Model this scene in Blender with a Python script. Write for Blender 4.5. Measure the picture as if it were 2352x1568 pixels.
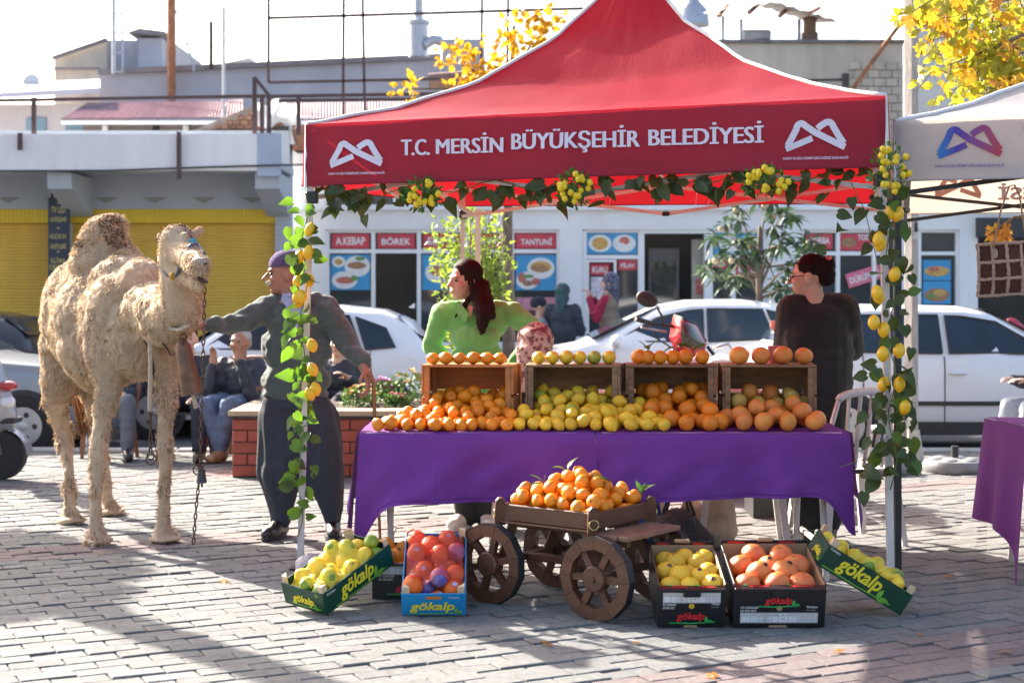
import bpy,bmesh,math,random
from mathutils import Vector as V, Matrix as M, noise as NZ
random.seed(7)
for o in list(bpy.data.objects): bpy.data.objects.remove(o)
sc=bpy.context.scene; C=sc.collection; R=math.radians; PI=math.pi
# ---- camera (horizontal, shift lens) -------------------------------------------------
F=3481.0; CX=1176.0; HY=672.7; CH=1.4
cd=bpy.data.cameras.new('camera'); cam=bpy.data.objects.new('camera',cd); C.objects.link(cam); sc.camera=cam
cam.location=(0,0,CH); cam.rotation_euler=(R(90),0,0)
cd.sensor_width=36; cd.lens=F/2352*36; cd.shift_y=-(784-HY)/2352; cd.clip_end=600
cd.dof.use_dof=True; cd.dof.focus_distance=7.3; cd.dof.aperture_fstop=3.2
# ---- light ---------------------------------------------------------------------------
SUN_EL=R(30.5); SUN_AZ=math.atan2(-.68,.73)
w=bpy.data.worlds.new('World'); sc.world=w; w.use_nodes=True
nt=w.node_tree; bg=nt.nodes['Background']; sky=nt.nodes.new('ShaderNodeTexSky'); sky.sky_type='NISHITA'
sky.sun_disc=False; sky.sun_elevation=SUN_EL; sky.sun_rotation=SUN_AZ; sky.dust_density=5.0; sky.air_density=1.0; sky.ozone_density=1.0
nt.links.new(sky.outputs[0],bg.inputs[0]); bg.inputs[1].default_value=.12
sd=bpy.data.lights.new('sun','SUN'); sun=bpy.data.objects.new('sun',sd); C.objects.link(sun)
sd.energy=5.0; sd.angle=R(.5); sd.color=(1,.93,.82)
SD=V((math.sin(SUN_AZ)*math.cos(SUN_EL),math.cos(SUN_AZ)*math.cos(SUN_EL),math.sin(SUN_EL)))
sun.location=SD*30; sun.rotation_euler=SD.to_track_quat('Z','Y').to_euler()
sc.view_settings.view_transform='Standard'; sc.view_settings.look='None'; sc.view_settings.exposure=1.95; sc.view_settings.gamma=1
sc.view_settings.use_curve_mapping=False
# ---- helpers -------------------------------------------------------------------------
def P(x,y,Y): return V(((x-CX)/F*Y,Y,CH-(y-HY)/F*Y))
def G(x,y):
    Y=CH*F/(y-HY); return V(((x-CX)/F*Y,Y,0))
rnd=random.uniform
TMP=bpy.data.scenes.new('tmp')
def evalmesh(ob):
    TMP.collection.objects.link(ob); TMP.view_layers[0].update(); dg=TMP.view_layers[0].depsgraph; dg.update()
    me=bpy.data.meshes.new_from_object(ob.evaluated_get(dg)); TMP.collection.objects.unlink(ob)
    return me
class MB:
    def __init__(s): s.v=[]; s.f=[]; s.m=[]
    def add(s,vs,fs,mi=0):
        n=len(s.v); s.v+=[tuple(v) for v in vs]; s.f+=[tuple(i+n for i in f) for f in fs]; s.m+=[mi]*len(fs); return s
    def box(s,c,size,Rm=None,mi=0,bv=0):
        c=V(c); h=[a/2 for a in size]; vs=[];fs=[]
        sg=[(x,y,z) for x in(-1,1) for y in(-1,1) for z in(-1,1)]
        if bv<=0:
            vs=[V((a[0]*h[0],a[1]*h[1],a[2]*h[2])) for a in sg]
            fs=[(0,1,3,2),(4,6,7,5),(0,4,5,1),(2,3,7,6),(0,2,6,4),(1,5,7,3)]
        else:
            ix={}
            for a in sg:
                for k in range(3):
                    ix[a,k]=len(vs); vs.append(V([a[j]*(h[j] if j==k else h[j]-bv) for j in range(3)]))
            for k in range(3):
                i,j=(k+1)%3,(k+2)%3
                for t in(-1,1):
                    q=[]
                    for (p1,p2) in((-1,-1),(1,-1),(1,1),(-1,1)):
                        a=[0,0,0];a[k]=t;a[i]=p1;a[j]=p2;q.append(ix[tuple(a),k])
                    fs.append(tuple(q if t>0 else q[::-1]))
                for p1 in(-1,1):
                    for p2 in(-1,1):
                        a=[0,0,0];a[i]=p1;a[j]=p2;a[k]=1;b=a[:];b[k]=-1;a=tuple(a);b=tuple(b)
                        q=[ix[a,i],ix[b,i],ix[b,j],ix[a,j]]; fs.append(tuple(q if p1*p2<0 else q[::-1]))
            for a in sg: 
                q=[ix[a,0],ix[a,1],ix[a,2]]; fs.append(tuple(q if a[0]*a[1]*a[2]>0 else q[::-1]))
        if Rm is not None: vs=[Rm@v for v in vs]
        return s.add([v+c for v in vs],fs,mi)
    def b2(s,lo,hi,mi=0,bv=0):
        lo=V(lo);hi=V(hi); return s.box((lo+hi)/2,hi-lo,None,mi,bv)
    def tube(s,pts,r,n=8,mi=0,cap=True,sq=1.0):
        pts=[V(p) for p in pts]; m=len(pts); rs=r if isinstance(r,(list,tuple)) else [r]*m
        vs=[];fs=[]; up=None
        for i,p in enumerate(pts):
            d=(pts[min(i+1,m-1)]-pts[max(i-1,0)]); d=d.normalized() if d.length>1e-9 else V((0,0,1))
            if up is None: up=V((0,0,1)) if abs(d.z)<.9 else V((1,0,0))
            a=d.cross(up)
            if a.length<1e-4: up=V((1,0,0)) if abs(d.x)<.9 else V((0,1,0)); a=d.cross(up)
            a.normalize(); b=a.cross(d).normalized(); up=b
            for k in range(n):
                t=2*PI*(k+.5)/n; vs.append(p+a*(math.cos(t)*rs[i])+b*(math.sin(t)*rs[i]*sq))
        for i in range(m-1):
            for k in range(n):
                k2=(k+1)%n; fs.append((i*n+k,i*n+k2,(i+1)*n+k2,(i+1)*n+k))
        if cap: fs.append(tuple(range(n))[::-1]); fs.append(tuple((m-1)*n+k for k in range(n)))
        return s.add(vs,fs,mi)
    def bar(s,p0,p1,w,mi=0): return s.tube([p0,p1],w*.7071,4,mi)
    def sph(s,c,r,seg=12,ring=8,Rm=None,mi=0,fn=None):
        c=V(c); r=V(r) if hasattr(r,'__len__') else V((r,r,r)); vs=[V((0,0,1))]; fs=[]
        for j in range(1,ring):
            for i in range(seg):
                t=PI*j/ring;p=2*PI*i/seg; vs.append(V((math.sin(t)*math.cos(p),math.sin(t)*math.sin(p),math.cos(t))))
        vs.append(V((0,0,-1))); L=len(vs)-1
        for i in range(seg):
            i2=(i+1)%seg; fs.append((0,1+i,1+i2)); fs.append((L,L-seg+i2,L-seg+i))
            for j in range(ring-2): a=1+j*seg; fs.append((a+i,a+seg+i,a+seg+i2,a+i2))
        if fn: vs=[fn(v) for v in vs]
        vs=[V((v.x*r.x,v.y*r.y,v.z*r.z)) for v in vs]
        if Rm is not None: vs=[Rm@v for v in vs]
        return s.add([v+c for v in vs],fs,mi)
    def lathe(s,prof,Mx=None,n=16,mi=0):
        vs=[];fs=[];m=len(prof)
        for (r,z) in prof:
            for k in range(n): t=2*PI*k/n; vs.append(V((r*math.cos(t),r*math.sin(t),z)))
        for i in range(m-1):
            for k in range(n): k2=(k+1)%n; fs.append((i*n+k,i*n+k2,(i+1)*n+k2,(i+1)*n+k))
        fs.append(tuple(range(n))[::-1]); fs.append(tuple((m-1)*n+k for k in range(n)))
        if Mx is not None: vs=[Mx@v for v in vs]
        return s.add(vs,fs,mi)
    def prism(s,poly,ext,mi=0):
        poly=[V(p) for p in poly]; e=V(ext); n=len(poly)
        return s.add(poly+[p+e for p in poly],[tuple(range(n))[::-1],tuple(range(n,2*n))]+[(i,(i+1)%n,n+(i+1)%n,n+i) for i in range(n)],mi)
    def grid(s,fn,nu,nv,mi=0,thick=0):
        vs=[V(fn(i/nu,j/nv)) for j in range(nv+1) for i in range(nu+1)]
        fs=[(j*(nu+1)+i,j*(nu+1)+i+1,(j+1)*(nu+1)+i+1,(j+1)*(nu+1)+i) for j in range(nv) for i in range(nu)]
        return s.add(vs,fs,mi)
    def mesh(s,name,mats,smooth=None,fix=True):
        me=bpy.data.meshes.new(name); me.from_pydata(s.v,[],s.f)
        for m in (mats if isinstance(mats,(list,tuple)) else [mats]): me.materials.append(m)
        if len(me.materials)>1: me.polygons.foreach_set('material_index',s.m)
        if fix:
            b=bmesh.new(); b.from_mesh(me); bmesh.ops.recalc_face_normals(b,faces=b.faces); b.to_mesh(me); b.free()
        if smooth is not None:
            me.polygons.foreach_set('use_smooth',[True]*len(me.polygons))
            if smooth<180: me.set_sharp_from_angle(angle=R(smooth))
        me.update(); return me
    def build(s,name,mats,parent=None,smooth=None,fix=True):
        return ob(name,s.mesh(name,mats,smooth,fix),parent)
INV={}
def ob(name,me,parent=None,loc=None,rot=None):
    o=bpy.data.objects.new(name,me); C.objects.link(o)
    if parent is not None:
        o.parent=parent
        if parent.name in INV: o.matrix_parent_inverse=INV[parent.name]
    if loc is not None: o.location=loc
    if rot is not None: o.rotation_euler=rot
    return o
def tag(o,label=None,cat=None,group=None,kind=None):
    if label: o['label']=label
    if cat: o['category']=cat
    if group: o['group']=group
    if kind: o['kind']=kind
    return o
def thing(name,label,cat,loc=(0,0,0),rot=None,group=None,world=True,Mx=None):
    o=bpy.data.objects.new(name,None); C.objects.link(o); o.empty_display_size=.1
    if Mx is not None: o.matrix_world=Mx
    else:
        o.location=loc
        if rot: o.rotation_euler=rot
    tag(o,label,cat,group)
    if world: INV[o.name]=(Mx if Mx is not None else M.Translation(V(loc))).inverted()
    return o
def frame(o,ex,ey):
    ex=V(ex).normalized(); ez=ex.cross(V(ey)).normalized(); ey=ez.cross(ex); o=V(o)
    return M(((ex.x,ey.x,ez.x,o.x),(ex.y,ey.y,ez.y,o.y),(ex.z,ey.z,ez.z,o.z),(0,0,0,1)))
# ---- materials -----------------------------------------------------------------------
MC={}
def mat(name,col,rough=.6,var=.12,scale=6,bump=0,bscale=40,metal=0,spec=.5,trans=0,tcol=None,col2=None,coat=0,alpha=1,sheen=0,stretch=None,det=4,island=0,kind='noise',trm=0):
    if name in MC: return MC[name]
    m=bpy.data.materials.new(name); m.use_nodes=True; t=m.node_tree; N=t.nodes; L=t.links
    b=N['Principled BSDF']; b.inputs['Roughness'].default_value=rough; b.inputs['Metallic'].default_value=metal
    b.inputs['Specular IOR Level'].default_value=spec; b.inputs['Coat Weight'].default_value=coat; b.inputs['Coat Roughness'].default_value=.08
    if sheen: b.inputs['Sheen Weight'].default_value=sheen
    b.inputs['Alpha'].default_value=alpha; b.inputs['Transmission Weight'].default_value=trm
    tc=N.new('ShaderNodeTexCoord'); oi=N.new('ShaderNodeObjectInfo'); mp=N.new('ShaderNodeMapping')
    L.new(tc.outputs['Object'],mp.inputs[0])
    if stretch: mp.inputs['Scale'].default_value=stretch
    mu=N.new('ShaderNodeMath'); mu.operation='MULTIPLY'; mu.inputs[1].default_value=37; L.new(oi.outputs['Random'],mu.inputs[0])
    rsrc=mu.outputs[0]
    if island:
        ge=N.new('ShaderNodeNewGeometry'); ad=N.new('ShaderNodeMath'); ad.operation='MULTIPLY_ADD'; ad.inputs[1].default_value=53
        L.new(ge.outputs['Random Per Island'],ad.inputs[0]); L.new(mu.outputs[0],ad.inputs[2]); rsrc=ad.outputs[0]
    if kind=='noise':
        nz=N.new('ShaderNodeTexNoise'); nz.noise_dimensions='4D'; nz.inputs['Scale'].default_value=scale; nz.inputs['Detail'].default_value=det
        L.new(rsrc,nz.inputs['W']); L.new(mp.outputs[0],nz.inputs['Vector']); fac=nz.outputs[0]
    else:
        nz=N.new('ShaderNodeTexWave'); nz.inputs['Scale'].default_value=scale; nz.inputs['Distortion'].default_value=6; nz.inputs['Detail'].default_value=3; nz.inputs['Detail Scale'].default_value=2
        L.new(mp.outputs[0],nz.inputs['Vector']); L.new(rsrc,nz.inputs['Phase Offset']); fac=nz.outputs[1]
    rp=N.new('ShaderNodeValToRGB'); e=rp.color_ramp.elements; e[0].position=.3;e[1].position=.7
    c=V(col)
    if col2: e[0].color=(*col,1); e[1].color=(*col2,1)
    else: e[0].color=(*(c*(1-var)),1); e[1].color=(*[min(1,x*(1+var)) for x in c],1)
    L.new(fac,rp.inputs[0]); cs=rp.outputs[0]
    if island:
        hs=N.new('ShaderNodeHueSaturation'); wn=N.new('ShaderNodeTexWhiteNoise'); wn.noise_dimensions='1D'; L.new(rsrc,wn.inputs['W'])
        mr=N.new('ShaderNodeMapRange'); mr.inputs[3].default_value=1-island; mr.inputs[4].default_value=1+island
        L.new(wn.outputs[0],mr.inputs[0]); L.new(mr.outputs[0],hs.inputs['Value']); L.new(cs,hs.inputs['Color']); cs=hs.outputs[0]
    L.new(cs,b.inputs['Base Color'])
    if bump:
        n2=N.new('ShaderNodeTexNoise'); n2.inputs['Scale'].default_value=bscale; n2.inputs['Detail'].default_value=5; L.new(mp.outputs[0],n2.inputs['Vector'])
        bp=N.new('ShaderNodeBump'); bp.inputs['Strength'].default_value=bump; bp.inputs['Distance'].default_value=.02; L.new(n2.outputs[0],bp.inputs['Height']); L.new(bp.outputs[0],b.inputs['Normal'])
    if trans:
        tb=N.new('ShaderNodeBsdfTranslucent'); mx=N.new('ShaderNodeMixShader'); mx.inputs[0].default_value=trans
        if tcol: tb.inputs[0].default_value=(*tcol,1)
        else: L.new(cs,tb.inputs[0])
        L.new(b.outputs[0],mx.inputs[1]); L.new(tb.outputs[0],mx.inputs[2]); L.new(mx.outputs[0],N['Material Output'].inputs[0])
    MC[name]=m; return m
def glass(name,col=(.04,.05,.06),rough=.05):
    return mat(name,col,rough,.1,2,spec=.8,coat=.5)
# ---- text ----------------------------------------------------------------------------
TC={}
def text(s,w,h,m,parent,Mx,shear=0,off=.0,name='lettering',center=False,ext=.0):
    k=(s,shear,off)
    if k not in TC:
        cu=bpy.data.curves.new('t','FONT'); cu.body=s; cu.shear=shear; cu.offset=off; cu.resolution_u=3; cu.fill_mode='FRONT'
        o=bpy.data.objects.new('t',cu); me=evalmesh(o); bpy.data.objects.remove(o)
        TC[k]=([v.co.copy() for v in me.vertices],[tuple(p.vertices) for p in me.polygons])
    vs,fs=TC[k]
    x0=min(v.x for v in vs);x1=max(v.x for v in vs);y0=min(v.y for v in vs);y1=max(v.y for v in vs)
    sx=w/(x1-x0) if w else h/(y1-y0); sy=h/(y1-y0) if h else sx
    dx=-(x1-x0)*sx/2 if center else 0; dy=-(y1-y0)*sy/2 if center else 0
    b=MB(); b.add([Mx@V(((v.x-x0)*sx+dx,(v.y-y0)*sy+dy,.003)) for v in vs],fs)
    return b.build(name,m,parent,fix=False)
def ribbon(b,pts,wd,Mx,mi=0,z=.003):
    pts=[V((p[0],p[1],0)) for p in pts]; n=len(pts); vs=[]
    for i,p in enumerate(pts):
        a=(p-pts[i-1]).normalized() if i else None; c=(pts[i+1]-p).normalized() if i<n-1 else None
        d=((a or c)+(c or a)).normalized(); nn=V((-d.y,d.x,0)); k=1/max(.5,nn.dot(V((-(c or a).y,(c or a).x,0))))
        vs+=[Mx@(p+nn*wd*k/2+V((0,0,z))),Mx@(p-nn*wd*k/2+V((0,0,z)))]
    b.add(vs,[(2*i,2*i+1,2*i+3,2*i+2) for i in range(n-1)],mi)
def plate(b,pts,Mx,z=.002,mi=0): b.add([Mx@V((p[0],p[1],z)) for p in pts],[tuple(range(len(pts)))],mi)
def disc(b,cx,cy,rx,ry,Mx,z=.003,mi=0,n=20): plate(b,[(cx+rx*math.cos(2*PI*i/n),cy+ry*math.sin(2*PI*i/n)) for i in range(n)],Mx,z,mi)
# ---- voxel bodies --------------------------------------------------------------------
def blob(name,prims,vox,m,parent,smooth=6,nz=0,nsc=8,zmin=None,fac=.5,fn=None):
    b=MB()
    for p in prims:
        if p[0]=='c':
            _,a,ra,c,rc=p; a=V(a);c=V(c); n=max(2,int((c-a).length/max(.004,min(ra,rc)*.5))+1)
            n=min(n,14)
            for i in range(n+1):
                t=i/n; b.sph(a.lerp(c,t),ra+(rc-ra)*t,10,7)
            b.tube([a,c],[ra,rc],10)
        else:
            b.sph(p[1],p[2],16,10,p[3] if len(p)>3 else None)
    me=b.mesh('t',m); o=bpy.data.objects.new('t',me)
    md=o.modifiers.new('r','REMESH'); md.mode='VOXEL'; md.voxel_size=vox
    if smooth: ms=o.modifiers.new('s','SMOOTH'); ms.iterations=smooth; ms.factor=fac
    e=evalmesh(o); bpy.data.objects.remove(o)
    e.name=name
    if nz or zmin is not None or fn:
        for v,nn in zip(e.vertices,[x.vector.copy() for x in e.vertex_normals]):
            if nz: v.co+=nn*(NZ.noise(v.co*nsc)*nz+NZ.noise(v.co*nsc*2.7)*nz*.5)
            if fn: v.co+=fn(v.co,nn)
            if zmin is not None and v.co.z<zmin: v.co.z=zmin
    e.polygons.foreach_set('use_smooth',[True]*len(e.polygons)); e.update()
    return ob(name,e,parent)
# ======================= STRUCTURE: ground ============================================
m_asph=mat('asphalt',(.07,.07,.075),.85,.3,30,.4,200)
m_joint=mat('joint_sand',(.10,.095,.09),.95,.3,20,.3,150)
m_pav=mat('paver_grey',(.188,.188,.184),.9,.2,40,.6,260,island=.13)
m_pavr=mat('paver_red',(.20,.16,.155),.9,.2,40,.6,260,island=.13)
m_kerb=mat('kerb_concrete',(.42,.41,.39),.85,.2,8,.3,60)
b=MB(); b.add([(-250,-60,-.14),(250,-60,-.14),(250,400,-.14),(-250,400,-.14)],[(0,1,2,3)])
tag(b.build('ground',m_asph),kind='structure')
b=MB(); b.b2((-25,13.7,-.138),(25,18.4,-.12)); tag(b.build('road',m_asph),kind='structure')
b=MB(); b.b2((-14,2.5,-.13),(14,13.5,-.016)); pav=tag(b.build('pavement',m_joint),kind='structure')
E1=V((.89,.456,0)).normalized(); E2=V((-E1.y,E1.x,0)); PL,PW=.203,.103
cells=[]
for j in range(-20,165):
    for i in range(-70,90):
        p=E1*((i+.5*(j%2)+.5)*PL)+E2*((j+.5)*PW)
        if -5.6<p.x<5.6 and 3.6<p.y<13.3: cells.append((p,j))
def vis(p):
    x=CX+p.x/p.y*F; y=HY+CH/p.y*F
    return -40<x<2400 and y<1600
near=sorted([c for c in cells if vis(c[0])],key=lambda c:c[0].y)
near=set(id(c) for c in near[:300])
Rz=M(((E1.x,E2.x,0),(E1.y,E2.y,0),(0,0,1)))
def paver_red(j): t=(j+.5)*PW; return 4.25<t<4.72 or 8.2<t<8.62 or 11.2<t<11.6
pms=[[],[]]
for k in range(3):
    b=MB(); b.box((0,0,-.02),(PL-.006,PW-.007,.04),None,0,.0025+.001*k)
    for r in(0,1): pms[r].append(b.mesh('paver',(m_pavr if r else m_pav)))
big=MB()
for c in cells:
    p,j=c; q=rnd(-.006,.004); rx,ry,rz=rnd(-.012,.012),rnd(-.012,.012),rnd(-.02,.02)
    if id(c) in near:
        o=bpy.data.objects.new('paver',random.choice(pms[paver_red(j)])); C.objects.link(o); o.parent=pav
        o.matrix_world=M.Translation(p+V((0,0,q)))@Rz.to_4x4()@M.Rotation(rx,4,'X')@M.Rotation(ry,4,'Y')@M.Rotation(rz,4,'Z')
    else:
        big.box(p+V((0,0,q-.02)),(PL-.006,PW-.007,.04),Rz@M.Rotation(rx,3,'X')@M.Rotation(ry,3,'Y')@M.Rotation(rz,3,'Z'),int(paver_red(j)),.003)
tag(big.build('paver_field',[m_pav,m_pavr],pav,fix=False),kind='stuff')
kb=tag(thing('kerb',None,None,(0,13.6,0)),kind='structure')
for i in range(-12,12):
    b=MB(); b.b2((i*1.0+.005,13.5,-.135),(i*1.0+.995,13.68,.012+rnd(-.006,.006)),0,.015); b.build('kerb_stone',m_kerb,kb)
b=MB(); b.b2((-25,18.4,-.138),(25,21.2,0),0); tag(b.build('pavement',m_kerb),kind='structure')
# ======================= BUILDINGS ====================================================
m_white=mat('white_render',(.78,.77,.76),.85,.0,1.2,.25,30,col2=(.86,.86,.86),stretch=(2,1,.6))
m_pvc=mat('white_pvc',(.85,.85,.85),.35,.03,3)
m_greyw=mat('grey_render',(.40,.44,.48),.9,.0,1.3,.2,30,col2=(.49,.53,.57),stretch=(2,1,.5))
m_par=mat('weathered_white',(.74,.73,.73),.9,.0,1.6,.3,20,col2=(.84,.83,.83),stretch=(3,1,.5))
m_blueish=mat('pale_blue_paint',(.40,.46,.56),.85,.08,3)
m_yel=mat('yellow_shutter',(.70,.45,.08),.45,.0,1.5,col2=(.80,.53,.09),stretch=(3,1,.4))
m_yel2=mat('yellow_bulkhead',(.80,.56,.03),.45,.05,3)
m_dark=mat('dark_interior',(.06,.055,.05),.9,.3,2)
m_brownrail=mat('brown_steel',(.10,.06,.06),.6,.2,6)
m_concr=mat('stained_concrete',(.40,.36,.31),.92,.0,1.4,.4,30,col2=(.60,.54,.45),stretch=(2.5,1,.6))
m_block=mat('concrete_block',(.50,.44,.36),.9,.15,4,.4,40,island=.1)
m_redsign=mat('red_sign',(.62,.06,.09),.4,.08,3)
m_wtxt=mat('white_print',(.85,.85,.86),.5,.03,3)
m_glass=glass('window_glass')
m_poster=mat('blue_poster',(.05,.33,.62),.35,.12,2)
m_plate=mat('plate_print',(.78,.78,.76),.4,.1,8)
def pan(b,x0,y0,x1,y1,Y,t=.06,mi=0,bv=0):
    a=P(x0,y1,Y); c=P(x1,y0,Y); return b.b2((a.x,Y,a.z),(c.x,Y+t,c.z),mi,bv)
def DF(x,y,Y): return frame(P(x,y,Y),(1,0,0),(0,0,1))
def dm(px,Y): return px/F*Y
# --- white shop row
YS=21.0
sh=thing('shop_building','white two storey building with a row of food shop fronts','building',(3,YS+3,0))
b=MB()
def zrow(y): return P(0,y,YS).z
# wall with openings assembled of bands
xs=[(662,748),(1285,1338),(1762,1838),(2072,2108),(2204,2246),(2480,2800)]
for (a,c) in xs: pan(b,a,527,c,905,YS,.3)
pan(b,662,478,2800,527,YS,.3); pan(b,662,345,2800,390,YS,.3)
ups=[(748,985),(1225,1440),(1476,1755),(1810,1960),(2110,2200)]
prev=662
for (a,c) in ups+[(2800,2800)]: pan(b,prev,390,a,478,YS,.3); prev=c
pan(b,2246,527,2480,530,YS,.3)
pan(b,748,790,1285,905,YS,.3)
b.build('wall',m_white,sh)
b=MB(); pan(b,640,476,2800,482,YS-.08,.08); b.build('ledge',m_white,sh)
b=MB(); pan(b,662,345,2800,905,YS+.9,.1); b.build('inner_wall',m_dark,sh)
for (a,c) in ups:
    w_=MB(); pan(w_,a,390,c,478,YS+.12,.02); wn=w_.build('window',m_glass,sh)
    f=MB(); n=max(2,round((c-a)/70))
    for i in range(n+1): x=a+(c-a)*i/n; pan(f,x-3,390,x+3,478,YS+.05,.06)
    pan(f,a,470,c,478,YS+.04,.06); f.build('frame',m_pvc,wn)
def lattice(xsplit,ysplit,wd=9):
    f=MB()
    for x in xsplit: pan(f,x-wd/2,min(ysplit),x+wd/2,max(ysplit),YS+.05,.1)
    for y in ysplit: pan(f,min(xsplit),y-wd/2,max(xsplit),y+wd/2,YS+.06,.085)
    return f.build('window_frame',m_pvc,sh)
def paneat(x0,y0,x1,y1,m,nm='pane',dy=.1):
    p=MB(); pan(p,x0,y0,x1,y1,YS+dy,.02); return p.build(nm,m,sh)
def sign(x0,y0,x1,y1,s,m=m_redsign,tw=.78,th=.55,dy=.09,rot=0):
    p=MB(); pan(p,x0,y0,x1,y1,YS+dy,.02); o=p.build('sign_panel',m,sh)
    if s: text(s,dm((x1-x0)*tw,YS),dm((y1-y0)*th,YS),m_wtxt,o,DF((x0+x1)/2,(y0+y1)/2,YS+dy-.004),center=True,off=.02)
    return o
m_food1=mat('food_brown',(.36,.2,.1),.5,.5,40); m_food2=mat('food_red',(.55,.16,.12),.5,.4,40); m_food3=mat('food_green',(.16,.3,.08),.5,.5,40); m_food4=mat('food_gold',(.6,.36,.1),.5,.5,50)
def foodposter(x0,y0,x1,y1,items,dy=.09):
    p=MB(); pan(p,x0,y0,x1,y1,YS+dy,.02); o=p.build('food_poster',m_poster,sh)
    k=MB(); Mx=DF(x0,y1,YS+dy-.004); W=dm(x1-x0,YS);Hh=dm(y1-y0,YS)
    for n,(cx,cy,rx,ry,mi) in enumerate(items): disc(k,cx*W,cy*Hh,rx*W,ry*Hh,Mx,.002+n*.002,mi)
    k.build('poster_print',[m_plate,m_food1,m_food2,m_food3,m_food4],o,fix=False); return o
# left restaurant window
lattice([752,857,962,1070,1176,1283],[530,577,790])
for x0,x1,s in [(762,848,'A.KEBAP'),(867,953,'BÖREK'),(972,1060,'SIKMA'),(1080,1167,'MANTI'),(1186,1278,'TANTUNİ')]:
    paneat(x0-5,534,x1+5,573,m_glass,dy=.13); sign(x0,537,x1,570,s)
for x0,x1 in [(757,852),(967,1065),(1181,1279)]: paneat(x0,582,x1,786,m_glass,dy=.13)
foodposter(760,585,850,666,[(.68,.68,.33,.3,0),(.66,.7,.24,.1,1),(.2,.8,.17,.16,0),(.2,.8,.1,.08,4),(.35,.28,.33,.25,0),(.38,.28,.25,.1,2),(.6,.33,.1,.08,3),(.75,.9,.12,.06,3)])
foodposter(970,585,1060,666,[(.4,.5,.33,.3,0),(.4,.55,.2,.15,2),(.6,.6,.1,.1,3)])
foodposter(1184,585,1278,667,[(.62,.62,.34,.3,0),(.62,.66,.26,.16,4),(.6,.62,.2,.1,1),(.3,.28,.28,.25,0),(.16,.36,.1,.14,2),(.3,.2,.12,.08,1),(.5,.25,.1,.1,2),(.3,.4,.15,.05,3)])
sign(1186,683,1278,712,None,mat('pink_poster',(.62,.25,.32),.5,.25,20))
# soup kitchen door and window
lattice([1343,1470],[530,590,800]); foodposter(1347,535,1463,583,[(.27,.5,.23,.42,0),(.27,.5,.16,.3,4),(.75,.5,.23,.42,0),(.75,.62,.1,.2,2),(.68,.4,.1,.14,0)])
paneat(1347,594,1466,800,m_glass,dy=.13)
b=MB(); pan(b,1347,596,1416,602,YS+.04,.05); pan(b,1347,602,1353,800,YS+.04,.05); pan(b,1410,602,1416,800,YS+.04,.05); b.build('door_frame',m_pvc,sh)
sign(1356,607,1399,632,'KURU'); sign(1421,597,1462,620,'PİLAV')
pl=MB(); pan(pl,1357,636,1396,712,YS+.09,.02); o=pl.build('notice',mat('notice_print',(.66,.6,.66),.5,.35,30),sh)
b=MB(); pan(b,1470,527,1480,800,YS+.04,.14); pan(b,1618,527,1630,800,YS+.04,.14); pan(b,1470,527,1630,536,YS+.03,.14); b.build('door_frame',m_pvc,sh)
b=MB(); pan(b,1490,570,1560,790,YS+.6,.2); fr=b.build('fridge',mat('fridge_grey',(.12,.12,.13),.4,.15,3),sh)
b=MB(); pan(b,1496,600,1553,720,YS+.585,.01); b.build('glass_door',m_glass,fr)
b=MB(); pan(b,1590,550,1617,800,YS+.25,.1); o=b.build('door_leaf',mat('beige_leaf',(.42,.38,.33),.6,.2,4),sh)
b=MB(); pan(b,1598,640,1616,676,YS+.235,.01); b.build('notice',mat('notice_red',(.5,.15,.12),.5,.4,20),o)
lattice([1633,1685,1758],[530,590,800]); foodposter(1640,535,1750,583,[(.3,.5,.2,.4,0),(.75,.5,.2,.4,0),(.75,.5,.13,.25,4)])
paneat(1637,594,1755,800,m_glass,dy=.13); sign(1638,599,1669,617,'PAÇA'); sign(1690,607,1744,632,'KELLE')
# wrap shop
lattice([1842,1925,2008,2068],[530,582,800]); paneat(1846,534,2064,578,m_glass,dy=.13); paneat(1846,586,2064,800,m_glass,dy=.13)
sign(1852,537,1912,572,'ÇORBA'); s_=sign(1930,537,2004,575,None); text('TOST',dm(30,YS),dm(14,YS),m_wtxt,s_,DF(1970,552,YS+.08),off=.03)
k=MB(); disc(k,dm(20,YS),dm(18,YS),dm(17,YS),dm(11,YS),DF(1930,575,YS+.085)); k.build('poster_print',m_food1,s_,fix=False)
b=MB(); fx=DF(1985,634,YS+.07)@M.Rotation(R(17),4,'Z'); plate(b,[(-.25,-.1),(.25,-.1),(.25,.1),(-.25,.1)],fx); o=b.build('sticker',mat('pink_sticker',(.7,.17,.25),.5,.1,5),sh,fix=False)
text('DÜRÜMCÜ',.42,.11,m_wtxt,o,fx@M.Translation((0,0,.003)),center=True,off=.02)
# chicken shop
lattice([2112,2200],[530,582,800],8); paneat(2116,534,2196,578,m_glass,dy=.13); paneat(2116,586,2196,800,m_glass,dy=.13)
foodposter(2120,597,2184,644,[(.5,.45,.45,.25,4),(.4,.55,.2,.12,2)]); foodposter(2120,646,2184,698,[(.5,.4,.46,.3,1),(.6,.5,.25,.15,4),(.3,.35,.15,.1,3)])
# awning box over dark gate
b=MB(); pan(b,2246,500,2480,545,YS-.1,.2); b.build('awning_box',mat('awning_black',(.05,.05,.05),.7,.2,5),sh)
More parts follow.
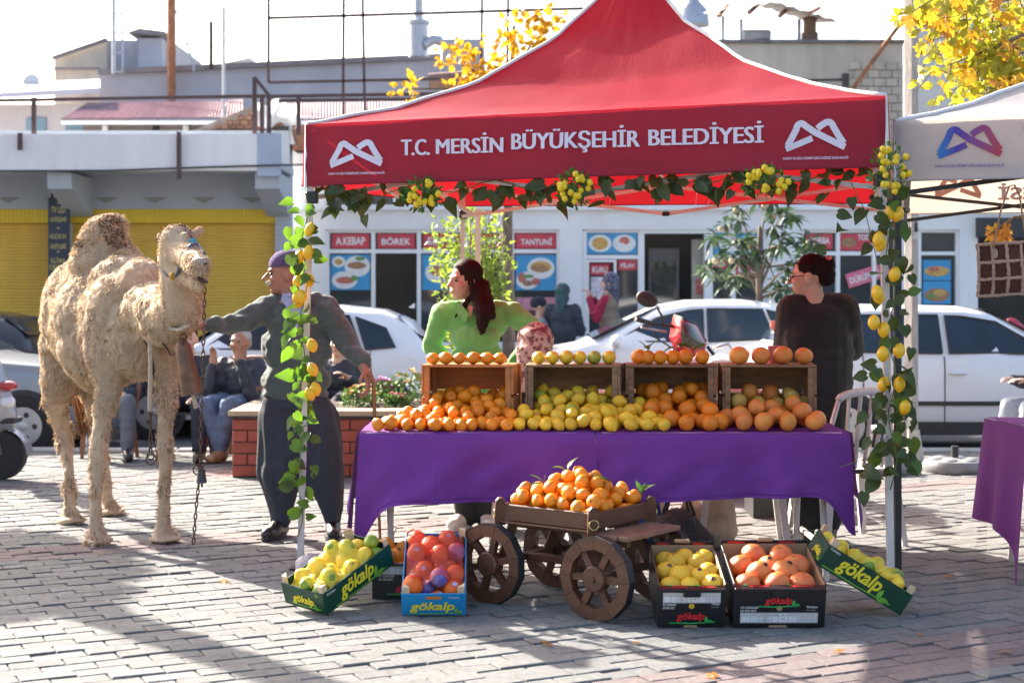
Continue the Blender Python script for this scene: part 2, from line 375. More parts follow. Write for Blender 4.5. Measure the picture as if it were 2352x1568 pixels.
# --- roof terrace building (stained wall above shops)
tb=thing('rooftop_wall','stained concrete upper storey with exposed block patch above the shops','building',P(1870,300,YS+3))
b=MB(); pan(b,1560,98,2075,345,YS+2,3); b.build('wall',m_concr,tb)
b=MB(); pan(b,1555,91,2080,99,YS+1.95,3.1); b.build('coping',mat('coping',(.16,.15,.15),.9,.3,5),tb)
YB=YS+1.97
for r in range(7):
    for c in range(5):
        x0=1950+c*28-(14 if r%2 else 0); y0=142+r*19
        if x0<1945: continue
        b=MB(); pan(b,x0+1.2,y0+1.2,min(2073,x0+27),y0+18,YB,.05,0,.008); b.build('block',m_block,tb)
m_rust=mat('rust',(.33,.14,.07),.8,.35,10,.2,40); m_galv=mat('galvanised',(.42,.44,.48),.45,.15,6,metal=.6); m_rail=m_brownrail
# shelter on roof
st=thing('roof_shelter','corrugated metal shelter on thin posts on the flat roof','shelter',P(1765,91,YS+3.2))
b=MB(); Yq=YS+3
for (xa,ya,xb,yb) in [(1632,22,1755,3),(1755,3,1893,45)]:
    a0=P(xa,ya,Yq+.2);a1=P(xb,yb,Yq+.2);n=10
    for i in range(n):
        p=a0.lerp(a1,i/n);q=a0.lerp(a1,(i+1)/n); dz=.03*(i%2)
        b.add([p+V((0,-1,-.22+dz)),q+V((0,-1,-.22+.03-dz)),q+V((0,1,.12+.03-dz)),p+V((0,1,.12+dz))],[(0,1,2,3)])
b.build('roof_sheet',mat('sheet_metal',(.5,.47,.44),.6,.2,6),st,fix=False)
for x,y in [(1660,52),(1702,60),(1835,60)]:
    b=MB(); b.bar(P(x,92,Yq-.3),P(x,y-15,Yq-.3),.05); b.build('post',m_galv,st)
for i in range(4):
    b=MB(); b.bar(P(1650+i*70,38-i%2*8,Yq-.9),P(1672+i*70,10+8*(i>1),Yq+1),.05); b.build('rafter',m_rust,st)
def simple(name,label,cat,mb,m,smooth=None,group=None): return tag(mb.build(name,m,None,smooth),label,cat,group)
b=MB(); pan(b,1705,68,1772,92,YS+3,1.2,0,.03); simple('vent_box','pale metal box on the flat roof under the shelter','vent box',b,m_galv)
b=MB(); b.lathe([(.13,0),(.13,.1),(.1,.12),(.1,.3),(.12,.31),(.12,.34),(.07,.36)],M.Translation(P(1860,92,YS+2.6))); simple('chimney_pot','brown clay chimney pot on the roof beside the metal box','chimney',b,mat('clay',(.25,.15,.1),.8,.2,6),40)
b=MB(); b.bar(P(1960,202,YS+1.7),P(2075,45,YS+1.7),.06); simple('slanted_pole','rusty steel pole leaning diagonally against the stained wall','pole',b,m_rust)
b=MB(); b.bar(P(1660,190,YS+1.4),P(1945,183,YS+1.4),.035); b.bar(P(1942,170,YS+1.4),P(1942,200,YS+1.4),.09); b.bar(P(1944,172,YS+1.6),P(1944,172,YS+2.02),.04); simple('lamp_arm','thin dark steel arm with a small floodlight on the stained wall','floodlight',b,m_dark)
# far pale house right behind leaves
ph=thing('pale_house','pale tall house with blue windows behind the yellow plane leaves','building',(10,33,0))
b=MB(); pan(b,2085,-260,2800,420,30,4); b.build('wall',mat('cream_wall',(.62,.6,.56),.9,.08,2),ph)
for x,y in [(2235,60),(2330,60),(2235,-80)]:
    q=MB(); pan(q,x,y,x+62,y+90,29.95,.1); wn=q.build('window',glass('blue_glass',(.12,.2,.26)),ph)
    q=MB(); pan(q,x+28,y,x+34,y+90,29.9,.06); q.build('mullion',m_pvc,wn)
# --- grey building with yellow shutters
YL=20.0
gb=thing('shutter_building','grey building with yellow roller shutters under a white concrete balcony','building',(-4,YL+3,0))
b=MB(); pan(b,-700,300,665,480,YL,.3); pan(b,632,480,665,920,YL,.3); pan(b,131,480,160,920,YL,.3); pan(b,-700,480,-230,920,YL,.3); pan(b,-700,300,665,920,YL+.5,.1); b.build('wall',m_greyw,gb)
for xa,xb in [(-230,131),(160,632)]:
    q=MB(); pan(q,xa,476,xb,512,YL+.04,.2); n=int((xb-xa)/9)
    for i in range(n): pan(q,xa+i*9+2,478,xa+i*9+7,510,YL+.03,.012)
    q.build('shutter_box',m_yel2,gb)
    q=MB(); z1=P(0,512,YL).z; x0=P(xa,0,YL).x; x1=P(xb,0,YL).x; zz=z1; pr=[]
    while zz>-.05: pr+=[(0,zz),(-.016,zz-.012),(-.016,zz-.026),(0,zz-.036)]; zz-=.042
    q.add([(x0,YL+.15+d,z) for d,z in pr]+[(x1,YL+.15+d,z) for d,z in pr],[(i,i+1,len(pr)+i+1,len(pr)+i) for i in range(len(pr)-1)])
    q.build('roller_shutter',m_yel,gb,fix=False)
YP=18.9
def wavy(x0,x1,yt,yb,amp,seed,t=.14):
    q=MB(); n=24; top=[];bot=[]
    for i in range(n+1):
        x=x0+(x1-x0)*i/n; top.append(P(x,yt+NZ.noise(V((i*.7,seed,0)))*1.5,YP)); bot.append(P(x,yb+NZ.noise(V((i*.35,seed,4)))*amp,YP))
    d=V((0,t,0)); vs=top+bot+[p+d for p in top]+[p+d for p in bot]; m=n+1; fs=[]
    for i in range(n): fs+=[(i,i+1,m+i+1,m+i),(2*m+i,3*m+i,3*m+i+1,2*m+i+1),(i,2*m+i,2*m+i+1,i+1),(m+i,m+i+1,3*m+i+1,3*m+i)]
    fs+=[(0,m,3*m,2*m),(n,2*m+n,3*m+n,m+n)]
    return q.add(vs,fs)
wavy(-700,590,308,392,4,1).build('parapet',m_par,gb)
wavy(590,642,306,405,5,2,.16).build('parapet_end',m_blueish,gb)
b=MB(); b.b2((P(-700,0,YP).x,YP+.06,P(0,388,YP).z),(P(645,0,YP).x,YL+.01,P(0,372,YP).z)); b.build('balcony_slab',m_greyw,gb)
for x in (130,610):
    q=MB(); a=P(x-30,395,YP); z0=a.z; x0=P(x-28,0,YP).x;x1=P(x+28,0,YP).x
    q.prism([(x0,YP+.1,z0),(x0,YL,z0),(x0,YL,z0-.5),(x0,YL-.2,z0-.45),(x0,YP+.4,z0-.27),(x0,YP+.12,z0-.2)],(x1-x0,0,0)); q.build('corbel',m_greyw,gb)
for x,y0,y1 in [(46,306,345),(411,303,412)]:
    q=MB(); q.bar(P(x,y0,YP-.06),P(x,y1,YP-.06),.05); q.build('rail_bracket',m_rail,gb)
q=MB(); q.tube([P(-700,392,YP-.02),P(0,393,YP-.02),P(250,392,YP-.02),P(480,384,YP-.02),P(700,378,YP-.02)],.012,5); q.build('cable',m_dark,gb)
q=MB()
for i in range(6): x=20+i*112; plate(q,[(dm(-30,YL),0),(0,dm(-14,YL)),(dm(30,YL),0)],DF(x,453,YL-.004))
q.build('wall_motif',mat('beige_motif',(.30,.29,.28),.9,.05,3),gb,fix=False)
# sign board
sg=thing('repair_sign','dark vertical shop sign with yellow lettering hung before the yellow shutter','sign',P(134,690,YL-.3))
b=MB(); pan(b,110,455,158,690,YL-.3,.06,0,.01); b.build('board',mat('navy_board',(.035,.05,.08),.5,.15,5),sg)
m_ylet=mat('yellow_letter',(.6,.5,.18),.5,.05,4)
for s,y,wd in [('TV LED',482,32),('DEĞİŞİMİ',504,36),('KÜÇÜK EV',543,36),('ALETLERİ',564,36),('KLİMA',597,32),('KUMANDALAR',614,40),('TAMİR',652,34)]:
    text(s,dm(wd,YL),dm(14,YL),m_ylet,sg,DF(134,y,YL-.306),center=True,off=.02)
b=MB(); 
for y in (466,524,578,632): plate(b,[(dm(-3,YL),0),(0,dm(-3,YL)),(dm(3,YL),0),(0,dm(3,YL))],DF(134,y,YL-.305))
b.build('sign_mark',m_ylet,sg,fix=False)
q=MB(); q.bar(P(120,458,YL-.27),P(120,440,YL-.02),.03); q.bar(P(150,458,YL-.27),P(150,440,YL-.02),.03); q.build('bracket',m_dark,sg)
# railing on the balcony roof
rl=thing('roof_railing','brown steel railing running along the top of the white parapet','railing',P(300,308,YP+.1))
for y,x0,x1,y1 in [(236,-300,610,221),(222,612,1120,214),(232,640,1120,226)]:
    q=MB(); q.bar(P(x0,y,YP+.15),P(x1,y1,YP+.15),.04); q.build('rail',m_rail,rl)
for x in (78,602,618,686):
    q=MB(); q.bar(P(x,310,YP+.15),P(x,224,YP+.15),.05); q.build('post',m_rail,rl)
q=MB(); q.bar(P(585,310,YP+.2),P(585,178,YP+.2),.05); q.bar(P(585,178,YP+.2),P(620,222,YP+.2),.04); q.build('brace',m_rail,rl)
# billboard skeleton
bs=thing('billboard_frame','open grid of thin dark steel bars standing on the roof','billboard frame',P(800,300,YP+1.2))
for x0,y0,x1,y1 in [(617,-60,617,190),(790,-60,788,270),(832,-60,838,260),(1108,-60,1105,180),(1168,-60,1165,150),(617,42,1340,20),(617,190,1010,182)]:
    q=MB(); q.bar(P(x0,y0,YP+1.2),P(x1,y1,YP+1.2),.035); q.build('bar',m_rail,bs)
# roofs and walls behind
def wallthing(name,label,x0,y0,x1,y1,Y,t,m,cop=None,cat='building'):
    t_=thing(name,label,cat,P((x0+x1)/2,y1,Y+t/2)); q=MB(); pan(q,x0,y0,x1,y1,Y,t); q.build('wall',m,t_)
    if cop: q=MB(); pan(q,x0-2,y0-5,x1+2,y0,Y-.04,t+.1); q.build('coping',cop,t_)
    return t_
m_cop=mat('dark_coping',(.2,.19,.2),.9,.2,5)
m_gblue=mat('slate_render',(.32,.34,.40),.9,.0,1.5,.2,20,col2=(.42,.43,.48))
gw=thing('slate_house','long grey rendered wall of a house behind the balcony','building',P(620,260,27))
q=MB(); a=P(228,168,27);c=P(1010,132,27);a2=P(228,330,27);c2=P(1010,330,27); d=V((0,4,0)); q.add([a,c,c2,a2,a+d,c+d,c2+d,a2+d],[(0,1,2,3),(4,7,6,5),(0,4,5,1),(2,6,7,3),(0,3,7,4),(1,5,6,2)]); q.build('wall',m_gblue,gw)
q=MB(); q.bar(P(226,166,26.95),P(1012,130,26.95),.09); q.build('coping',m_cop,gw)
tr=thing('tiled_lean_to','pink corrugated lean-to roof with a white fascia behind the parapet','roof',P(420,300,23.5))
for x0,x1,s in [(140,560,0),(640,1000,1)]:
    q=MB(); n=int((x1-x0)/7)
    for i in range(n):
        xa=x0+(x1-x0)*i/n; xb=x0+(x1-x0)*(i+.5)/n; xc=x0+(x1-x0)*(i+1)/n
        def L3(x,t): 
            lo=P(x,278-(x-x0)*.01,22.8); hi=P(x+(1-(x-x0)/(x1-x0))*60*(1-s),242-(x-x0)*.02,25.6); return lo.lerp(hi,t)
        q.add([L3(xa,0),L3(xb,0)+V((0,0,.05)),L3(xc,0),L3(xa,1),L3(xb,1)+V((0,0,.05)),L3(xc,1)],[(0,1,4,3),(1,2,5,4)])
    q.build('roof_sheet',mat('roof_pink',(.42,.27,.29),.7,.15,5,island=.1),tr,fix=False)
    q=MB(); pan(q,x0,277,x1,286,22.75,.05); q.build('fascia',m_pvc,tr)
q=MB(); pan(q,190,286,1000,345,24.2,.2); q.build('wall',mat('brown_wall',(.22,.18,.17),.9,.2,3),tr)
for x,m_ in [(235,m_pvc),(350,m_dark),(420,m_pvc),(520,m_dark)]:
    q=MB(); pan(q,x,288,x+12,340,24.1,.1); q.build('post',m_,tr)
lh=thing('pink_house','low pale pink house behind the balcony at the far corner','building',P(110,310,25))
q=MB(); pan(q,-300,240,228,345,25,3); q.build('wall',mat('pink_wall',(.62,.54,.52),.9,.06,3),lh)
q=MB(); q.add([P(-300,228,24.6),P(230,202,24.6),P(230,182,27),P(-300,205,27)],[(0,1,2,3)]); q.add([P(-300,240,24.6),P(230,214,24.6),P(230,202,24.6),P(-300,228,24.6)],[(0,1,2,3)]); q.build('roof_edge',mat('mauve_edge',(.50,.48,.55),.8,.08,3),lh,fix=False)
for x in (60,150):
    q=MB(); pan(q,x,270,x+45,325,24.95,.1); q.build('window',glass('blue_glass2',(.2,.3,.36)),lh)
wallthing('stair_house','pale grey stair house on the roof behind the antenna poles',125,160,228,250,28,4,m_concr,m_cop)
ut=thing('roof_hut','grey rendered hut with a sloped top on the far roof','building',P(250,170,30))
q=MB(); pts=[P(125,132,30),P(245,92,30),P(245,210,30),P(125,210,30)]; q.prism(pts,(0,3,0)); q.build('wall',m_concr,ut); q=MB(); pan(q,246,92,392,210,30.2,3); q.build('side_wall',m_gblue,ut)
q=MB(); q.bar(P(120,134,29.9),P(246,91,29.9),.07); q.build('coping',m_cop,ut)
ck=thing('roof_chimney','dark square chimney with a metal hood on the far roof','chimney',P(340,160,29.8))
q=MB(); pan(q,318,88,372,168,29.6,.4); q.build('shaft',m_gblue,ck)
q=MB(); q.prism([P(290,75,29.4),P(320,65,29.4),P(378,72,29.4),P(360,80,29.4)],(0,.9,0)); q.build('hood',m_cop,ck)
for x in (322,368): q=MB(); q.bar(P(x,90,29.8),P(x,74,29.8),.05); q.build('hood_post',m_cop,ck)
q=MB(); q.prism([P(455,158,29),P(575,132,29),P(576,158,29)],(0,3,0)); simple('far_gable','small grey gable roof beyond the slate wall','roof',q,m_concr)
# brick stump with white sheet
bk=thing('brick_stack','broken brick chimney base with black flue above the parapet','chimney',P(560,330,20.5))
q=MB(); q.prism([P(430,305,20.2),P(545,258,20.2),P(600,232,20.2),P(655,262,20.2),P(665,335,20.2),P(430,335,20.2)],(0,.6,0)); q.build('core',mat('old_mortar',(.3,.24,.2),.95,.3,8,.4,30),bk)
m_obrick=mat('old_brick',(.36,.18,.11),.9,.3,10,.3,50,island=.25)
for r in range(7):
    for c in range(12):
        x=445+c*18+(9 if r%2 else 0); y=330-r*11
        if y-9>(312-(x-430)*.44) and x<640:
            q=MB(); pan(q,x+1,y-9,x+16,y,20.17,.05,0,.008); q.build('brick',m_obrick,bk)
q=MB(); pan(q,672,288,700,345,20.0,.5); q.build('side_pier',m_obrick,bk)
q=MB(); pan(q,632,290,665,335,20.05,.2); q.build('flue',m_dark,bk)
q=MB(); q.grid(lambda u,v:P(592+u*90,235+v*55+8*math.sin(u*9)+6*NZ.noise(V((u*4,v*4,1))),20.0+.12*math.sin(u*7+v*3)),16,10); q.grid(lambda u,v:P(664+u*12*(v+.2),290+v*42,19.98+.03*math.sin(u*6)),6,6)
simple('plastic_sheet','crumpled white plastic sheet draped over the broken brick chimney','sheet',q,mat('white_plastic',(.78,.78,.78),.4,.06,6,trans=.3),180)
# poles and antennas
def pole(name,label,x,y0,y1,Y,r,m,extra=None,cat='pole'):
    q=MB(); q.tube([P(x,y1,Y),P(x,y0,Y)],r,8)
    if extra: extra(q)
    return simple(name,label,cat,q,m,40)
pole('rusty_flue','tall rusty flue pipe rising above the slate wall',394,-80,245,26.6,.075,m_rust)
def ant(q):
    for i in range(4): q.bar(P(262+i*2,30+i*45,26),P(282,32+i*45,26),.03); 
    q.bar(P(280,-60,26),P(282,170,26),.03)
pole('antenna_mast','thin pale antenna mast on the far grey roof hut',261,-80,170,26,.035,m_galv,ant)
pole('short_mast','short dark pole standing on the slate wall',485,50,160,26.8,.035,m_dark)
pole('slim_mast','slim pale pole before the slate wall',514,18,310,22,.025,m_galv)
def yagi(q):
    for i in range(6): q.bar(P(405+i*8,25+i*22,26),P(425+i*4,40+i*25,26),.025)
    q.bar(P(402,20,26),P(440,140,26),.02); q.bar(P(402,90,26),P(470,118,26),.02)
q=MB(); yagi(q); simple('tv_antenna','spindly television antenna beside the rusty flue','antenna',q,m_galv)
def dish(x,y,r,Y,label):
    t=thing('satellite_dish',label,'satellite dish',P(x,y+r,Y),group='satellite dishes'); q=MB(); c=P(x,y,Y); rr=dm(r,Y)
    q.lathe([(rr,.0),(rr*.98,.02),(rr*.7,-.06),(rr*.3,-.1),(.02,-.11)],M.Translation(c)@M.Rotation(R(75),4,'X'),18); q.build('reflector',mat('dish_white',(.66,.65,.63),.5,.08,4),t,40)
    q=MB(); q.bar(c+V((0,.05,-.02)),c+V((0,.1,-rr*1.5)),.05); q.build('mount',m_galv,t)
dish(72,188,19,26.5,'larger cream satellite dish on the pink house roof'); dish(17,203,13,27,'smaller pale satellite dish at the edge of the pink house roof')
fl=thing('steel_chimney','wide steel chimney with rain cap above the slate wall','chimney',P(960,132,26))
q=MB(); q.lathe([(.17,0),(.17,.55),(.2,.56),(.2,.62),(.08,.66),(.08,1.25)],M.Translation(P(961,132,26)),14); q.build('pipe',m_galv,fl,40)
q=MB(); q.tube([P(975,105,25.9),P(995,92,25.9),P(1015,95,25.9)],.09,10); q.build('elbow',m_galv,fl,40)
f2=thing('steel_chimney','steel chimney pipe with cone base behind the tent peak','chimney',P(1590,80,26),group=None)
q=MB(); q.lathe([(.3,0),(.28,.25),(.12,.42),(.12,1.4)],M.Translation(P(1590,60,26)),14); q.build('pipe',m_galv,f2,40)
b=MB(); b.tube([P(985,188,22),P(1095,180,22)],.12,10); simple('rolled_awning','rolled brown awning lying on the roof behind the tent','awning',b,mat('awning_brown',(.22,.12,.09),.7,.2,6),40)
b=MB(); pan(b,1015,90,1110,170,25,2); simple('roof_hut','small dark hut on the roof beyond the rolled awning','building',b,m_gblue)
# ======================= TENTS ========================================================
m_red=mat('red_canvas',(.34,.008,.024),.5,.05,5,.12,60,trans=.34,tcol=(.72,.012,.022),spec=.25)
m_redp=mat('red_canvas_side',(.25,.005,.026),.6,.06,6,.1,60,trans=.16,tcol=(.7,.02,.03))
m_piping=mat('white_piping',(.75,.72,.70),.6,.06,10)
m_steelw=mat('white_tube',(.62,.57,.53),.45,.08,10)
m_blackp=mat('black_plastic',(.03,.03,.03),.45,.2,10)
m_blacks=mat('black_tube',(.018,.018,.02),.35,.15,10)
m_lilac=mat('lilac_print',(.72,.66,.76),.6,.04,6)
m_greyc=mat('grey_canvas',(.50,.48,.48),.65,.06,4,.12,40,trans=.35,tcol=(.75,.6,.5))
m_purlet=mat('purple_print',(.14,.06,.3),.6,.05,6)
m_logo=None
def logo_mat():
    m=bpy.data.materials.new('logo_gradient'); m.use_nodes=True; t=m.node_tree; N=t.nodes
    tc=N.new('ShaderNodeTexCoord'); sx=N.new('ShaderNodeSeparateXYZ'); rp=N.new('ShaderNodeValToRGB')
    t.links.new(tc.outputs['Generated'],sx.inputs[0]); t.links.new(sx.outputs[0],rp.inputs[0]); t.links.new(rp.outputs[0],N['Principled BSDF'].inputs[0])
    e=rp.color_ramp.elements; e[0].color=(.03,.2,.5,1); e[1].color=(.45,.04,.04,1); q=e.new(.3); q.color=(.06,.03,.3,1); q=e.new(.6); q.color=(.25,.05,.2,1)
    return m
def logo(Mx,W,Hh,m,parent,cap=None,capm=None):
    b=MB(); t=.105*W; s=lambda l:[(x*W,y*Hh) for x,y in l]
    def arc(cx,cy,rx_,ry_,a0,a1,n=8): return [(cx+rx_*math.cos(R(a0+(a1-a0)*i/n)),cy+ry_*math.sin(R(a0+(a1-a0)*i/n))) for i in range(n+1)]
    ribbon(b,s([(.05,.14),(.12,.42),(.19,.70)]+arc(.27,.72,.075,.19,165,40)+[(.50,.58),(.72,.34),(.97,.07)]),t,Mx)
    ribbon(b,s([(.02,.04),(.22,.20),(.45,.40)]),t*.95,Mx,z=.001); ribbon(b,s([(.53,.72),(.60,.84)]+arc(.70,.74,.085,.2,125,15)+[(.86,.5),(.95,.2)]),t,Mx,z=.001)
    b.build('emblem',m,parent,fix=False)
    if cap: text(cap,W*1.04,Hh*.14,capm or m,parent,Mx@M.Translation((-W*.02,-Hh*.36,0)),off=.015)
CAP='KADIN VE AİLE HİZMETLERİ DAİRESİ BAŞKANLIĞI'
def canopy_tent(name,label,FL,u,v,S,zt,zb,prof,mroof,mval,mtube,ins_=.06,foot=None):
    # zt,zb : per-corner heights FL,FR,BR,BL
    FL=V((FL[0],FL[1],0)); u=V((u[0],u[1],0)); v=V((v[0],v[1],0))
    t=thing(name,label,'market tent',FL+(u+v)*S/2)
    cor=[FL,FL+u*S,FL+u*S+v*S,FL+v*S]; cen=FL+(u+v)*S/2
    def hz(a,c):  # a,c in 0..1 -> corner blended eave height
        return (zt[0]*(1-a)+zt[1]*a)*(1-c)+(zt[3]*(1-a)+zt[2]*a)*c
    def hp(m):
        for (a,za),(b_,zb_) in zip(prof,prof[1:]):
            if m<=b_: return za+(zb_-za)*(m-a)/(b_-a)
        return prof[-1][1]
    # four roof panels
    for k in range(4):
        A,B=cor[k],cor[(k+1)%4]; za,zb_=zt[k],zt[(k+1)%4]
        def fn(a,m,A=A,B=B,za=za,zb_=zb_,k=k):
            e=A.lerp(B,a); p=e.lerp(cen,m); z=(za+(zb_-za)*a)+hp(m)
            sag=-.05*math.sin(PI*a)*math.sin(PI*min(1,m*1.1))
            wr=.008*NZ.noise(V((p.x*4,p.y*4,k)))+.004*NZ.noise(V((p.x*14,p.y*9,k)))+.012*NZ.noise(V((a*16,m*7,k)))*max(0,m-.45)
            return (p.x,p.y,z+sag+wr)
        q=MB(); q.grid(fn,40,30); q.build('roof_panel',mroof,t,180,fix=False)
        q=MB(); pts=[V(fn(0,m/24)) for m in range(25)]; q.tube([p+V((0,0,.004)) for p in pts],.011,6); q.build('piping',m_piping,t,180)
        vb0,vb1=zb[k],zb[(k+1)%4]; out=V(((B-A).y,-(B-A).x,0)).normalized()
        def fv(a,m,A=A,B=B,za=za,zb_=zb_,vb0=vb0,vb1=vb1,k=k,out=out):
            p=A.lerp(B,a); z1=za+(zb_-za)*a; z0=vb0+(vb1-vb0)*a
            d=.014*math.sin(a*17+k)*m+.008*NZ.noise(V((a*6,m*2,k)))+.002*NZ.noise(V((a*30,m*4,k)))
            return p+out*(.012+d)+V((0,0,z1+(z0-z1)*m))
        q=MB(); q.grid(lambda a,m:fv(a,m),48,6); vo=q.build('valance',mval,t,180,fix=False)
        q=MB(); q.tube([fv(i/48,1) for i in range(49)],.004,5); q.build('hem',mval,t,180)
        q=MB(); q.tube([V(fn(0,0)),A+out*.012+V((0,0,vb0-.01))],.009,6); q.build('corner_piping',m_piping,t)
        if k==0: fvf=fv
    q=MB(); c=cen+V((0,0,sum(zt)/4+prof[-1][1])); q.lathe([(.17,-.13),(.16,-.05),(.05,.06),(.0,.08)],M.Translation(c),12); q.build('peak_cap',mroof,t,180)
    # legs
    legs=[]
    for k in range(4):
        ins=(cen-cor[k]).normalized()*ins_; top=cor[k]+ins+V((0,0,zt[k]-.02)); bot=cor[k]+(ins if foot is None else -(cen-cor[k]).normalized()*foot)+V((0,0,.012))
        q=MB(); q.tube([bot,top],.021,4); l=q.build('leg',mtube,t); legs.append((bot,top))
        q=MB(); q.box(bot+V((0,0,-.004)),(.1,.1,.008),None,0,.002); q.build('foot_plate',m_blackp,l)
        q=MB(); q.box(V((top.x,top.y,zb[k]-.06)),(.06,.06,.06),None,0,.006); q.build('slider',m_blackp,l)
    # scissor trusses
    for k in range(4):
        (b0,t0),(b1,t1)=legs[k],legs[(k+1)%4]; inw=V((-(t1-t0).y,(t1-t0).x,0)).normalized()*.045; t0=t0+inw; t1=t1+inw; zu,zl=zb[k]+.13,zb[k]-.055
        N_=2
        for i in range(N_):
            p0=t0.lerp(t1,i/N_);p1=t0.lerp(t1,(i+1)/N_)
            for s in (0,1):
                q=MB(); a=V((p0.x,p0.y,zu if s else zl)); c_=V((p1.x,p1.y,zl if s else zu)); o_=V(((c_-a).y,-(c_-a).x,0)).normalized()*(.012 if s else -.012)
                q.bar(a+o_,c_+o_,.022); q.build('truss_bar',mtube,t)
            if i:
                for z in (zu,zl): q=MB(); q.box((p0.x,p0.y,z),(.05,.05,.03),None,0,.006); q.build('joint',m_blackp,t)
        pm=t0.lerp(t1,.5)
        for s in (zu-.02,): q=MB(); q.bar(V((pm.x,pm.y,s)),cen+V((0,0,sum(zt)/4+.35)),.022); q.build('roof_strut',mtube,t)
    q=MB(); q.tube([cen+V((0,0,sum(zt)/4+.3)),cen+V((0,0,sum(zt)/4+prof[-1][1]-.05))],.02,8); q.build('mast',mtube,t)
    return t,fvf,cor
PROF=[(0,0),(.08,.03),(.25,.115),(.5,.29),(.75,.58),(.9,.85),(1,1.06)]
U=(.97,-.243); W_=(.243,.97); SQ=2.86
T1,fv1,cor1=canopy_tent('market_tent','crimson pop-up market tent with a peaked roof and white lettering',(-1.045,7.71),U,W_,SQ,[2.255,2.31,2.27,2.27],[1.945,1.985,1.98,2.0],PROF,m_red,m_redp,m_steelw,ins_=.03,foot=.035)
def vfr(s,z,fv=fv1,S=SQ):
    a=s/S; p=fv(a,.5); d=(fv(a+.02,.5)-fv(a-.02,.5)); d=d.normalized(); o=d.cross(V((0,0,1)))
    return frame(V((p.x,p.y,z))+o*.012,d,(0,0,1))
# lettering follows the valance in words
class Conf:
    # maps valance coordinates (metres along, height) on to the wavy cloth
    def __init__(s,x,z,fv,S,sx=1): s.x=x;s.z=z;s.fv=fv;s.S=S;s.o=0
    def __matmul__(s,o):
        if isinstance(o,M): t=o.translation; c=Conf(s.x+t.x,s.z+t.y,s.fv,s.S); c.o=s.o+t.z; return c
        a=(s.x+o.x)/s.S; zt_=s.fv(a,0).z; zb_=s.fv(a,1).z; m=(zt_-(s.z+o.y))/(zt_-zb_); p=s.fv(a,m)
        d=s.fv(a+.01,m)-s.fv(a-.01,m); n=d.cross(V((0,0,1))).normalized(); return p+n*(.007+o.z+s.o)
def vfr(s,z,fv=fv1,S=SQ): return Conf(s,z,fv,S)
def valtext(words,parent,m,fv=fv1,S=SQ):
    for s,x0,x1,z,h in words:
        for i,dx in enumerate((0,.004,.008)):
            b=text(s,x1-x0-.008,h,m,parent,vfr(x0+dx,z,fv,S)@M.Translation((0,0,i*.0005)))
valtext([('T.C.',.51,.66,2.085,.080),('MERSİN',.69,1.04,2.089,.100),('BÜYÜKŞEHİR',1.08,1.715,2.079,.128),('BELEDİYESİ',1.755,2.305,2.105,.104)],T1,m_lilac)
logo(vfr(.135,2.037),.285,.125,m_lilac,T1,CAP); logo(vfr(2.40,2.068),.285,.135,m_lilac,T1,CAP)
# hanging threads
for x,l in [(.98,.1),(2.05,.16),(2.12,.1),(1.6,.12)]:
    p=fv1(x/SQ,1); q=MB(); q.tube([p+V((0,.6,-.02)),p+V((.01,.6,-.06)),p+V((.0,.6,-.02-l))],.002,4); q.build('loose_thread',m_piping,T1)
T2,fv2,cor2=canopy_tent('market_tent','pale grey market tent with black frame and a multicoloured emblem',(1.80,7.13),U,W_,2.95,[2.205,2.24,2.2,2.2],[1.925,1.95,1.92,1.92],PROF,m_greyc,m_greyc,m_blacks,ins_=.02)
m_logo=logo_mat()
logo(vfr(.19,2.03,fv2,2.95),.295,.14,m_logo,T2,CAP,m_purlet)
valtext([('T.C.',.575,.74,2.08,.085),('MERSİN',.78,1.12,2.08,.11),('BÜYÜKŞEHİR',1.16,1.8,2.075,.13),('BELEDİYESİ',1.85,2.4,2.09,.11)],T2,m_purlet,fv2,2.95)
# print showing through inside of grey back valance (mirrored)
A=cor2[3];B=cor2[2]; d=(B-A).normalized(); Mb=frame(V((A.x,A.y,2.0))+V((0,-.02,0)),d,(0,0,1))
m_ghost=mat('faded_print',(.36,.26,.3),.7,.1,8); m_ghostr=mat('faded_red_print',(.46,.22,.18),.7,.1,8)
logo(Mb@M.Translation((.55,.02,0))@M.Diagonal((-1,1,1,1)),.3,.13,m_ghostr,T2); text('BELEDİYESİ',.9,.11,m_ghost,T2,Mb@M.Translation((1.55,.0,0))@M.Diagonal((-1,1,1,1)),off=.03); text('BÜYÜKŞEHİR',.9,.12,m_ghost,T2,Mb@M.Translation((2.6,.0,0))@M.Diagonal((-1,1,1,1)),off=.03)
# ======================= TABLES =======================================================
m_purple=mat('purple_cloth',(.175,.042,.25),.75,.06,3,.15,300,spec=.2)
TZ=.73; TY=7.30
m_chair=mat('white_chair',(.62,.58,.56),.45,.06,6)
def ptable(label,x0,x1,yf,yb,z,group):
    t=thing('folding_table',label,'table',((x0+x1)/2,(yf+yb)/2,0),group=group)
    q=MB(); q.b2((x0+.02,yf+.02,z-.035),(x1-.02,yb-.02,z-.004),0,.006); q.build('tabletop',m_chair,t)
    for sx in (0,1):
        xa=x0+.12 if sx==0 else x1-.12
        for yy in (yf+.08,yb-.08):
            q=MB(); q.tube([(xa+(.06 if sx else -.06)*0,yy,z-.03),(xa+(.03 if yy<7.5 else -.03),yy,.0)],.016,8); q.build('leg',m_steelw,t)
        q=MB(); q.bar((xa,yf+.08,.18),(xa,yb-.08,.18),.02); q.build('stretcher',m_steelw,t)
    return t
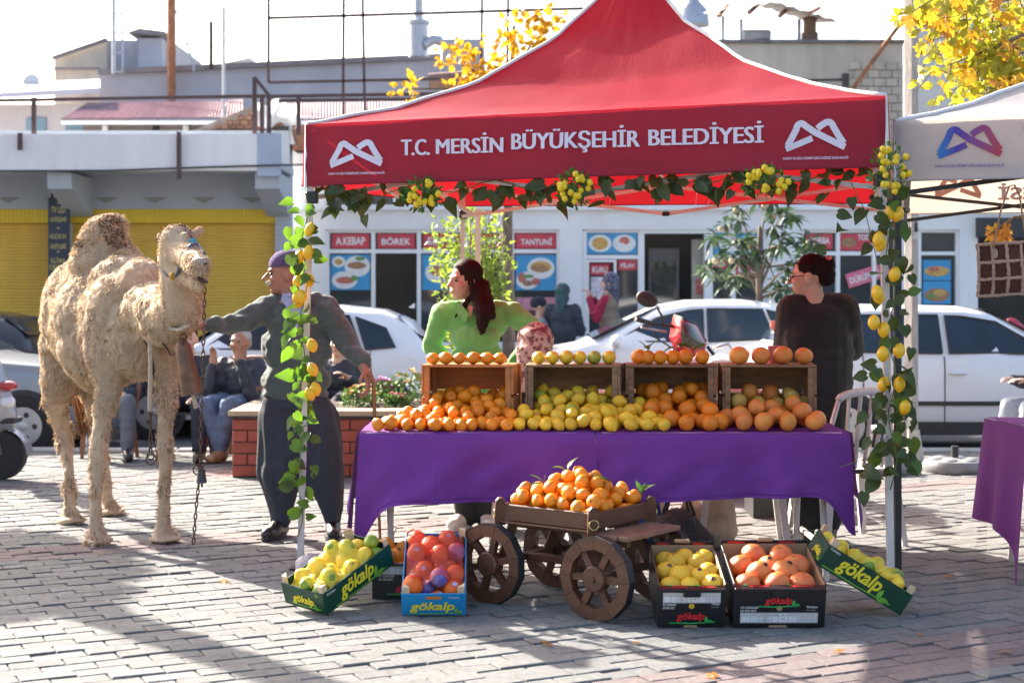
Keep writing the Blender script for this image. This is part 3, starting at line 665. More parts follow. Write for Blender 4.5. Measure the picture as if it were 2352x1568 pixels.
def cloth(label,x0,x1,yf,yb,z,hem0,hem1,dl,dr,seed,sideL,sideR,nx=150):
    # top, front drape with folds, and end drapes
    q=MB(); random.seed(seed)
    def folds(x,m): return .032*m*math.sin(x*9+seed+.8*math.sin(x*5))+.014*m*math.sin(x*25+seed*2+m)+.032*(.25+m)*NZ.noise(V((x*5+m*2,m*1.2,seed)))+.006*NZ.noise(V((x*16,m*14,seed)))-.004*math.exp(-((x-x0-.37)/.006)**2)-.004*math.exp(-((x-x0-.75)/.006)**2)
    def fn(a,m):
        x=x0+(x1-x0)*a; L=yb-yf; hem=hem0+(hem1-hem0)*a
        drop=hem-dl*math.exp(-((x-x0)/.1)**2)-dr*math.exp(-((x-x1)/.1)**2)
        if m<.3: return (x,yb-(yb-yf)*m/.3,z+.003*NZ.noise(V((x*8,m*9,seed))))
        k=(m-.3)/.7; zz=z-(z-drop)*k; r=min(1,k*7)
        fl=(x-x0)/(x1-x0)-.5
        return (x+fl*.05*k,yf-.018*math.sqrt(r)-.045*k+folds(x,k)*min(1,k*2),zz-.004)
    q.grid(fn,nx,26); q.tube([V(fn(i/nx,.955))+V((0,-.0015,0)) for i in range(nx+1)],.0022,4)
    def side(xe,s,hem,dd):
        def fs(a,m):
            y=yf-.018+(yb-yf)*a; h=hem-dd*math.exp(-(a/.25)**2); k=m
            return (xe+s*(.012+.05*k+.02*k*math.sin(a*13+seed)),y-.045*k*(1-a),z-.002-(z-h)*k)
        q.grid(fs,24,14)
    if sideL: side(x0,-1,hem0-.02,dl)
    if sideR: side(x1,1,hem1,dr)
    o=tag(q.build('tablecloth',m_purple,None,180,fix=False),label,'tablecloth'); 
    return o
ptable('white folding table under the left purple cloth',-.73,.39,TY,7.96,TZ,'fruit tables')
ptable('white folding table under the right purple cloth',.41,1.62,TY,7.96,TZ,'fruit tables')
cloth('plain purple cloth under the mandarins and lemons',-.735,.397,TY,7.97,TZ,.395,.41,.22,0,3,1,0)
cloth('plain purple cloth under the oranges and grapefruit',.405,1.625,TY,7.97,TZ,.395,.44,0,.2,5,0,1)
# ======================= FRUIT ========================================================
def fruit_meshes():
    d={}
    def bump(v,k,a): return v*(1+a*NZ.noise(v*k))
    def mk(key,m,r,fn,n=3,seg=18,ring=12,calyx=None):
        d[key]=[]
        for i in range(n):
            b=MB(); off=V((i*7.3,i*3.1,0))
            b.sph((0,0,0),r,seg,ring,None,0,lambda v:fn(v,off))
            if calyx:
                b.lathe([(.10*r[0],.9*r[2]),(.13*r[0],.93*r[2]),(.05*r[0],.985*r[2])],None,6,1)
            me=b.mesh(key,[m,m_calyx],180); d[key].append(me)
    mk('mandarin',m_mand,(.0345,.0345,.0305),lambda v,o:V((v.x,v.y,v.z*(1-.12*math.exp(-((v.x**2+v.y**2)/.06)))))*(1+.085*NZ.noise(v*1.7+o)+.03*NZ.noise(v*5+o)),7,calyx=1)
    mk('orange',m_oran,(.041,.041,.041),lambda v,o:v*(1+.06*NZ.noise(v*1.4+o)+.012*NZ.noise(v*6+o)),6,calyx=1)
    lem=lambda v,o:V((v.x*(1+.05*NZ.noise(v*2+o)),v.y*(1+.05*NZ.noise(v*2+o)),v.z*(1.05+.14*max(0,abs(v.z)-.88)/.12)))*(1+.04*NZ.noise(v*1.5+o)+.012*NZ.noise(v*7+o))
    mk('lemon',m_lem,(.0345,.0345,.038),lem,4); mk('green_lemon',m_limey,(.0345,.0345,.037),lem,2)
    mk('grapefruit',m_grap,(.049,.049,.044),lambda v,o:v*(1+.03*NZ.noise(v*1.3+o)),4)
    mk('pale_grapefruit',m_grap2,(.043,.043,.041),lambda v,o:v*(1+.03*NZ.noise(v*1.3+o)),2)
    mk('pink_grapefruit',m_pgrap,(.057,.057,.05),lambda v,o:V((v.x,v.y,v.z*(1-.07*math.exp(-((v.x**2+v.y**2)/.05)))))*(1+.03*NZ.noise(v*1.3+o)),4,calyx=1)
    mk('pomelo',m_pom,(.051,.051,.047),lambda v,o:v*(1+.02*NZ.noise(v*1.3+o)),3)
    return d
def fmat(name,c1,c2,rough=.36,bsc=420,bump=.3):
    return mat(name,c1,rough,0,16,bump,bsc,col2=c2,spec=.5,det=3,island=.14)
m_calyx=mat('calyx',(.16,.2,.05),.8,.3,20)
m_mand=fmat('mandarin_peel',(.84,.23,.006),(.90,.32,.01)); m_oran=fmat('orange_peel',(.84,.20,.006),(.82,.28,.012))
m_lem=fmat('lemon_peel',(.90,.56,.025),(.86,.56,.04)); m_limey=fmat('green_lemon_peel',(.30,.36,.03),(.5,.46,.05))
m_grap=fmat('grapefruit_peel',(.82,.34,.05),(.80,.22,.05)); m_grap2=fmat('pale_grapefruit_peel',(.66,.42,.09),(.6,.42,.08))
m_pgrap=fmat('pink_grapefruit_peel',(.78,.12,.045),(.82,.26,.05),.38); m_pom=fmat('yellow_grapefruit_peel',(.82,.48,.02),(.78,.46,.03),.38)
FM=fruit_meshes()
def fruit(kind,p,label,group,rot=None,sc=1.0,cat=None):
    o=bpy.data.objects.new({'green_lemon':'lemon','pale_grapefruit':'grapefruit','pink_grapefruit':'grapefruit','pomelo':'grapefruit'}.get(kind,kind),random.choice(FM[kind])); C.objects.link(o)
    o.location=p; o.rotation_euler=rot or (rnd(0,6.3),rnd(0,6.3),rnd(0,6.3)); o.scale=(sc,)*3
    return tag(o,label,cat or {'mandarin':'mandarin','orange':'orange','lemon':'lemon','green_lemon':'lemon'}.get(kind,'grapefruit'),group)
def heap(n,sample,rad,limit,floor,S,K=30):
    out=[]
    for _ in range(n):
        best=None
        for k in range(K):
            x,y=sample(); r=rnd(*rad); z=floor+r
            for (a,b_,c,q) in S:
                d2=(a-x)**2+(b_-y)**2; rr=(r+q)*.94
                if d2<rr*rr: z=max(z,c+math.sqrt(rr*rr-d2))
            if z+r>limit(x,y): continue
            if best is None or z<best[2]: best=(x,y,z,r)
        if best: S.append(best); out.append(best)
    return out
# crates --------------------------------------------------------------------------------
m_cr=[mat('crate_pine',(.42,.17,.05),.7,.22,7,.2,60,stretch=(1,6,6)),mat('crate_old',(.25,.15,.08),.8,.35,7,.3,60,stretch=(1,6,6)),mat('crate_brown',(.22,.12,.065),.8,.35,7,.3,60,stretch=(1,6,6)),mat('crate_worn',(.27,.155,.08),.8,.35,7,.3,60,stretch=(1,6,6))]
CRY=7.62; crs=[(-.2255,.468,'honey coloured wooden crate holding mandarins'),(.304,.48,'greyish wooden crate holding lemons'),(.799,.455,'dark wooden crate holding oranges'),(1.294,.47,'worn brown wooden crate holding grapefruit')]
CD=.29; CHt=.304; YAW=[R(-6),R(-5),R(-5),R(-5)]
for i,(cx,cw,lab) in enumerate(crs):
    Mx=M.Translation((cx,CRY,TZ+.004))@M.Rotation(YAW[i],4,'Z'); m=m_cr[i]
    t=thing('wooden_crate',lab,'crate',Mx=Mx,world=False); h=cw/2; e=.012
    def pt(nm,lo,hi): q=MB(); q.b2(lo,hi,0,.002); return q.build(nm,m,t)
    pt('base_board',(-h+e,0,0),(h-e,CD-e,e)); pt('top_board',(-h,.0,CHt-e),(h,CD*.48,CHt)); pt('top_board',(-h,CD*.5,CHt-e),(h,CD,CHt))
    for z0,z1 in ((.006,.145),(.165,CHt-e-.001)): pt('back_slat',(-h+e,CD-e,z0),(h-e,CD,z1))
    for s in (-1,1):
        for z0,z1 in ((0,.142),(.156,CHt-e-.001)):
            xa,xb=sorted((s*h,s*(h-e))); pt('side_slat',(xa,.001,z0),(xb,CD,z1))
        for y0 in (.002,CD-e-.032):
            xa,xb=sorted((s*(h-e-.001),s*(h-e-.03))); pt('corner_post',(xa,y0,e+.001),(xb,y0+.03,CHt-e-.001))
        xa,xb=sorted((s*(h+.001),s*(h+.013))); pt('side_batten',(xa,CD-.05,.002),(xb,CD-.006,CHt-.002))
    # nails
# piles ----------------------------------------------------------------------------------
random.seed(21)
SP=[]
def inside(x,y,r=.05):
    if y<CRY-.01: return True
    if y>CRY+CD-.06: return False
    return any(abs(x-cx-.012*(y-CRY)/CD*4)<cw/2-.03-r*.75 for cx,cw,_ in crs)
def smp(xa,xb,ya=7.335,yb=7.88,r=.035):
    def f():
        while 1:
            x=rnd(xa,xb);y=rnd(ya,yb)
            if inside(x,y,r): return x,y
    return f
def lim(xl,xr,r,h1,h2,edge=.2,tl=True,trr=True):
    def f(x,y):
        k=max(0,min(1,(y-7.335)/(CRY+.03-7.335))); z=TZ+2*r+.012+(h1-2*r)*k
        if y>CRY: z=TZ+h1+(h2-h1)*min(1,(y-CRY)/.12)
        ed=1
        if tl: ed=min(ed,(x-xl)/edge)
        if trr: ed=min(ed,(xr-x)/edge)
        ed=max(0,min(1,ed)); return max(TZ+2*r+.012,TZ+2*r+(z-TZ-2*r)*ed)
    return f
SP2=[]
def pile(kind,noun,crate,ps,grp,sc0,alt=None,altp=0,altin=False):
    row=sorted([p for p in ps if p[1]<7.40 and p[2]<TZ+.055],key=lambda p:p[0])
    num=['first','second','third','fourth','fifth','sixth','seventh','eighth','ninth','tenth','eleventh','twelfth','thirteenth','fourteenth','fifteenth','sixteenth']
    for p in ps:
        k=alt if alt and random.random()<altp and (not altin or p[1]>CRY) else kind
        col={'green_lemon':'greenish ','pale_grapefruit':'pale yellow '}.get(k,'')
        if p in row and row.index(p)<16: lab=f'{col}{noun} in the front row of the pile, {num[row.index(p)]} from the left'
        elif p[1]>CRY+.02: lab=f'{col}{noun} piled inside the {crate} crate'
        elif p[2]>TZ+.1: lab=f'{col}{noun} near the top of the pile before the {crate} crate'
        else: lab=f'{col}{noun} low in the pile before the {crate} crate'
        fruit(k,p[:3],lab,grp,sc=p[3]/sc0)
pile('mandarin','mandarin','honey coloured',heap(125,smp(-.655,.0,r=.034),(.0305,.036),lim(-.66,.02,.034,.15,.2,.22,True,False),TZ,SP),'mandarins piled on the table',.0335)
pile('lemon','lemon','greyish',heap(150,smp(-.07,.74,r=.036),(.032,.0385),lim(-.09,.80,.036,.165,.2,.22),TZ,SP),'lemons piled on the table',.0365,'green_lemon',.1)
pile('orange','orange','dark',heap(70,smp(.5,1.02,r=.041),(.038,.046),lim(.5,1.06,.041,.16,.22,.16,True,False),TZ,SP),'oranges piled on the table',.041)
pile('grapefruit','grapefruit','worn',heap(55,smp(1.03,1.53,r=.048),(.043,.053),lim(1.0,1.56,.048,.155,.21,.14,False,True),TZ,SP),'grapefruit piled on the table',.048,'pale_grapefruit',.5,True)
ordn=['leftmost','second','third','fourth','fifth','last']
ZT=TZ+.004+CHt
def toprow(xsD,kind,Y,r,crate,kinds=None,rot=None):
    for i,x in enumerate(xsD):
        k=kinds[i] if kinds else kind; X=(x-CX)/F*Y; n=len(xsD)
        nm='leftmost' if i==0 else ('rightmost' if i==n-1 else ordn[i]+' from the left')
        kk=k.replace('_',' ').replace('pale ',''); s=rnd(.96,1.06)
        fruit(k,(X,Y+rnd(-.01,.01),ZT+r*s-.001),f'{kk} in the row on the {crate} crate, {nm}',f'row on the {crate} crate',rot=(rnd(-.3,.3),rnd(-.3,.3),rnd(0,6)) if rot is None else rot,sc=s)
toprow([994,1024,1055,1087,1118,1148],'mandarin',7.70,.031,'honey coloured')
toprow([1237,1269,1301,1332,1365,1399],'lemon',7.70,.0345,'greyish',['lemon','lemon','lemon','lemon','green_lemon','lemon'],(R(80),.3,.2))
toprow([1467,1488,1516,1546,1574,1613],'orange',7.70,.037,'dark',None)
for o in C.objects:
    if o.get('group')=='row on the dark crate': o.scale=tuple(s*.9 for s in o.scale)
toprow([1697,1748,1798,1846],'grapefruit',7.70,.0445,'worn')
# leaf sprigs
m_leafd=mat('citrus_leaf',(.045,.10,.02),.4,.3,12,trans=.3,tcol=(.12,.3,.03))
def leafmesh(L,W,m,curl=.2,name='leaf',n=6,heart=False):
    b=MB(); vs=[];fs=[]
    for i in range(n+1):
        t=i/n; w=W*math.sin(PI*min(1,(t**.62 if heart else t**.85)))*.5; 
        if i==0: w=W*.02 if not heart else W*.18
        x=L*t-(L*.0); z=-curl*L*t*t
        bk=-.12*L if heart and i<=1 else 0
        vs+=[(x+bk,w,z+w*.35),(x,0,z),(x+bk,-w,z+w*.35)]
    for i in range(n): a=i*3; fs+=[(a,a+1,a+4,a+3),(a+1,a+2,a+5,a+4)]
    b.add(vs,fs); return b.mesh(name,m,180,fix=False)
LF=[leafmesh(.075,.03,m_leafd,.25),leafmesh(.06,.026,m_leafd,-.15),leafmesh(.085,.032,m_leafd,.5)]
def sprig(label,base,leaves,parent=None,group=None):
    t=thing('leaf_sprig',label,'leaf sprig',base,world=False,group=group)
    q=MB(); q.tube([(0,0,0),(.004,.003,.03),(.01,.0,.05)],.0022,5); q.build('twig',m_calyx,t)
    for (dx,dz,az,el,k) in leaves:
        o=ob('leaf',LF[k],t,(dx,0,dz),(rnd(-.6,.6),-el,az))
sprig('green leaf sprig standing between oranges on the dark crate',P(1487,812,7.70),[(.0,.01,.4,1.2,2),(.0,.02,2.4,.9,0),(0,.0,3.4,.1,1),(.01,.02,4.2,.5,0)],group='sprigs on the dark crate')
sprig('drooping green leaf sprig behind the middle oranges on the dark crate',P(1555,806,7.74),[(.0,.03,0,.1,2),(.0,.02,3.2,.0,2),(0,.04,-.2,-.9,1),(.02,.03,.5,.3,0)],group='sprigs on the dark crate')
sprig('dark leaf sprig beside the last orange on the dark crate',P(1592,815,7.74),[(.0,.02,.2,.8,2),(.0,.0,.3,-.4,0),(0,.03,2.8,.4,1)],group='sprigs on the dark crate')
# paper cup
b=MB(); b.lathe([(.026,0),(.033,.085),(.035,.087),(.035,.09),(.031,.088),(.025,.004)],M.Translation((( 1778-CX)/F*7.82,7.82,ZT)),20); simple('paper_cup','pinkish red paper cup behind the grapefruit on the worn crate','cup',b,mat('pink_cup',(.58,.16,.15),.5,.1,30),40)
# ======================= CART =========================================================
m_wood=mat('cart_wood',(.105,.04,.018),.5,.3,5,.15,50,stretch=(1,1,5),coat=.15)
m_woodl=mat('cart_wood_light',(.22,.12,.075),.55,.25,5,.15,50,stretch=(4,1,1))
m_tread=mat('black_tread',(.02,.02,.022),.6,.3,8)
m_brass=mat('brass',(.7,.52,.2),.3,.1,8,metal=1)
cw=V((.79,-.613,0)).normalized(); cv=V((.613,.79,0)).normalized()
CO=V((-.055,6.875,0))
ct=thing('wooden_cart','small brown wooden cart with four spoked wheels heaped with mandarins','cart',CO+cw*.26+cv*.23)
def cp(a,b_,z): return CO+cw*a+cv*b_+V((0,0,z))
Rc=M(((cw.x,cv.x,0),(cw.y,cv.y,0),(0,0,1)))
def cb(nm,a0,a1,b0,b1,z0,z1,m=m_wood,par=None,bv=.004):
    q=MB(); q.box(cp((a0+a1)/2,(b0+b1)/2,(z0+z1)/2),(a1-a0,b1-b0,z1-z0),Rc,0,bv); return q.build(nm,m,par or ct)
TL,TW=.512,.461; TB=.372
for i in range(4): cb('tray_plank',0.01,TL-.01,.012+i*.109,.012+i*.109+.107,TB,TB+.015)
cb('tray_side',.02,TL-.02,0,.018,TB,TB+.075); cb('tray_side',.02,TL-.02,TW-.018,TW,TB,TB+.075)
cb('tray_end',0,.018,.02,TW-.02,TB,TB+.075); cb('tray_end',TL-.018,TL,.02,TW-.02,TB,TB+.075)
cb('tray_ledge',.0,TL,-.014,.01,TB-.012,TB-.001)
for a in (0,TL):
    for b_ in (0,TW):
        q=MB(); Mx=M.Translation(cp(a,b_,TB-.02))@Rc.to_4x4()@M.Rotation(R(45),4,'Z')@M.Rotation(R(8 if 1 else 0),4,'X')
        q.prism([Mx@V(p) for p in [(-.024,-.012,0),(.024,-.012,0),(.024,-.012,.09),(.02,-.012,.112),(.008,-.012,.125),(-.008,-.012,.125),(-.02,-.012,.112),(-.024,-.012,.09)]],Mx.to_3x3()@V((0,.024,0))); o=q.build('corner_post',m_wood,ct)
        q=MB(); out=(cw*(1 if a else -1)+cv*(1 if b_ else -1)).normalized(); c=cp(a,b_,TB+.035)+out*.026
        sd=V((0,0,1)).cross(out); q.tube([c+sd*(.021*math.cos(t*PI/8))+V((0,0,.021*math.sin(t*PI/8)-.008)) for t in range(17)],.0028,6); q.build('brass_ring',m_brass,o,180)
# lower bench board
q=MB(); pts=[(TL-.02,-.0,0),(TL+.11,.0,0),(TL+.15,.02,0),(TL+.17,.06,0),(TL+.17,TW-.06,0),(TL+.15,TW-.02,0),(TL+.11,TW,0),(TL-.02,TW,0)]
for k in range(4):
    x0=TL-.02+k*.047; cb('bench_plank',x0,x0+.045 if k<3 else x0+.05,.0+(.012 if k==3 else 0),TW-(.012 if k==3 else 0),.335,.357,m_woodl)
cb('bench_rail',TL-.03,TL+.14,.06,.09,.30,.334); cb('bench_rail',TL-.03,TL+.14,TW-.09,TW-.06,.30,.334)
cb('under_beam',.02,TL-.02,.09,.13,.33,.371); cb('under_beam',.02,TL-.02,TW-.13,TW-.09,.33,.371)
# wheels
WR=.178
def wheel(a,b_,s,ph):
    c=cp(a,b_,WR); q0=None
    ax=cv*s; Rw=M((( cw.x,0,ax.x),(cw.y,0,ax.y),(0,1,ax.z))) # local x->cw, y->up, z->axle outward
    def wp(x,y,z): return c+Rw@V((x,y,z))
    n=12; th=.045
    hub=MB(); hub.lathe([(.042,-.03),(.056,-.026),(.056,.028),(.05,.034),(.012,.034),(.012,.042)],M.Translation(c)@Rw.to_4x4(),20); w=hub.build('wheel',m_wood,ct,35)
    for i in range(n):
        t0=2*PI*(i)/n+ph; t1=2*PI*(i+1)/n+ph; ro=WR/math.cos(PI/n)*.985; ri=.127; g=.006
        p=[(ro*math.cos(t0+g),ro*math.sin(t0+g)),(ro*math.cos(t1-g),ro*math.sin(t1-g)),(ri*math.cos(t1-g),ri*math.sin(t1-g)),(ri*math.cos(t0+g),ri*math.sin(t0+g))]
        f=MB(); f.prism([wp(x,y,-th/2) for x,y in p],Rw@V((0,0,th))); f.build('felloe',m_wood,w)
        tr=MB(); k=1.012; tr.prism([wp(p[0][0]*k,p[0][1]*k,-th/2-.001),wp(p[1][0]*k,p[1][1]*k,-th/2-.001),wp(p[1][0],p[1][1],-th/2-.001),wp(p[0][0],p[0][1],-th/2-.001)],Rw@V((0,0,th+.002))); tr.build('tread',m_tread,w)
    for i in range(6):
        t=2*PI*i/6+ph; d=V((math.cos(t),math.sin(t),0)); e=V((-d.y,d.x,0)); f=MB()
        f.prism([wp(*(d*.05+e*.015+V((0,0,-.012)))),wp(*(d*.129+e*.015+V((0,0,-.012)))),wp(*(d*.129-e*.015+V((0,0,-.012)))),wp(*(d*.05-e*.015+V((0,0,-.012))))],Rw@V((0,0,.026))); f.build('spoke',m_wood,w)
wheel(-.02,-.045,-1,R(15)); wheel(.565,-.045,-1,R(0)); wheel(-.02,TW+.0,1,R(8)); wheel(.565,TW+.0,1,R(20))
for a in (-.02,.565):
    cb('axle',a-.016,a+.016,-.01,TW-.03,WR-.016,WR+.016)
    for b_ in (.03,TW-.07):
        a2=.06 if a<.2 else TL-.06; q=MB(); q.bar(cp(a,b_,WR),cp(a2,b_,TB),.04); q.build('bracket',m_wood,ct)
cb('long_beam',-.02,.565,TW/2-.02,TW/2+.02,WR-.018,WR+.018)
# mandarins on the cart
random.seed(5)
def csm():
    return rnd(.035,TL-.035),rnd(.035,TW-.035)
cS=[]
def clim(x,y):
    d=min(x,TL-x,y,TW-y); return TB+.015+.132+max(0,d-.04)*.6
hp_=heap(230,csm,(.030,.0345),clim,TB+.015,cS,40)
for p in hp_:
    top='at the top of' if p[2]>TB+.17 else ('along the rim of' if min(p[0],TL-p[0],p[1],TW-p[1])<.09 else 'halfway up')
    fruit('mandarin',cp(*p[:3]),f'mandarin {top} the heap on the wooden cart','mandarins on the cart',sc=p[3]/.0335)
def csprig(a,b_,z,label,lv): sprig(label,cp(a,b_,z),lv,group='leaf sprigs on the cart heap')
csprig(.22,.22,TB+.2,'leaf sprig sticking up at the very top of the cart heap',[(0,.02,.9,1.1,2),(0,.0,3.9,-.2,0),(0,.01,2.2,.6,2)])
csprig(.34,.24,TB+.17,'broad leaf sprig pointing right near the top of the cart heap',[(0,.02,.0,.2,2),(0,.02,-.4,.3,2),(.0,.0,3.6,-.6,0),(.02,.03,-1.4,-.5,1)])
csprig(.14,.14,TB+.15,'leaf sprig with pale leaves on the left slope of the cart heap',[(0,.02,2.6,.6,0),(0,.01,3.4,.2,2),(0,.0,-1.5,-.6,2)])
csprig(.33,.1,TB+.12,'leaf sprig low on the front slope of the cart heap',[(0,.01,-1.2,-.3,2),(0,.01,-.4,-.2,0),(0,.02,-2.2,-.5,0)])
csprig(TL-.03,TW-.03,TB+.09,'small leaf sprig standing at the back corner of the cart',[(0,.03,.0,.7,0),(0,.02,.8,.9,1),(0,.03,2.4,.9,1)])
# ======================= FRUIT BOXES ==================================================
m_gcard=mat('green_card',(.008,.055,.03),.35,.08,5); m_bcard=mat('blue_card',(.012,.24,.52),.35,.06,5); m_kcard=mat('black_card',(.012,.012,.015),.4,.2,6)
m_board=mat('raw_cardboard',(.36,.23,.13),.85,.12,12,.1,90); m_post=mat('raw_pine',(.62,.48,.30),.75,.15,10,stretch=(1,1,6))
m_ylw=mat('yellow_ink',(.85,.72,.03),.5,.03,5); m_gleaf=mat('green_ink',(.20,.48,.05),.5,.05,5); m_gleaf2=mat('bright_green_ink',(.04,.42,.08),.5,.05,5); m_redink=mat('red_ink',(.72,.025,.03),.5,.05,5)
m_paper=mat('white_label',(.75,.74,.74),.6,.04,6); m_ink=mat('dark_ink',(.12,.12,.13),.6,.05,6); m_whiteink=mat('white_ink',(.7,.7,.7),.5,.04,6)
def leaflogo(b,x,y,s,Mx,mi=0,ang=0):
    def lf(cx,cy,l,w,a):
        pts=[]
        for i in range(13):
            t=i/12; pts.append((l*t,w*math.sin(PI*t)))
        for i in range(11,0,-1): t=i/12; pts.append((l*t,-w*math.sin(PI*t)*.75))
        ca,sa=math.cos(a),math.sin(a); plate(b,[(cx+px*ca-py*sa,cy+px*sa+py*ca) for px,py in pts],Mx,.003,mi)
    lf(x,y,s,s*.24,R(80)+ang); lf(x+s*.05,y,s*.95,s*.24,R(22)+ang)
def brand(parent,Mx,x,y,w,h,m,mleaf,leafs,swoosh=None):
    text('gökalp',w,h,m,parent,Mx@M.Translation((x,y,0)),shear=.22,off=.028,name='lettering')
    b=MB(); leaflogo(b,x+w+leafs*.1,y-h*.1,leafs,Mx)
    if swoosh: ribbon(b,[(swoosh[0],swoosh[2]),(swoosh[0]+(swoosh[1]-swoosh[0])*.5,swoosh[2]-.002),(swoosh[1],swoosh[2]+.004)],.005,Mx)
    b.build('leaf_emblem',mleaf,parent,fix=False)
def tray(label,o,ex,ey,Lx,Ly,Hh,mside,open_y0=False):
    Mx=frame(o,ex,ey); t=thing('fruit_box',label,'fruit box',Mx=Mx,world=False); e=.006
    def pt(nm,lo,hi,m): q=MB(); q.b2(lo,hi,0,.001); return q.build(nm,m,t)
    pt('base_panel',(0.002,0.002,0),(Lx-.002,Ly-.002,e),m_post)
    S={}
    S['y0']=pt('side_panel',(0,0,.001),(Lx,e,Hh),mside); S['y1']=pt('side_panel',(0,Ly-e,.001),(Lx,Ly,Hh),mside)
    S['x0']=pt('end_panel',(0,e+.0005,.001),(e,Ly-e-.0005,Hh),mside); S['x1']=pt('end_panel',(Lx-e,e+.0005,.001),(Lx,Ly-e-.0005,Hh),mside)
    for a,s in ((e,1),(Lx-e,-1)):
        for b_,r in ((e,1),(Ly-e,-1)):
            q=MB(); q.prism([(a,b_,.002),(a+s*.03,b_,.002),(a,b_+r*.03,.002)],(0,0,Hh+.03)); q.build('corner_post',m_post,t)
    FR={'y0':frame((0,0,0),(1,0,0),(0,0,1)),'x0':frame((0,Ly,0),(0,-1,0),(0,0,1)),'x1':frame((Lx,0,0),(0,1,0),(0,0,1)),'y1':frame((Lx,Ly,0),(-1,0,0),(0,0,1))}
    return t,Mx,S,FR
m_net_y=None
def netmat(name,col,dens,gl=.35,cell=240):
    m=bpy.data.materials.new(name); m.use_nodes=True; t=m.node_tree; N=t.nodes; b=N['Principled BSDF']; b.inputs[0].default_value=(*col,1); b.inputs['Roughness'].default_value=gl
    tc=N.new('ShaderNodeTexCoord'); ad=[]
    sx=N.new('ShaderNodeSeparateXYZ'); t.links.new(tc.outputs['UV'],sx.inputs[0])
    for op in ('ADD','SUBTRACT'):
        a=N.new('ShaderNodeMath'); a.operation=op; t.links.new(sx.outputs[0],a.inputs[0]); t.links.new(sx.outputs[1],a.inputs[1])
        s=N.new('ShaderNodeMath'); s.operation='MULTIPLY'; s.inputs[1].default_value=cell; t.links.new(a.outputs[0],s.inputs[0])
        f=N.new('ShaderNodeMath'); f.operation='FRACT'; t.links.new(s.outputs[0],f.inputs[0])
        g=N.new('ShaderNodeMath'); g.operation='LESS_THAN'; g.inputs[1].default_value=dens; t.links.new(f.outputs[0],g.inputs[0]); ad.append(g)
    mx=N.new('ShaderNodeMath'); mx.operation='MAXIMUM'; t.links.new(ad[0].outputs[0],mx.inputs[0]); t.links.new(ad[1].outputs[0],mx.inputs[1]); t.links.new(mx.outputs[0],b.inputs['Alpha'])
    return m
def netbag(label,Mx,fr,x0,x1,y0,y1,m,zlo,ties=()):
    nx,ny=44,44; hgt={}
    for j in range(ny+1):
        for i in range(nx+1):
            x=x0+(x1-x0)*i/nx;y=y0+(y1-y0)*j/ny; z=zlo
            for (a,b_,c,r) in fr:
                d=math.hypot(a-x,b_-y)
                if d<r*1.02: z=max(z,c+math.sqrt(max(0,(r*1.03)**2-d*d))+.003)
                elif d<r*1.9: z=max(z,c+r*.2-(d-r)*1.1)
            hgt[i,j]=z
    for _ in range(2):
        h2={}
        for (i,j),z in hgt.items():
            n=[hgt.get((i+a,j+b_),z) for a,b_ in((1,0),(-1,0),(0,1),(0,-1))]; h2[i,j]=max(z,sum(n)/4) if _==0 else max(z-.002,(z+sum(n)/4)/2)
        hgt=h2
    b=MB(); b.add([(x0+(x1-x0)*i/nx,y0+(y1-y0)*j/ny,hgt[i,j]) for j in range(ny+1) for i in range(nx+1)],[(j*(nx+1)+i,j*(nx+1)+i+1,(j+1)*(nx+1)+i+1,(j+1)*(nx+1)+i) for j in range(ny) for i in range(nx)])
    me=b.mesh('net_bag',m,180,fix=False); uv=me.uv_layers.new(name='UVMap')
    for l in me.loops: v=me.vertices[l.vertex_index].co; uv.data[l.index].uv=(v.x,v.y+v.z*.6)
    o=bpy.data.objects.new('net_bag',me); C.objects.link(o); o.matrix_world=Mx; return tag(o,label,'net bag')
def boxfruit(Mx,fr,kind,lab,grp,sc0,sticker=None,up=False,tilt=.5):
    out=[]
    for p in fr:
        o=fruit(kind,Mx@V(p[:3]),lab(p) if callable(lab) else lab,grp,sc=p[3]/sc0,rot=(rnd(-tilt,tilt),rnd(-tilt,tilt),rnd(0,6)) if up else None); out.append(o)
        if sticker and random.random()<sticker[1]:
            d=V((rnd(-.5,.5),rnd(-.9,-.2),1)).normalized(); r=p[3]*.97
            w_=Mx@V(p[:3])+(Mx.to_3x3()@d)*(r+.001); dd=Mx.to_3x3()@d
            q=MB(); q.lathe([(.011,0),(.010,.001)],M.Translation(w_)@dd.to_track_quat('Z','Y').to_matrix().to_4x4(),12); s=q.build('sticker',sticker[0],None); s.parent=o; s.matrix_parent_inverse=(M.Translation(o.location)@o.rotation_euler.to_matrix().to_4x4()@M.Diagonal((o.scale[0],)*3+(1,))).inverted()
    return out
m_gst=mat('green_sticker',(.02,.16,.06),.4,.2,60); m_kst=mat('black_sticker',(.06,.02,.02),.4,.4,80); m_bst=mat('pale_sticker',(.4,.45,.7),.4,.3,80)
m_wrapg=mat('green_wrap',(.03,.17,.03),.45,.0,22,.3,60,col2=(.45,.5,.03)); m_wrapb=mat('blue_wrap',(.06,.08,.42),.35,.0,25,.3,60,col2=(.35,.2,.3),coat=.3)
NETY=netmat('yellow_net',(.88,.70,.06),.36,.25); NETR=netmat('red_net',(.85,.09,.05),.25,.22)
random.seed(11)
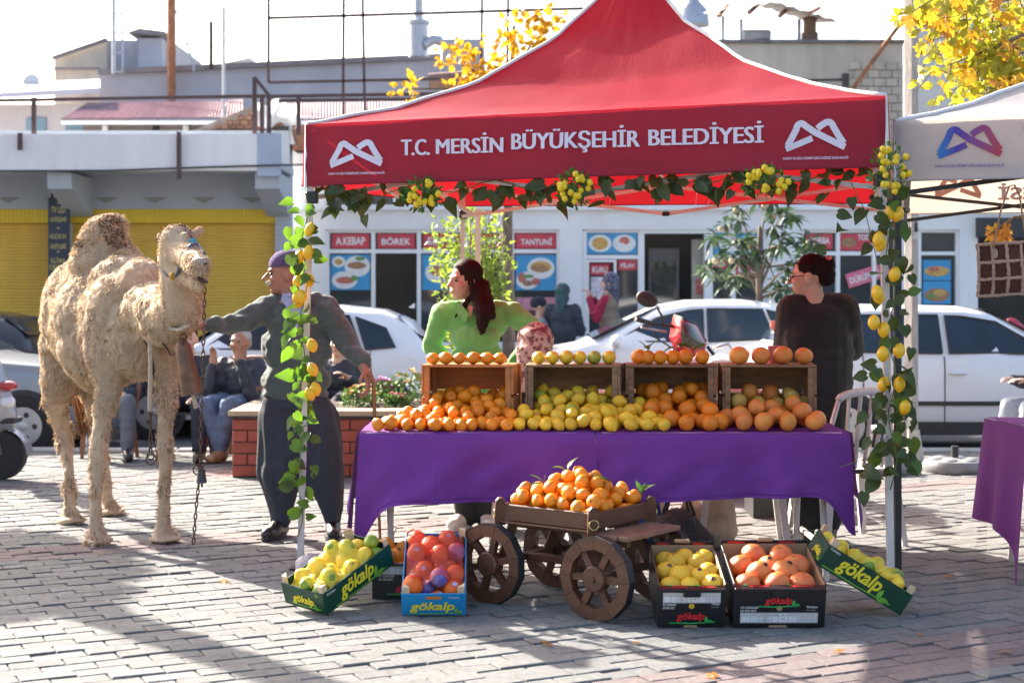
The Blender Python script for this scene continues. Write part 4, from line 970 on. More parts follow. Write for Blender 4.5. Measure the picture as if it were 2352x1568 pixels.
# left green box
Lb,Wb,Hb=.45,.255,.105
gt,GM,GS,GF=tray('green lemon box tilted on the paving beside the left tent leg',(-.80,6.56,.004),(.27,.33,.17),(-.162,.20,.05),Lb,Wb,Hb,m_gcard)
brand(GS['y0'],GF['y0'],.10,.012,.22,.085,m_ylw,m_gleaf,.06,(.06,.40,.012)); text('Türkiye',.055,.016,m_whiteink,GS['y0'],GF['y0']@M.Translation((.02,.082,0)),off=.01)
brand(GS['x0'],GF['x0'],.06,.02,.13,.05,m_ylw,m_gleaf,.03,(.05,.23,.02))
S_=[]; hl=heap(46,lambda:(rnd(.035,Lb-.035),rnd(.035,Wb-.035)),(.034,.039),lambda x,y:Hb+.045+.02*math.sin(x/Lb*PI),.006,S_,30)
for p in hl: 
    if random.random()<.38: o=fruit('lemon',GM@V(p[:3]),'lemon wrapped in printed green paper in the left green box','wrapped lemons in the left green box',sc=p[3]/.0365); o.data=o.data.copy(); o.data.materials[0]=m_wrapg
    else: boxfruit(GM,[p],'lemon',lambda p:'lemon with no wrapper in the left green box','loose lemons in the left green box',.0365,(m_gst,.45))
netbag('yellow net bag stretched over the lemons in the left green box',GM,hl,.02,Lb*.74,.02,Wb-.02,NETY,Hb*.75)
b=MB(); b.box((-.58,6.97,.055),(.09,.07,.11),None,0,.006); simple('wood_block','small wooden block propping the left green box','block',b,m_post)
# right green box
rt,RM,RS,RF=tray('green lemon box leaning on the black grapefruit box',(1.31,6.52,.232),(.335,.01,-.205),(.02,.28,.02),.425,.275,.105,m_gcard)
brand(RS['y0'],RF['y0'],.075,.014,.215,.085,m_ylw,m_gleaf,.055,(.02,.36,.013)); text('Türkiye',.05,.014,m_whiteink,RS['y0'],RF['y0']@M.Translation((.012,.085,0)),off=.01)
brand(RS['x0'],RF['x0'],.10,.02,.13,.045,m_ylw,m_gleaf,.03,(.09,.26,.014))
S_=[]; hr=heap(40,lambda:(rnd(.035,.39),rnd(.035,.24)),(.034,.039),lambda x,y:Hb+.04,.006,S_,30)
for p in hr:
    if random.random()<.2: o=fruit('lemon',RM@V(p[:3]),'lemon wrapped in printed green paper in the leaning green box','wrapped lemons in the leaning green box',sc=p[3]/.0365); o.data=o.data.copy(); o.data.materials[0]=m_wrapg
    else: boxfruit(RM,[p],'lemon',lambda p:'lemon with no wrapper in the leaning green box','loose lemons in the leaning green box',.0365,(m_gst,.3))
netbag('yellow net bag stretched over the lemons in the leaning green box',RM,hr,.02,.36,.02,.255,NETY,Hb*.8)
# black boxes
def blackbox(label,o,ex,ey,Lx,Ly,Hh,variant):
    Mx=frame(o,ex,ey); t=thing('cardboard_box',label,'fruit box',Mx=Mx,world=False); e=.005
    def pt(nm,lo,hi,m): q=MB(); q.b2(lo,hi,0,.0015); return q.build(nm,m,t)
    pt('base_panel',(.003,.003,0),(Lx-.003,Ly-.003,e),m_board)
    f=pt('side_panel',(0,0,.001),(Lx,e,Hh),m_kcard); pt('side_liner',(.006,e+.0005,.006),(Lx-.006,e+.003,Hh-.002),m_board)
    for x0,x1,l0,l1 in ((0,e,e+.0005,e+.003),(Lx-e,Lx,Lx-e-.003,Lx-e-.0005)):
        s=pt('end_panel',(x0,e+.0005,.001),(x1,Ly-e-.0005,Hh+.028),m_kcard); pt('end_liner',(l0,.012,.006),(l1,Ly-.012,Hh+.026),m_board)
    bk=pt('back_panel',(0,Ly-e,.001),(Lx,Ly,Hh+.05),m_kcard); pt('back_liner',(.006,Ly-e-.003,.006),(Lx-.006,Ly-e-.0005,Hh+.035),m_board)
    q=MB(); q.b2((Lx/2-.035,Ly-.016,Hh+.045),(Lx/2+.035,Ly+.004,Hh+.062),0,.006); q.build('handle_tab',m_board,t)
    fl=pt('rolled_flap',(.004,-.012,Hh+.0005),(Lx-.004,.03,Hh+.012),m_kcard)
    Ft=frame((0,-.012,Hh+.012),(1,0,0),(0,1,0))
    for x in (.06,Lx*.62):
        text('gökalp',Lx*.24,.022,m_redink,fl,Ft@M.Translation((x+Lx*.24,.034,0))@M.Rotation(PI,4,'Z'),shear=.22,off=.02)
        b=MB(); leaflogo(b,x-.012,.03,.018,Ft); b.build('leaf_emblem',m_gleaf2,fl,fix=False)
    pt('front_tab',(Lx/2-.035,-.014,Hh-.022),(Lx/2+.035,-.0005,Hh+.0),m_kcard)
    Fb=frame((Lx,Ly-e,Hh+.015),(-1,0,0),(0,0,1)); Fi=frame((0,Ly-e-.003,Hh+.036),(1,0,0),(0,0,1))
    for x in (.03,Lx*.66): text('gökalp',Lx*.2,.016,m_redink,bk,frame((0,Ly-e,Hh+.036),(1,0,0),(0,0,1))@M.Translation((x+Lx*.2,.014,0))@M.Rotation(PI,4,'Z'),shear=.22,off=.02)
    FF=frame((0,0,0),(1,0,0),(0,0,1)); k=Lx/.385
    if variant==1: by,ly,hy,iy=.10,.022,.088,.075
    else: by,ly,hy,iy=.028,.112,.098,.088
    brand(f,FF,Lx*.34 if variant==1 else Lx*.28,by,Lx*.30 if variant==1 else Lx*.42,.038 if variant==1 else .042,m_redink,m_gleaf2,.03,(Lx*.27,Lx*.72,by-.003) if variant==1 else (Lx*.18,Lx*.85,by-.005))
    b=MB(); plate(b,[(Lx*.08,ly),(Lx*.92,ly),(Lx*.92,ly+.046),(Lx*.08,ly+.046)],FF,.0015); lp=b.build('paper_label',m_paper,f,fix=False)
    b=MB()
    for fx in (.09,.19,.28,.42,.49,.60,.70,.91): ribbon(b,[(Lx*fx,ly+.003),(Lx*fx,ly+.043)],.0012,FF,0,.002)
    for yy in (.003,.032,.043): ribbon(b,[(Lx*.09,ly+yy),(Lx*(.70 if yy==.032 else .91),ly+yy)],.0012,FF,0,.002)
    b.build('label_rule',m_ink,f,fix=False)
    for s,fx,w_,yy,h_ in [('VARIETY',.10,.07,.035,.005),('COUNT',.20,.06,.035,.005),('TREATMENT',.295,.11,.035,.005),('CLASS',.43,.05,.035,.005),('TS',.53,.02,.035,.005),('PARTY NO',.61,.08,.035,.005),('34',.53,.03,.014,.008),('WATER WAX',.30,.1,.025,.005),('TBZ',.33,.04,.018,.005),('IMAZALIL',.30,.1,.011,.005),('OPP',.33,.04,.005,.005)]: text(s,Lx*w_,h_,m_ink,f,FF@M.Translation((Lx*fx,ly+yy,-.0005)),off=.0)
    for i in range(5): text('PACKED FOR EXPORT',Lx*.18,.004,m_ink,f,FF@M.Translation((Lx*.715,ly+.008+i*.007,-.0005)))
    text('ISO 22000:2005',Lx*.19,.010,m_whiteink,f,FF@M.Translation((Lx*.08,iy+.012,0)),off=.02); text('ISO 9001:2015',Lx*.17,.010,m_whiteink,f,FF@M.Translation((Lx*.08,iy-.003,0)),off=.02)
    text('Türkiye',Lx*.12,.013,m_whiteink,f,FF@M.Translation((Lx*.79,iy+.012,0)),off=.02); text('Discover the potential',Lx*.1,.005,m_whiteink,f,FF@M.Translation((Lx*.79,iy+.003,0)))
    b=MB(); disc(b,Lx*.5,hy,.012,.012,FF,.002); b.build('hand_hole',m_board if variant==1 else m_pom,f,fix=False); b=MB(); plate(b,[(Lx*.38,.001),(Lx*.6,.001),(Lx*.58,.012),(Lx*.40,.012)],FF,.0015); b.build('cut_notch',m_board,f,fix=False)
    return t,Mx
def grow(M_,lx,ly,r,z0,kind,labels,grp,sc0,sticker,jit=.006,rows=3):
    fr=[];y=.03+r*.9;j=0
    while y<ly-r*.8:
        n=int((lx-.02)/(2*r*.97))-(j%2); off=(j%2)*r; x=.014+r+off
        for i in range(n):
            if x+2*r*.99*i<lx-r*.9: fr.append((x+2*r*.99*i+rnd(-jit,jit),y+rnd(-jit,jit),z0+r*.25*(j%2)+rnd(0,.012),r*rnd(.93,1.05)))
        y+=r*1.5; j+=1
    return boxfruit(M_,fr,kind,labels,grp,sc0,sticker,True)
b1,B1M=blackbox('narrow black cardboard box of yellow grapefruit beside the cart wheel',(.606,6.34,.002),(1,0,0),(0,.4,.1),.285,.40,.165,2)
grow(B1M,.285,.40,.044,.15,'pomelo',lambda p:'yellow grapefruit '+('in the front row' if p[1]<.1 else ('at the back' if p[1]>.28 else 'in the middle'))+' of the narrow black box','yellow grapefruit in the narrow black box',.0475,(m_kst,.5))
b2,B2M=blackbox('wide black cardboard box of pink grapefruit at the stall front',(.922,6.34,.002),(1,0,0),(0,.4,.1),.385,.41,.168,1)
grow(B2M,.385,.41,.0585,.15,'pink_grapefruit',lambda p:'pink grapefruit '+('in the front row' if p[1]<.1 else ('at the back' if p[1]>.28 else 'in the middle'))+' of the wide black box','pink grapefruit in the wide black box',.057,(m_kst,.4),.008)
b=MB(); b.box((.75,6.68,.04),(.2,.06,.08),None,0,.004); simple('wood_block','flat wooden block under the narrow black box','block',b,m_post)
b=MB(); b.box((1.11,6.69,.04),(.26,.06,.08),None,0,.004); simple('wood_block','flat wooden block under the wide black box','block',b,m_post)
b3,B3M=blackbox('black cardboard box of oranges half hidden behind the blue box',(-.64,6.93,.002),(1,.02,0),(-.02,1,0),.38,.36,.15,2)
S_=[]; ho=heap(30,lambda:(rnd(.045,.20),rnd(.06,.31)),(.042,.047),lambda x,y:.23+.05*(y/.36),.006,S_,30)
boxfruit(B3M,ho,'orange','orange in the black box behind the blue box','oranges in the half hidden black box',.041,(m_kst,.4),True)
# blue box
Lx,Ly,Hh=.278,.46,.112
bt,BM,BS,BF=tray('blue orange box tipped forward against the black box',(-.478,6.57,.004),(1,.02,0),(.02,.415,.195),Lx,Ly,Hh,m_bcard)
brand(BS['y0'],BF['y0'],.035,.016,.195,.055,m_ylw,m_gleaf,.034,(.03,.25,.012)); text('Türkiye',.05,.012,m_whiteink,BS['y0'],BF['y0']@M.Translation((.2,.088,0)),off=.01)
brand(BS['x1'],BF['x1'],.12,.02,.2,.055,m_ylw,m_gleaf,.034)
b=MB(); plate(b,[(.11,.086),(.17,.086),(.176,.092),(.17,.099),(.11,.099),(.104,.092)],BF['y0'],.002); b.build('hand_hole',m_oran,BS['y0'],fix=False)
S_=[]; hb=heap(46,lambda:(rnd(.045,Lx-.045),rnd(.045,Ly-.045)),(.041,.046),lambda x,y:Hh+.055+.035*math.sin(y/Ly*PI),.006,S_,30)
for p in hb:
    if random.random()<.33: o=fruit('orange',BM@V(p[:3]),'orange wrapped in shiny blue paper in the blue box','wrapped oranges in the blue box',sc=p[3]/.041); o.data=o.data.copy(); o.data.materials[0]=m_wrapb
    else: boxfruit(BM,[p],'orange',lambda p:'bare orange in the blue box','bare oranges in the blue box',.041,(m_bst,.4))
m_oran2=fmat('deep_orange_peel',(.80,.12,.01),(.84,.17,.012))
for o in list(C.objects):
    if o.get('group')=='bare oranges in the blue box': o.data=o.data.copy(); o.data.materials[0]=m_oran2
netbag('red net bag drawn over the oranges in the blue box',BM,hb,.015,Lx-.015,.06,Ly-.01,NETR,Hh*.9)
# crumpled plastic bag by the tent leg
b=MB(); b.sph((-.985,7.42,.062),(.075,.07,.065),22,16,None,0,lambda v:v*(1+.18*NZ.noise(v*2.1)+.1*NZ.noise(v*5))); b.v=[(x,y,max(z,.002)) for x,y,z in b.v]
simple('plastic_bag','crumpled pale lilac plastic bag by the foot of the tent leg','plastic bag',b,mat('lilac_plastic',(.62,.55,.58),.35,.08,20,.4,60,trans=.4),50)
# ======================= GARLANDS =====================================================
m_vine=mat('pothos_leaf',(.04,.11,.02),.4,.0,18,col2=(.07,.17,.03),trans=.45,tcol=(.15,.30,.02)); m_vined=mat('pothos_leaf_dark',(.035,.075,.02),.4,.0,18,col2=(.075,.10,.025),trans=.35,tcol=(.08,.14,.02))
m_stem=mat('vine_stem',(.12,.16,.06),.6,.2,20)
VS=[(.082,.068,.15),(.07,.06,.55),(.09,.066,-.25),(.078,.075,.8),(.06,.05,.35)]
VL=[leafmesh(a,b_,m_vine,c,n=7,heart=True) for a,b_,c in VS]; VD=[leafmesh(a,b_,m_vined,c,n=7,heart=True) for a,b_,c in VS]
m_plem=mat('plastic_lemon',(.86,.48,.01),.35,.08,10,.1,200,coat=.2)
b=MB(); b.sph((0,0,0),(.0275,.0275,.034),16,12,None,0,lambda v:V((v.x,v.y,v.z*(1+.12*max(0,abs(v.z)-.85)/.15)))); PLM=b.mesh('lemon',m_plem,180)
def vine(label,path,leaves,lemons,meshes,sz=1.0,extra=()):
    t=thing('artificial_vine',label,'vine garland',path[0],world=False); o0=V(path[0])
    q=MB(); q.tube([V(p)-o0 for p in path],.003,5); q.build('stem',m_stem,t,180)
    for e in extra: q=MB(); q.tube([V(p)-o0 for p in e],.0022,5); q.build('tendril',m_stem,t,180)
    for (p,s) in leaves:
        az=rnd(0,6.28)
        # leaf hangs: tip mostly down, blade roughly facing outward
        d=V((rnd(-.8,.8),rnd(-.5,.2),rnd(-1.0,.15))).normalized(); n=V((rnd(-.6,.6),rnd(-1.2,-.3),rnd(-.2,.8))).normalized()
        mt=frame((0,0,0),d,n.cross(d)); o=ob('leaf',random.choice(meshes),t); o.matrix_local=M.Translation(V(p)-o0)@mt@M.Diagonal((s*sz,)*3+(1,))
    for (p,rot) in lemons: ob('lemon',PLM,t,V(p)-o0,rot)
    return t
random.seed(31)
# left leg
lx=lambda y,dx=0,Y=7.66: P(700-(y-430)*.0165+dx,y,Y)
lpath=[lx(440+i*36,9*math.sin(i*1.3),7.66+.03*math.cos(i*1.3)) for i in range(23)]
lv=[]
for i in range(84):
    y=455+rnd(0,1)*735; 
    if 760<y<0: continue
    lv.append((lx(y,rnd(-36,30),7.66+rnd(-.08,.06)),rnd(.6,1.08)))
lem=[(712,527),(708,580),(688,590),(685,645),(710,643),(684,683),(717,793),(718,848),(712,905),(725,893),(692,680),(686,692)]
vine('artificial vine with yellow lemons wound round the left tent leg',lpath,lv,[(P(x,y,7.60+rnd(-.02,.04)),(rnd(-.4,.4),rnd(-.4,.4),0)) for x,y in lem],VL+VL+VD[:2])
# front valance garland
def gp(s,dz,out=.03):
    p=fv1(s/SQ,1); return p+V((-.24*out,.97*out,dz))
gpath=[gp(s*.0735+.05,-.035+.025*math.sin(s*1.1)-.01*math.sin(s*.37),.05) for s in range(38)]
gl=[]
for i in range(125):
    s=rnd(.1,2.78); gl.append((gp(s,rnd(-.10,-.005),rnd(.0,.09)),rnd(.75,1.15)))
for s,dz in [(.13,-.1),(.33,-.16),(.30,-.11),(.16,-.13),(1.32,-.14),(1.55,-.13),(1.78,-.1),(2.6,-.12),(2.78,-.2),(2.83,-.3),(2.72,-.14),(2.86,-.42),(2.80,-.36)]: gl.append((gp(s,dz,.03),1.05))
vine('dark artificial vine strung along the front valance',gpath,gl,[],VD,1.0,[[gp(2.7,-.03),gp(2.78,-.2),gp(2.84,-.45)],[gp(.2,-.03),gp(.33,-.14)]])
# right leg
rx=lambda y,dx=0,Y=6.92: P(2044+(y-480)*.012+dx,y,Y)
rpath=[rx(440+i*36,10*math.sin(i*1.2),6.93+.03*math.cos(i*1.3)) for i in range(20)]
rl=[(rx(440+rnd(0,1)*640,rnd(-45,48),6.92+rnd(-.08,.04)),rnd(.6,1.05)) for i in range(84)]
for x,y in [(1990,862),(1990,950),(1895,575),(2000,1010),(2010,1040),(1985,1080),(2015,1100),(1985,1130),(1935,525),(1925,490)]: rl.append((P(x,y,6.95),1.1))
rem=[(2045,488),(2062,492),(2018,550),(2022,560),(2055,630),(2015,672),(2007,740),(2030,757),(2028,813),(2065,805),(2030,882),(2066,882),(2078,935),(2018,680)]
vine('artificial vine with yellow lemons wound round the right tent legs',rpath,rl,[(P(x,y,6.86+rnd(-.02,.03)),(rnd(-.4,.4),rnd(-.4,.4),0)) for x,y in rem],VD+VL[:1],1.0,[[P(2040,1000,6.94),P(2000,1050,6.94),P(1930,1072,6.95)]])
# lemon bunches
m_bl=mat('bush_leaf',(.05,.16,.025),.45,.3,20,trans=.25,tcol=(.15,.4,.03)); m_blem=mat('bunch_lemon',(.80,.56,.015),.35,.06,10)
b=MB(); b.sph((0,0,0),(.0145,.0145,.0165),12,9); BLM=b.mesh('lemon',m_blem,180)
def bunch(label,c,rx_,rz_):
    t=thing('lemon_bunch',label,'lemon bunch',c,world=False,group='artificial lemon bunches'); q=MB()
    for i in range(230):
        v=V((rnd(-1,1),rnd(-1,1),rnd(-1,1)))
        if v.length>1: continue
        p=V((v.x*rx_,v.y*.07,v.z*rz_)); d=(V((v.x,v.y-.3,v.z))+V((rnd(-.6,.6),rnd(-.6,.6),rnd(-.3,.9)))).normalized(); n=d.orthogonal().normalized(); n.rotate(M.Rotation(rnd(0,6.3),3,d)); w=.0085;L=.034
        q.add([p,p+d*L*.5+n*w+d.cross(n)*.004,p+d*L,p+d*L*.5-n*w+d.cross(n)*.004],[(0,1,2,3)])
    o=q.build('foliage',m_bl,t,fix=False); tag(o,kind='stuff')
    for i in range(20):
        a=rnd(0,6.28);r=math.sqrt(rnd(.1,1)); ob('lemon',BLM,t,(r*math.cos(a)*rx_*.95,-.05-rnd(0,.03),r*math.sin(a)*rz_*.95),(rnd(-.5,.5),rnd(-.5,.5),0))
    q=MB(); q.tube([(0,0,-rz_),(0,0,0),(0,0,rz_)],.004,5); q.build('stem',m_stem,t)
bunch('artificial lemon bunch on the valance above the honey coloured crate',P(970,446,7.5),.095,.075)
bunch('artificial lemon bunch at the middle of the front valance',P(1318,433,7.27),.085,.085)
bunch('artificial lemon bunch on the valance above the worn crate',P(1760,418,7.0),.11,.065)
bunch('artificial lemon bunch tied high on the right tent corner',P(2040,395,6.88),.085,.12)
# ======================= PLANTER ======================================================
m_brick=mat('planter_brick',(.33,.075,.05),.75,.15,10,.25,60,island=.12); m_mort=mat('dark_mortar',(.06,.05,.05),.95,.2,20); m_bench=mat('bench_wood',(.40,.31,.21),.7,.2,6,.15,40,stretch=(1,6,6)); m_soil=mat('soil',(.09,.06,.04),.95,.4,20,.6,40)
PX0,PX1,PY0,PY1=-2.116,.25,11.49,13.1
pl=thing('brick_planter','long red brick planter with wooden bench top full of flowers','planter',((PX0+PX1)/2,(PY0+PY1)/2,0))
q=MB(); q.b2((PX0,PY0,0),(PX1,PY0+.2,.45)); q.build('front_core',m_mort,pl); q=MB(); q.b2((PX0,PY0+.2,0),(PX0+.2,PY1,.45)); q.build('end_core',m_mort,pl); q=MB(); q.b2((PX1-.2,PY0+.2,0),(PX1,PY1,.45)); q.build('end_core',m_mort,pl); q=MB(); q.b2((PX0+.2,PY1-.2,0),(PX1-.2,PY1,.45)); q.build('back_core',m_mort,pl)
for r in range(5):
    z=.012+r*.088
    for i in range(11):
        x0=PX0+i*.222-(.111 if r%2 else 0); xa=max(PX0+.001,x0+.005); xb=min(PX1,x0+.217)
        if xb-xa>.03: q=MB(); q.b2((xa,PY0-.012,z),(xb,PY0+.03,z+.08),0,.005); q.build('brick',m_brick,pl)
    for i in range(7):
        y0=PY0+.005+i*.222-(.111 if r%2 else 0); ya=max(PY0+.032,y0)
        if y0+.217>ya+.03 and y0<PY1-.1: q=MB(); q.b2((PX0-.012,ya,z),(PX0+.03,y0+.217,z+.08),0,.005); q.build('brick',m_brick,pl)
for i in range(3):
    q=MB(); q.b2((PX0-.03+.09*i*0,PY0-.04+i*.1,.47),(PX1+.02,PY0-.04+i*.1+.09,.51),0,.006); q.build('bench_slat',m_bench,pl)
    q=MB(); q.b2((PX0-.03+i*.1,PY0+.27,.47),(PX0-.03+i*.1+.09,PY1,.51),0,.006); q.build('bench_slat',m_bench,pl)
q=MB(); q.b2((PX0-.02,PY0-.03,.45),(PX1+.01,PY0+.24,.469)); q.build('bench_frame',m_mort,pl)
q=MB(); q.grid(lambda u,v:(PX0+.25+u*(PX1-PX0-.5),PY0+.26+v*(PY1-PY0-.5),.5+.05*NZ.noise(V((u*6,v*5,0)))),24,16); q.build('soil',m_soil,pl,180,fix=False)
# flower clumps
m_fl={'apricot':mat('apricot_petal',(.70,.42,.16),.6,.2,30,trans=.2),'pink':mat('pink_petal',(.62,.22,.48),.6,.2,30,trans=.2),'crimson':mat('crimson_petal',(.6,.04,.18),.6,.2,30)}
m_fgreen=mat('mum_leaf',(.10,.18,.04),.6,.3,20,trans=.25)
def flowers(label,x,y,wd,h,col,Y,nfl):
    c=P(x,y,Y); t=thing('flower_clump',label,'flowers',(c.x,c.y,.5),world=False,group='flowers in the brick planter'); z=max(.05,c.z-.5); q=MB()
    for i in range(260):
        p=V((rnd(-wd,wd),rnd(-wd,wd)*.7,rnd(.0,z*.85))); d=V((rnd(-1,1),rnd(-1,1),rnd(-.2,1))).normalized(); n=d.orthogonal().normalized()*.011
        q.add([p,p+d*.02+n,p+d*.045,p+d*.02-n],[(0,1,2,3)])
    tag(q.build('foliage',m_fgreen,t,fix=False),kind='stuff')
    for i in range(nfl):
        a=rnd(0,6.28); r=math.sqrt(rnd(0,1)); q=MB(); p=V((r*math.cos(a)*wd,r*math.sin(a)*wd*.7,z*(1-.45*r*r)+rnd(-.01,.02)))
        q.lathe([(.004,0),(.015,.004),(.02,.012),(.012,.012),(.004,.008)],M.Translation(p)@M.Rotation(rnd(-.5,.5),4,'X')@M.Rotation(rnd(-.5,.5),4,'Y'),7); q.build('bloom',m_fl[col],t)
flowers('apricot chrysanthemum clump just beyond the cane of the old man',828,888,.13,.2,'apricot',11.95,22)
flowers('pink chrysanthemum clump behind the cane of the old man',878,872,.1,.2,'pink',12.3,18)
flowers('tall apricot chrysanthemum clump beside the honey coloured crate',942,850,.13,.3,'apricot',12.4,22)
flowers('low crimson flower clump near the planter edge',912,905,.09,.1,'crimson',11.95,9)
flowers('low apricot flower clump at the far end of the planter',1010,890,.12,.15,'apricot',12.2,14)
# ======================= TREES ========================================================
m_bark=mat('bark',(.16,.12,.09),.9,.3,14,.5,40)
def leafcloud(q,c,r,n,L,Wd,mi=0,droop=0.,flat=0):
    for i in range(n):
        v=V((rnd(-1,1),rnd(-1,1),rnd(-1,1)))
        while v.length>1: v=V((rnd(-1,1),rnd(-1,1),rnd(-1,1)))
        p=c+V((v.x*r[0],v.y*r[1],v.z*r[2])); d=(v+V((rnd(-.8,.8),rnd(-.8,.8),rnd(-.5,.7)-droop))).normalized(); nn=d.orthogonal().normalized(); nn.rotate(M.Rotation(rnd(0,6.3),3,d))
        l=L*rnd(.7,1.2); w=Wd*rnd(.8,1.1)/2; u_=d.cross(nn)*w*.5
        q.add([p,p+d*l*.35+nn*w+u_,p+d*l*.75+nn*w*.7+u_*.5,p+d*l,p+d*l*.75-nn*w*.7+u_*.5,p+d*l*.35-nn*w+u_],[(0,1,2,3,4,5)],mi)
# privet-like shrub behind the green pullover
m_shr=mat('shrub_leaf',(.12,.20,.045),.45,.35,8,trans=.4,tcol=(.36,.48,.06),island=.25)
t=thing('potted_shrub','light green leafy shrub rising behind the saleswoman','shrub',P(1085,940,12.2)*1); base=V((P(1085,0,12.2).x,12.2,.45))
brs=[]
for i in range(17):
    a=-1.1+2.2*i/16+rnd(-.06,.06); x=1085+a*78+rnd(-8,8); ytop=480+abs(a)*45+rnd(-15,30)+(70 if i%3==1 else 0)
    tip=P(x,ytop,12.2+rnd(-.3,.3)); mid=base.lerp(tip,.55)+V((rnd(-.05,.05),0,.04)); brs.append([base,mid,tip])
q=MB()
for br in brs: q.tube(br,[.012,.008,.003],5)
q.build('trunk',m_bark,t,180)
q=MB()
for br in brs:
    for k in range(14):
        tt=.3+.7*k/13; p=(br[0].lerp(br[1],tt/.55) if tt<.55 else br[1].lerp(br[2],(tt-.55)/.45)); leafcloud(q,p,(.06,.06,.06),9,.065,.028)
q.build('crown',m_shr,t,fix=False)
b=MB(); b.lathe([(.14,0),(.17,.25),(.18,.26),(.18,.28),(.15,.28),(.15,.24)],M.Translation((base.x,base.y,.46)),18); b.build('pot',mat('pale_pot',(.6,.57,.54),.7,.1,6),t,40)
b=MB(); b.bar(P(1098,480,10.6),V((P(1098,0,10.6).x,10.6,0)),.035); simple('tent_pole','plain white pole standing behind the saleswoman','pole',b,m_steelw)
# loquat tree
m_loq=mat('loquat_leaf',(.055,.085,.055),.5,.3,8,trans=.15,tcol=(.1,.2,.06),island=.3)
t=thing('loquat_tree','dark grey-green loquat tree before the soup kitchen','tree',(P(1745,0,17.5).x,17.5,0)); Yt=17.5
q=MB(); tb=V((P(1745,0,Yt).x,Yt,-.1)); top=P(1745,520,Yt); q.tube([tb,P(1747,760,Yt),P(1742,620,Yt),top],[.06,.045,.035,.02],8)
ends=[(1660,520),(1700,480),(1790,495),(1850,560),(1820,610),(1640,590),(1690,600),(1760,470),(1870,620),(1735,560),(1805,540),(1650,640),(1715,640),(1835,660),(1680,550),(1780,640)]
for x,y in ends:
    e=P(x,y,Yt+rnd(-.5,.5)); s_=P(1744,rnd(570,700),Yt); q.tube([s_,s_.lerp(e,.5)+V((0,0,.05)),e],[.018,.012,.006],5)
q.build('trunk',m_bark,t,180); q=MB()
for x,y in ends:
    for k in range(3):
        c=P(x+rnd(-28,28),y+rnd(-18,26),Yt+rnd(-.5,.4))
        for i in range(11):
            d=V((rnd(-1,1),rnd(-1,1),rnd(-.75,.55))).normalized(); nn=d.cross(V((0,0,1)))
            if nn.length<.1: continue
            nn.normalize(); l=rnd(.15,.25); w=.035; dr=V((0,0,-.04))
            q.add([c,c+d*l*.5+nn*w,c+d*l+dr,c+d*l*.5-nn*w],[(0,1,2,3)])
q.build('crown',m_loq,t,fix=False)
q=MB(); 
for x,y in ends[:9]: q.sph(P(x+rnd(-15,15),y+rnd(-10,10),Yt-.4),.035,8,6)
tag(q.build('blossom_cluster',mat('loquat_bud',(.4,.33,.2),.8,.2,20),t),kind='stuff')
# plane tree leaves
def planeleaf(m):
    b=MB(); pts=[(0,-.035),(.02,-.03),(.05,-.05),(.06,-.03),(.085,-.03),(.07,-.005),(.05,.0),(.085,.03),(.115,.03),(.10,.055),(.10,.075),(.07,.062),(.045,.05),(.05,.085),(.035,.10),(.02,.085),(.012,.11),(0,.14)]
    pts=pts+[(-x,y) for x,y in pts[::-1][1:-1]]; vs=[(0,.03,.008)]+[(x,y,-.012*((x/.1)**2)-.006*(y/.1)**2) for x,y in pts]; n=len(pts)
    b.add(vs,[(0,1+i,1+(i+1)%n) for i in range(n)]); b.tube([(0,-.05,0),(.004,-.09,-.01)],.0015,4); return b.mesh('leaf',m,180,fix=False)
m_pl=[mat('plane_leaf_gold',(.50,.27,.015),.5,.25,12,trans=.45,tcol=(.66,.38,.02)),mat('plane_leaf_green',(.28,.28,.025),.5,.2,12,trans=.45,tcol=(.42,.42,.03)),mat('plane_leaf_rust',(.42,.18,.035),.5,.25,12,trans=.4,tcol=(.6,.28,.04))]
PLF=[planeleaf(m) for m in m_pl]
def planebranch(t,paths,n,spread,sc=1.0,hang=.6,weights=(.62,.26,.12)):
    for pth in paths:
        q=MB(); q.tube(pth,[.018*(1-.8*i/(len(pth)-1)) for i in range(len(pth))],6); q.build('branch',m_bark,t,180)
        for i in range(n):
            f=rnd(.1,1)*(len(pth)-1); k=min(len(pth)-2,int(f)); p=V(pth[k]).lerp(V(pth[k+1]),f-k)+V((rnd(-1,1)*spread,rnd(-1,1)*spread,rnd(-1,.5)*spread))
            d=V((rnd(-.8,.8),rnd(-.6,.4),-hang+rnd(-.5,.8))).normalized(); nn=V((rnd(-.8,.8),-1,rnd(-.2,1))).normalized()
            mt=frame((0,0,0),nn.cross(d)*-1,d); o=ob('leaf',random.choices(PLF,weights)[0],t); s=sc*rnd(.6,1.05)
            o.matrix_basis=M.Translation(p)@mt@M.Diagonal((s,s,s,1))
random.seed(9)
TBX,TBY=4.6,9.4
t=thing('plane_tree','golden autumn plane tree hanging over the grey tent','tree',(TBX,TBY,0))
q=MB(); q.tube([(TBX,TBY,-.1),(TBX+.03,TBY,1.2),(TBX-.05,TBY+.1,2.6),(TBX-.1,TBY+.1,4.2)],[.2,.16,.14,.09],10); q.build('trunk',m_bark,t,180)
hub=V((TBX-.1,TBY+.1,3.3))
pp=lambda x,y,Y:P(x,y,Y)
paths=[[hub,pp(2420,-20,9.0),pp(2250,10,8.9),pp(2120,60,8.8)],[hub,pp(2400,60,8.7),pp(2280,110,8.6),pp(2180,150,8.6)],[hub,pp(2380,100,9.2),pp(2320,140,9.0),pp(2250,190,8.9)],[hub,pp(2420,-60,8.6),pp(2260,-20,8.5),pp(2150,-10,8.4)],[hub,pp(2390,150,8.5),pp(2330,190,8.4),pp(2290,215,8.4)],[hub,pp(2370,30,9.4),pp(2240,80,9.3),pp(2140,130,9.2)]]
planebranch(t,paths,47,.18,.56)
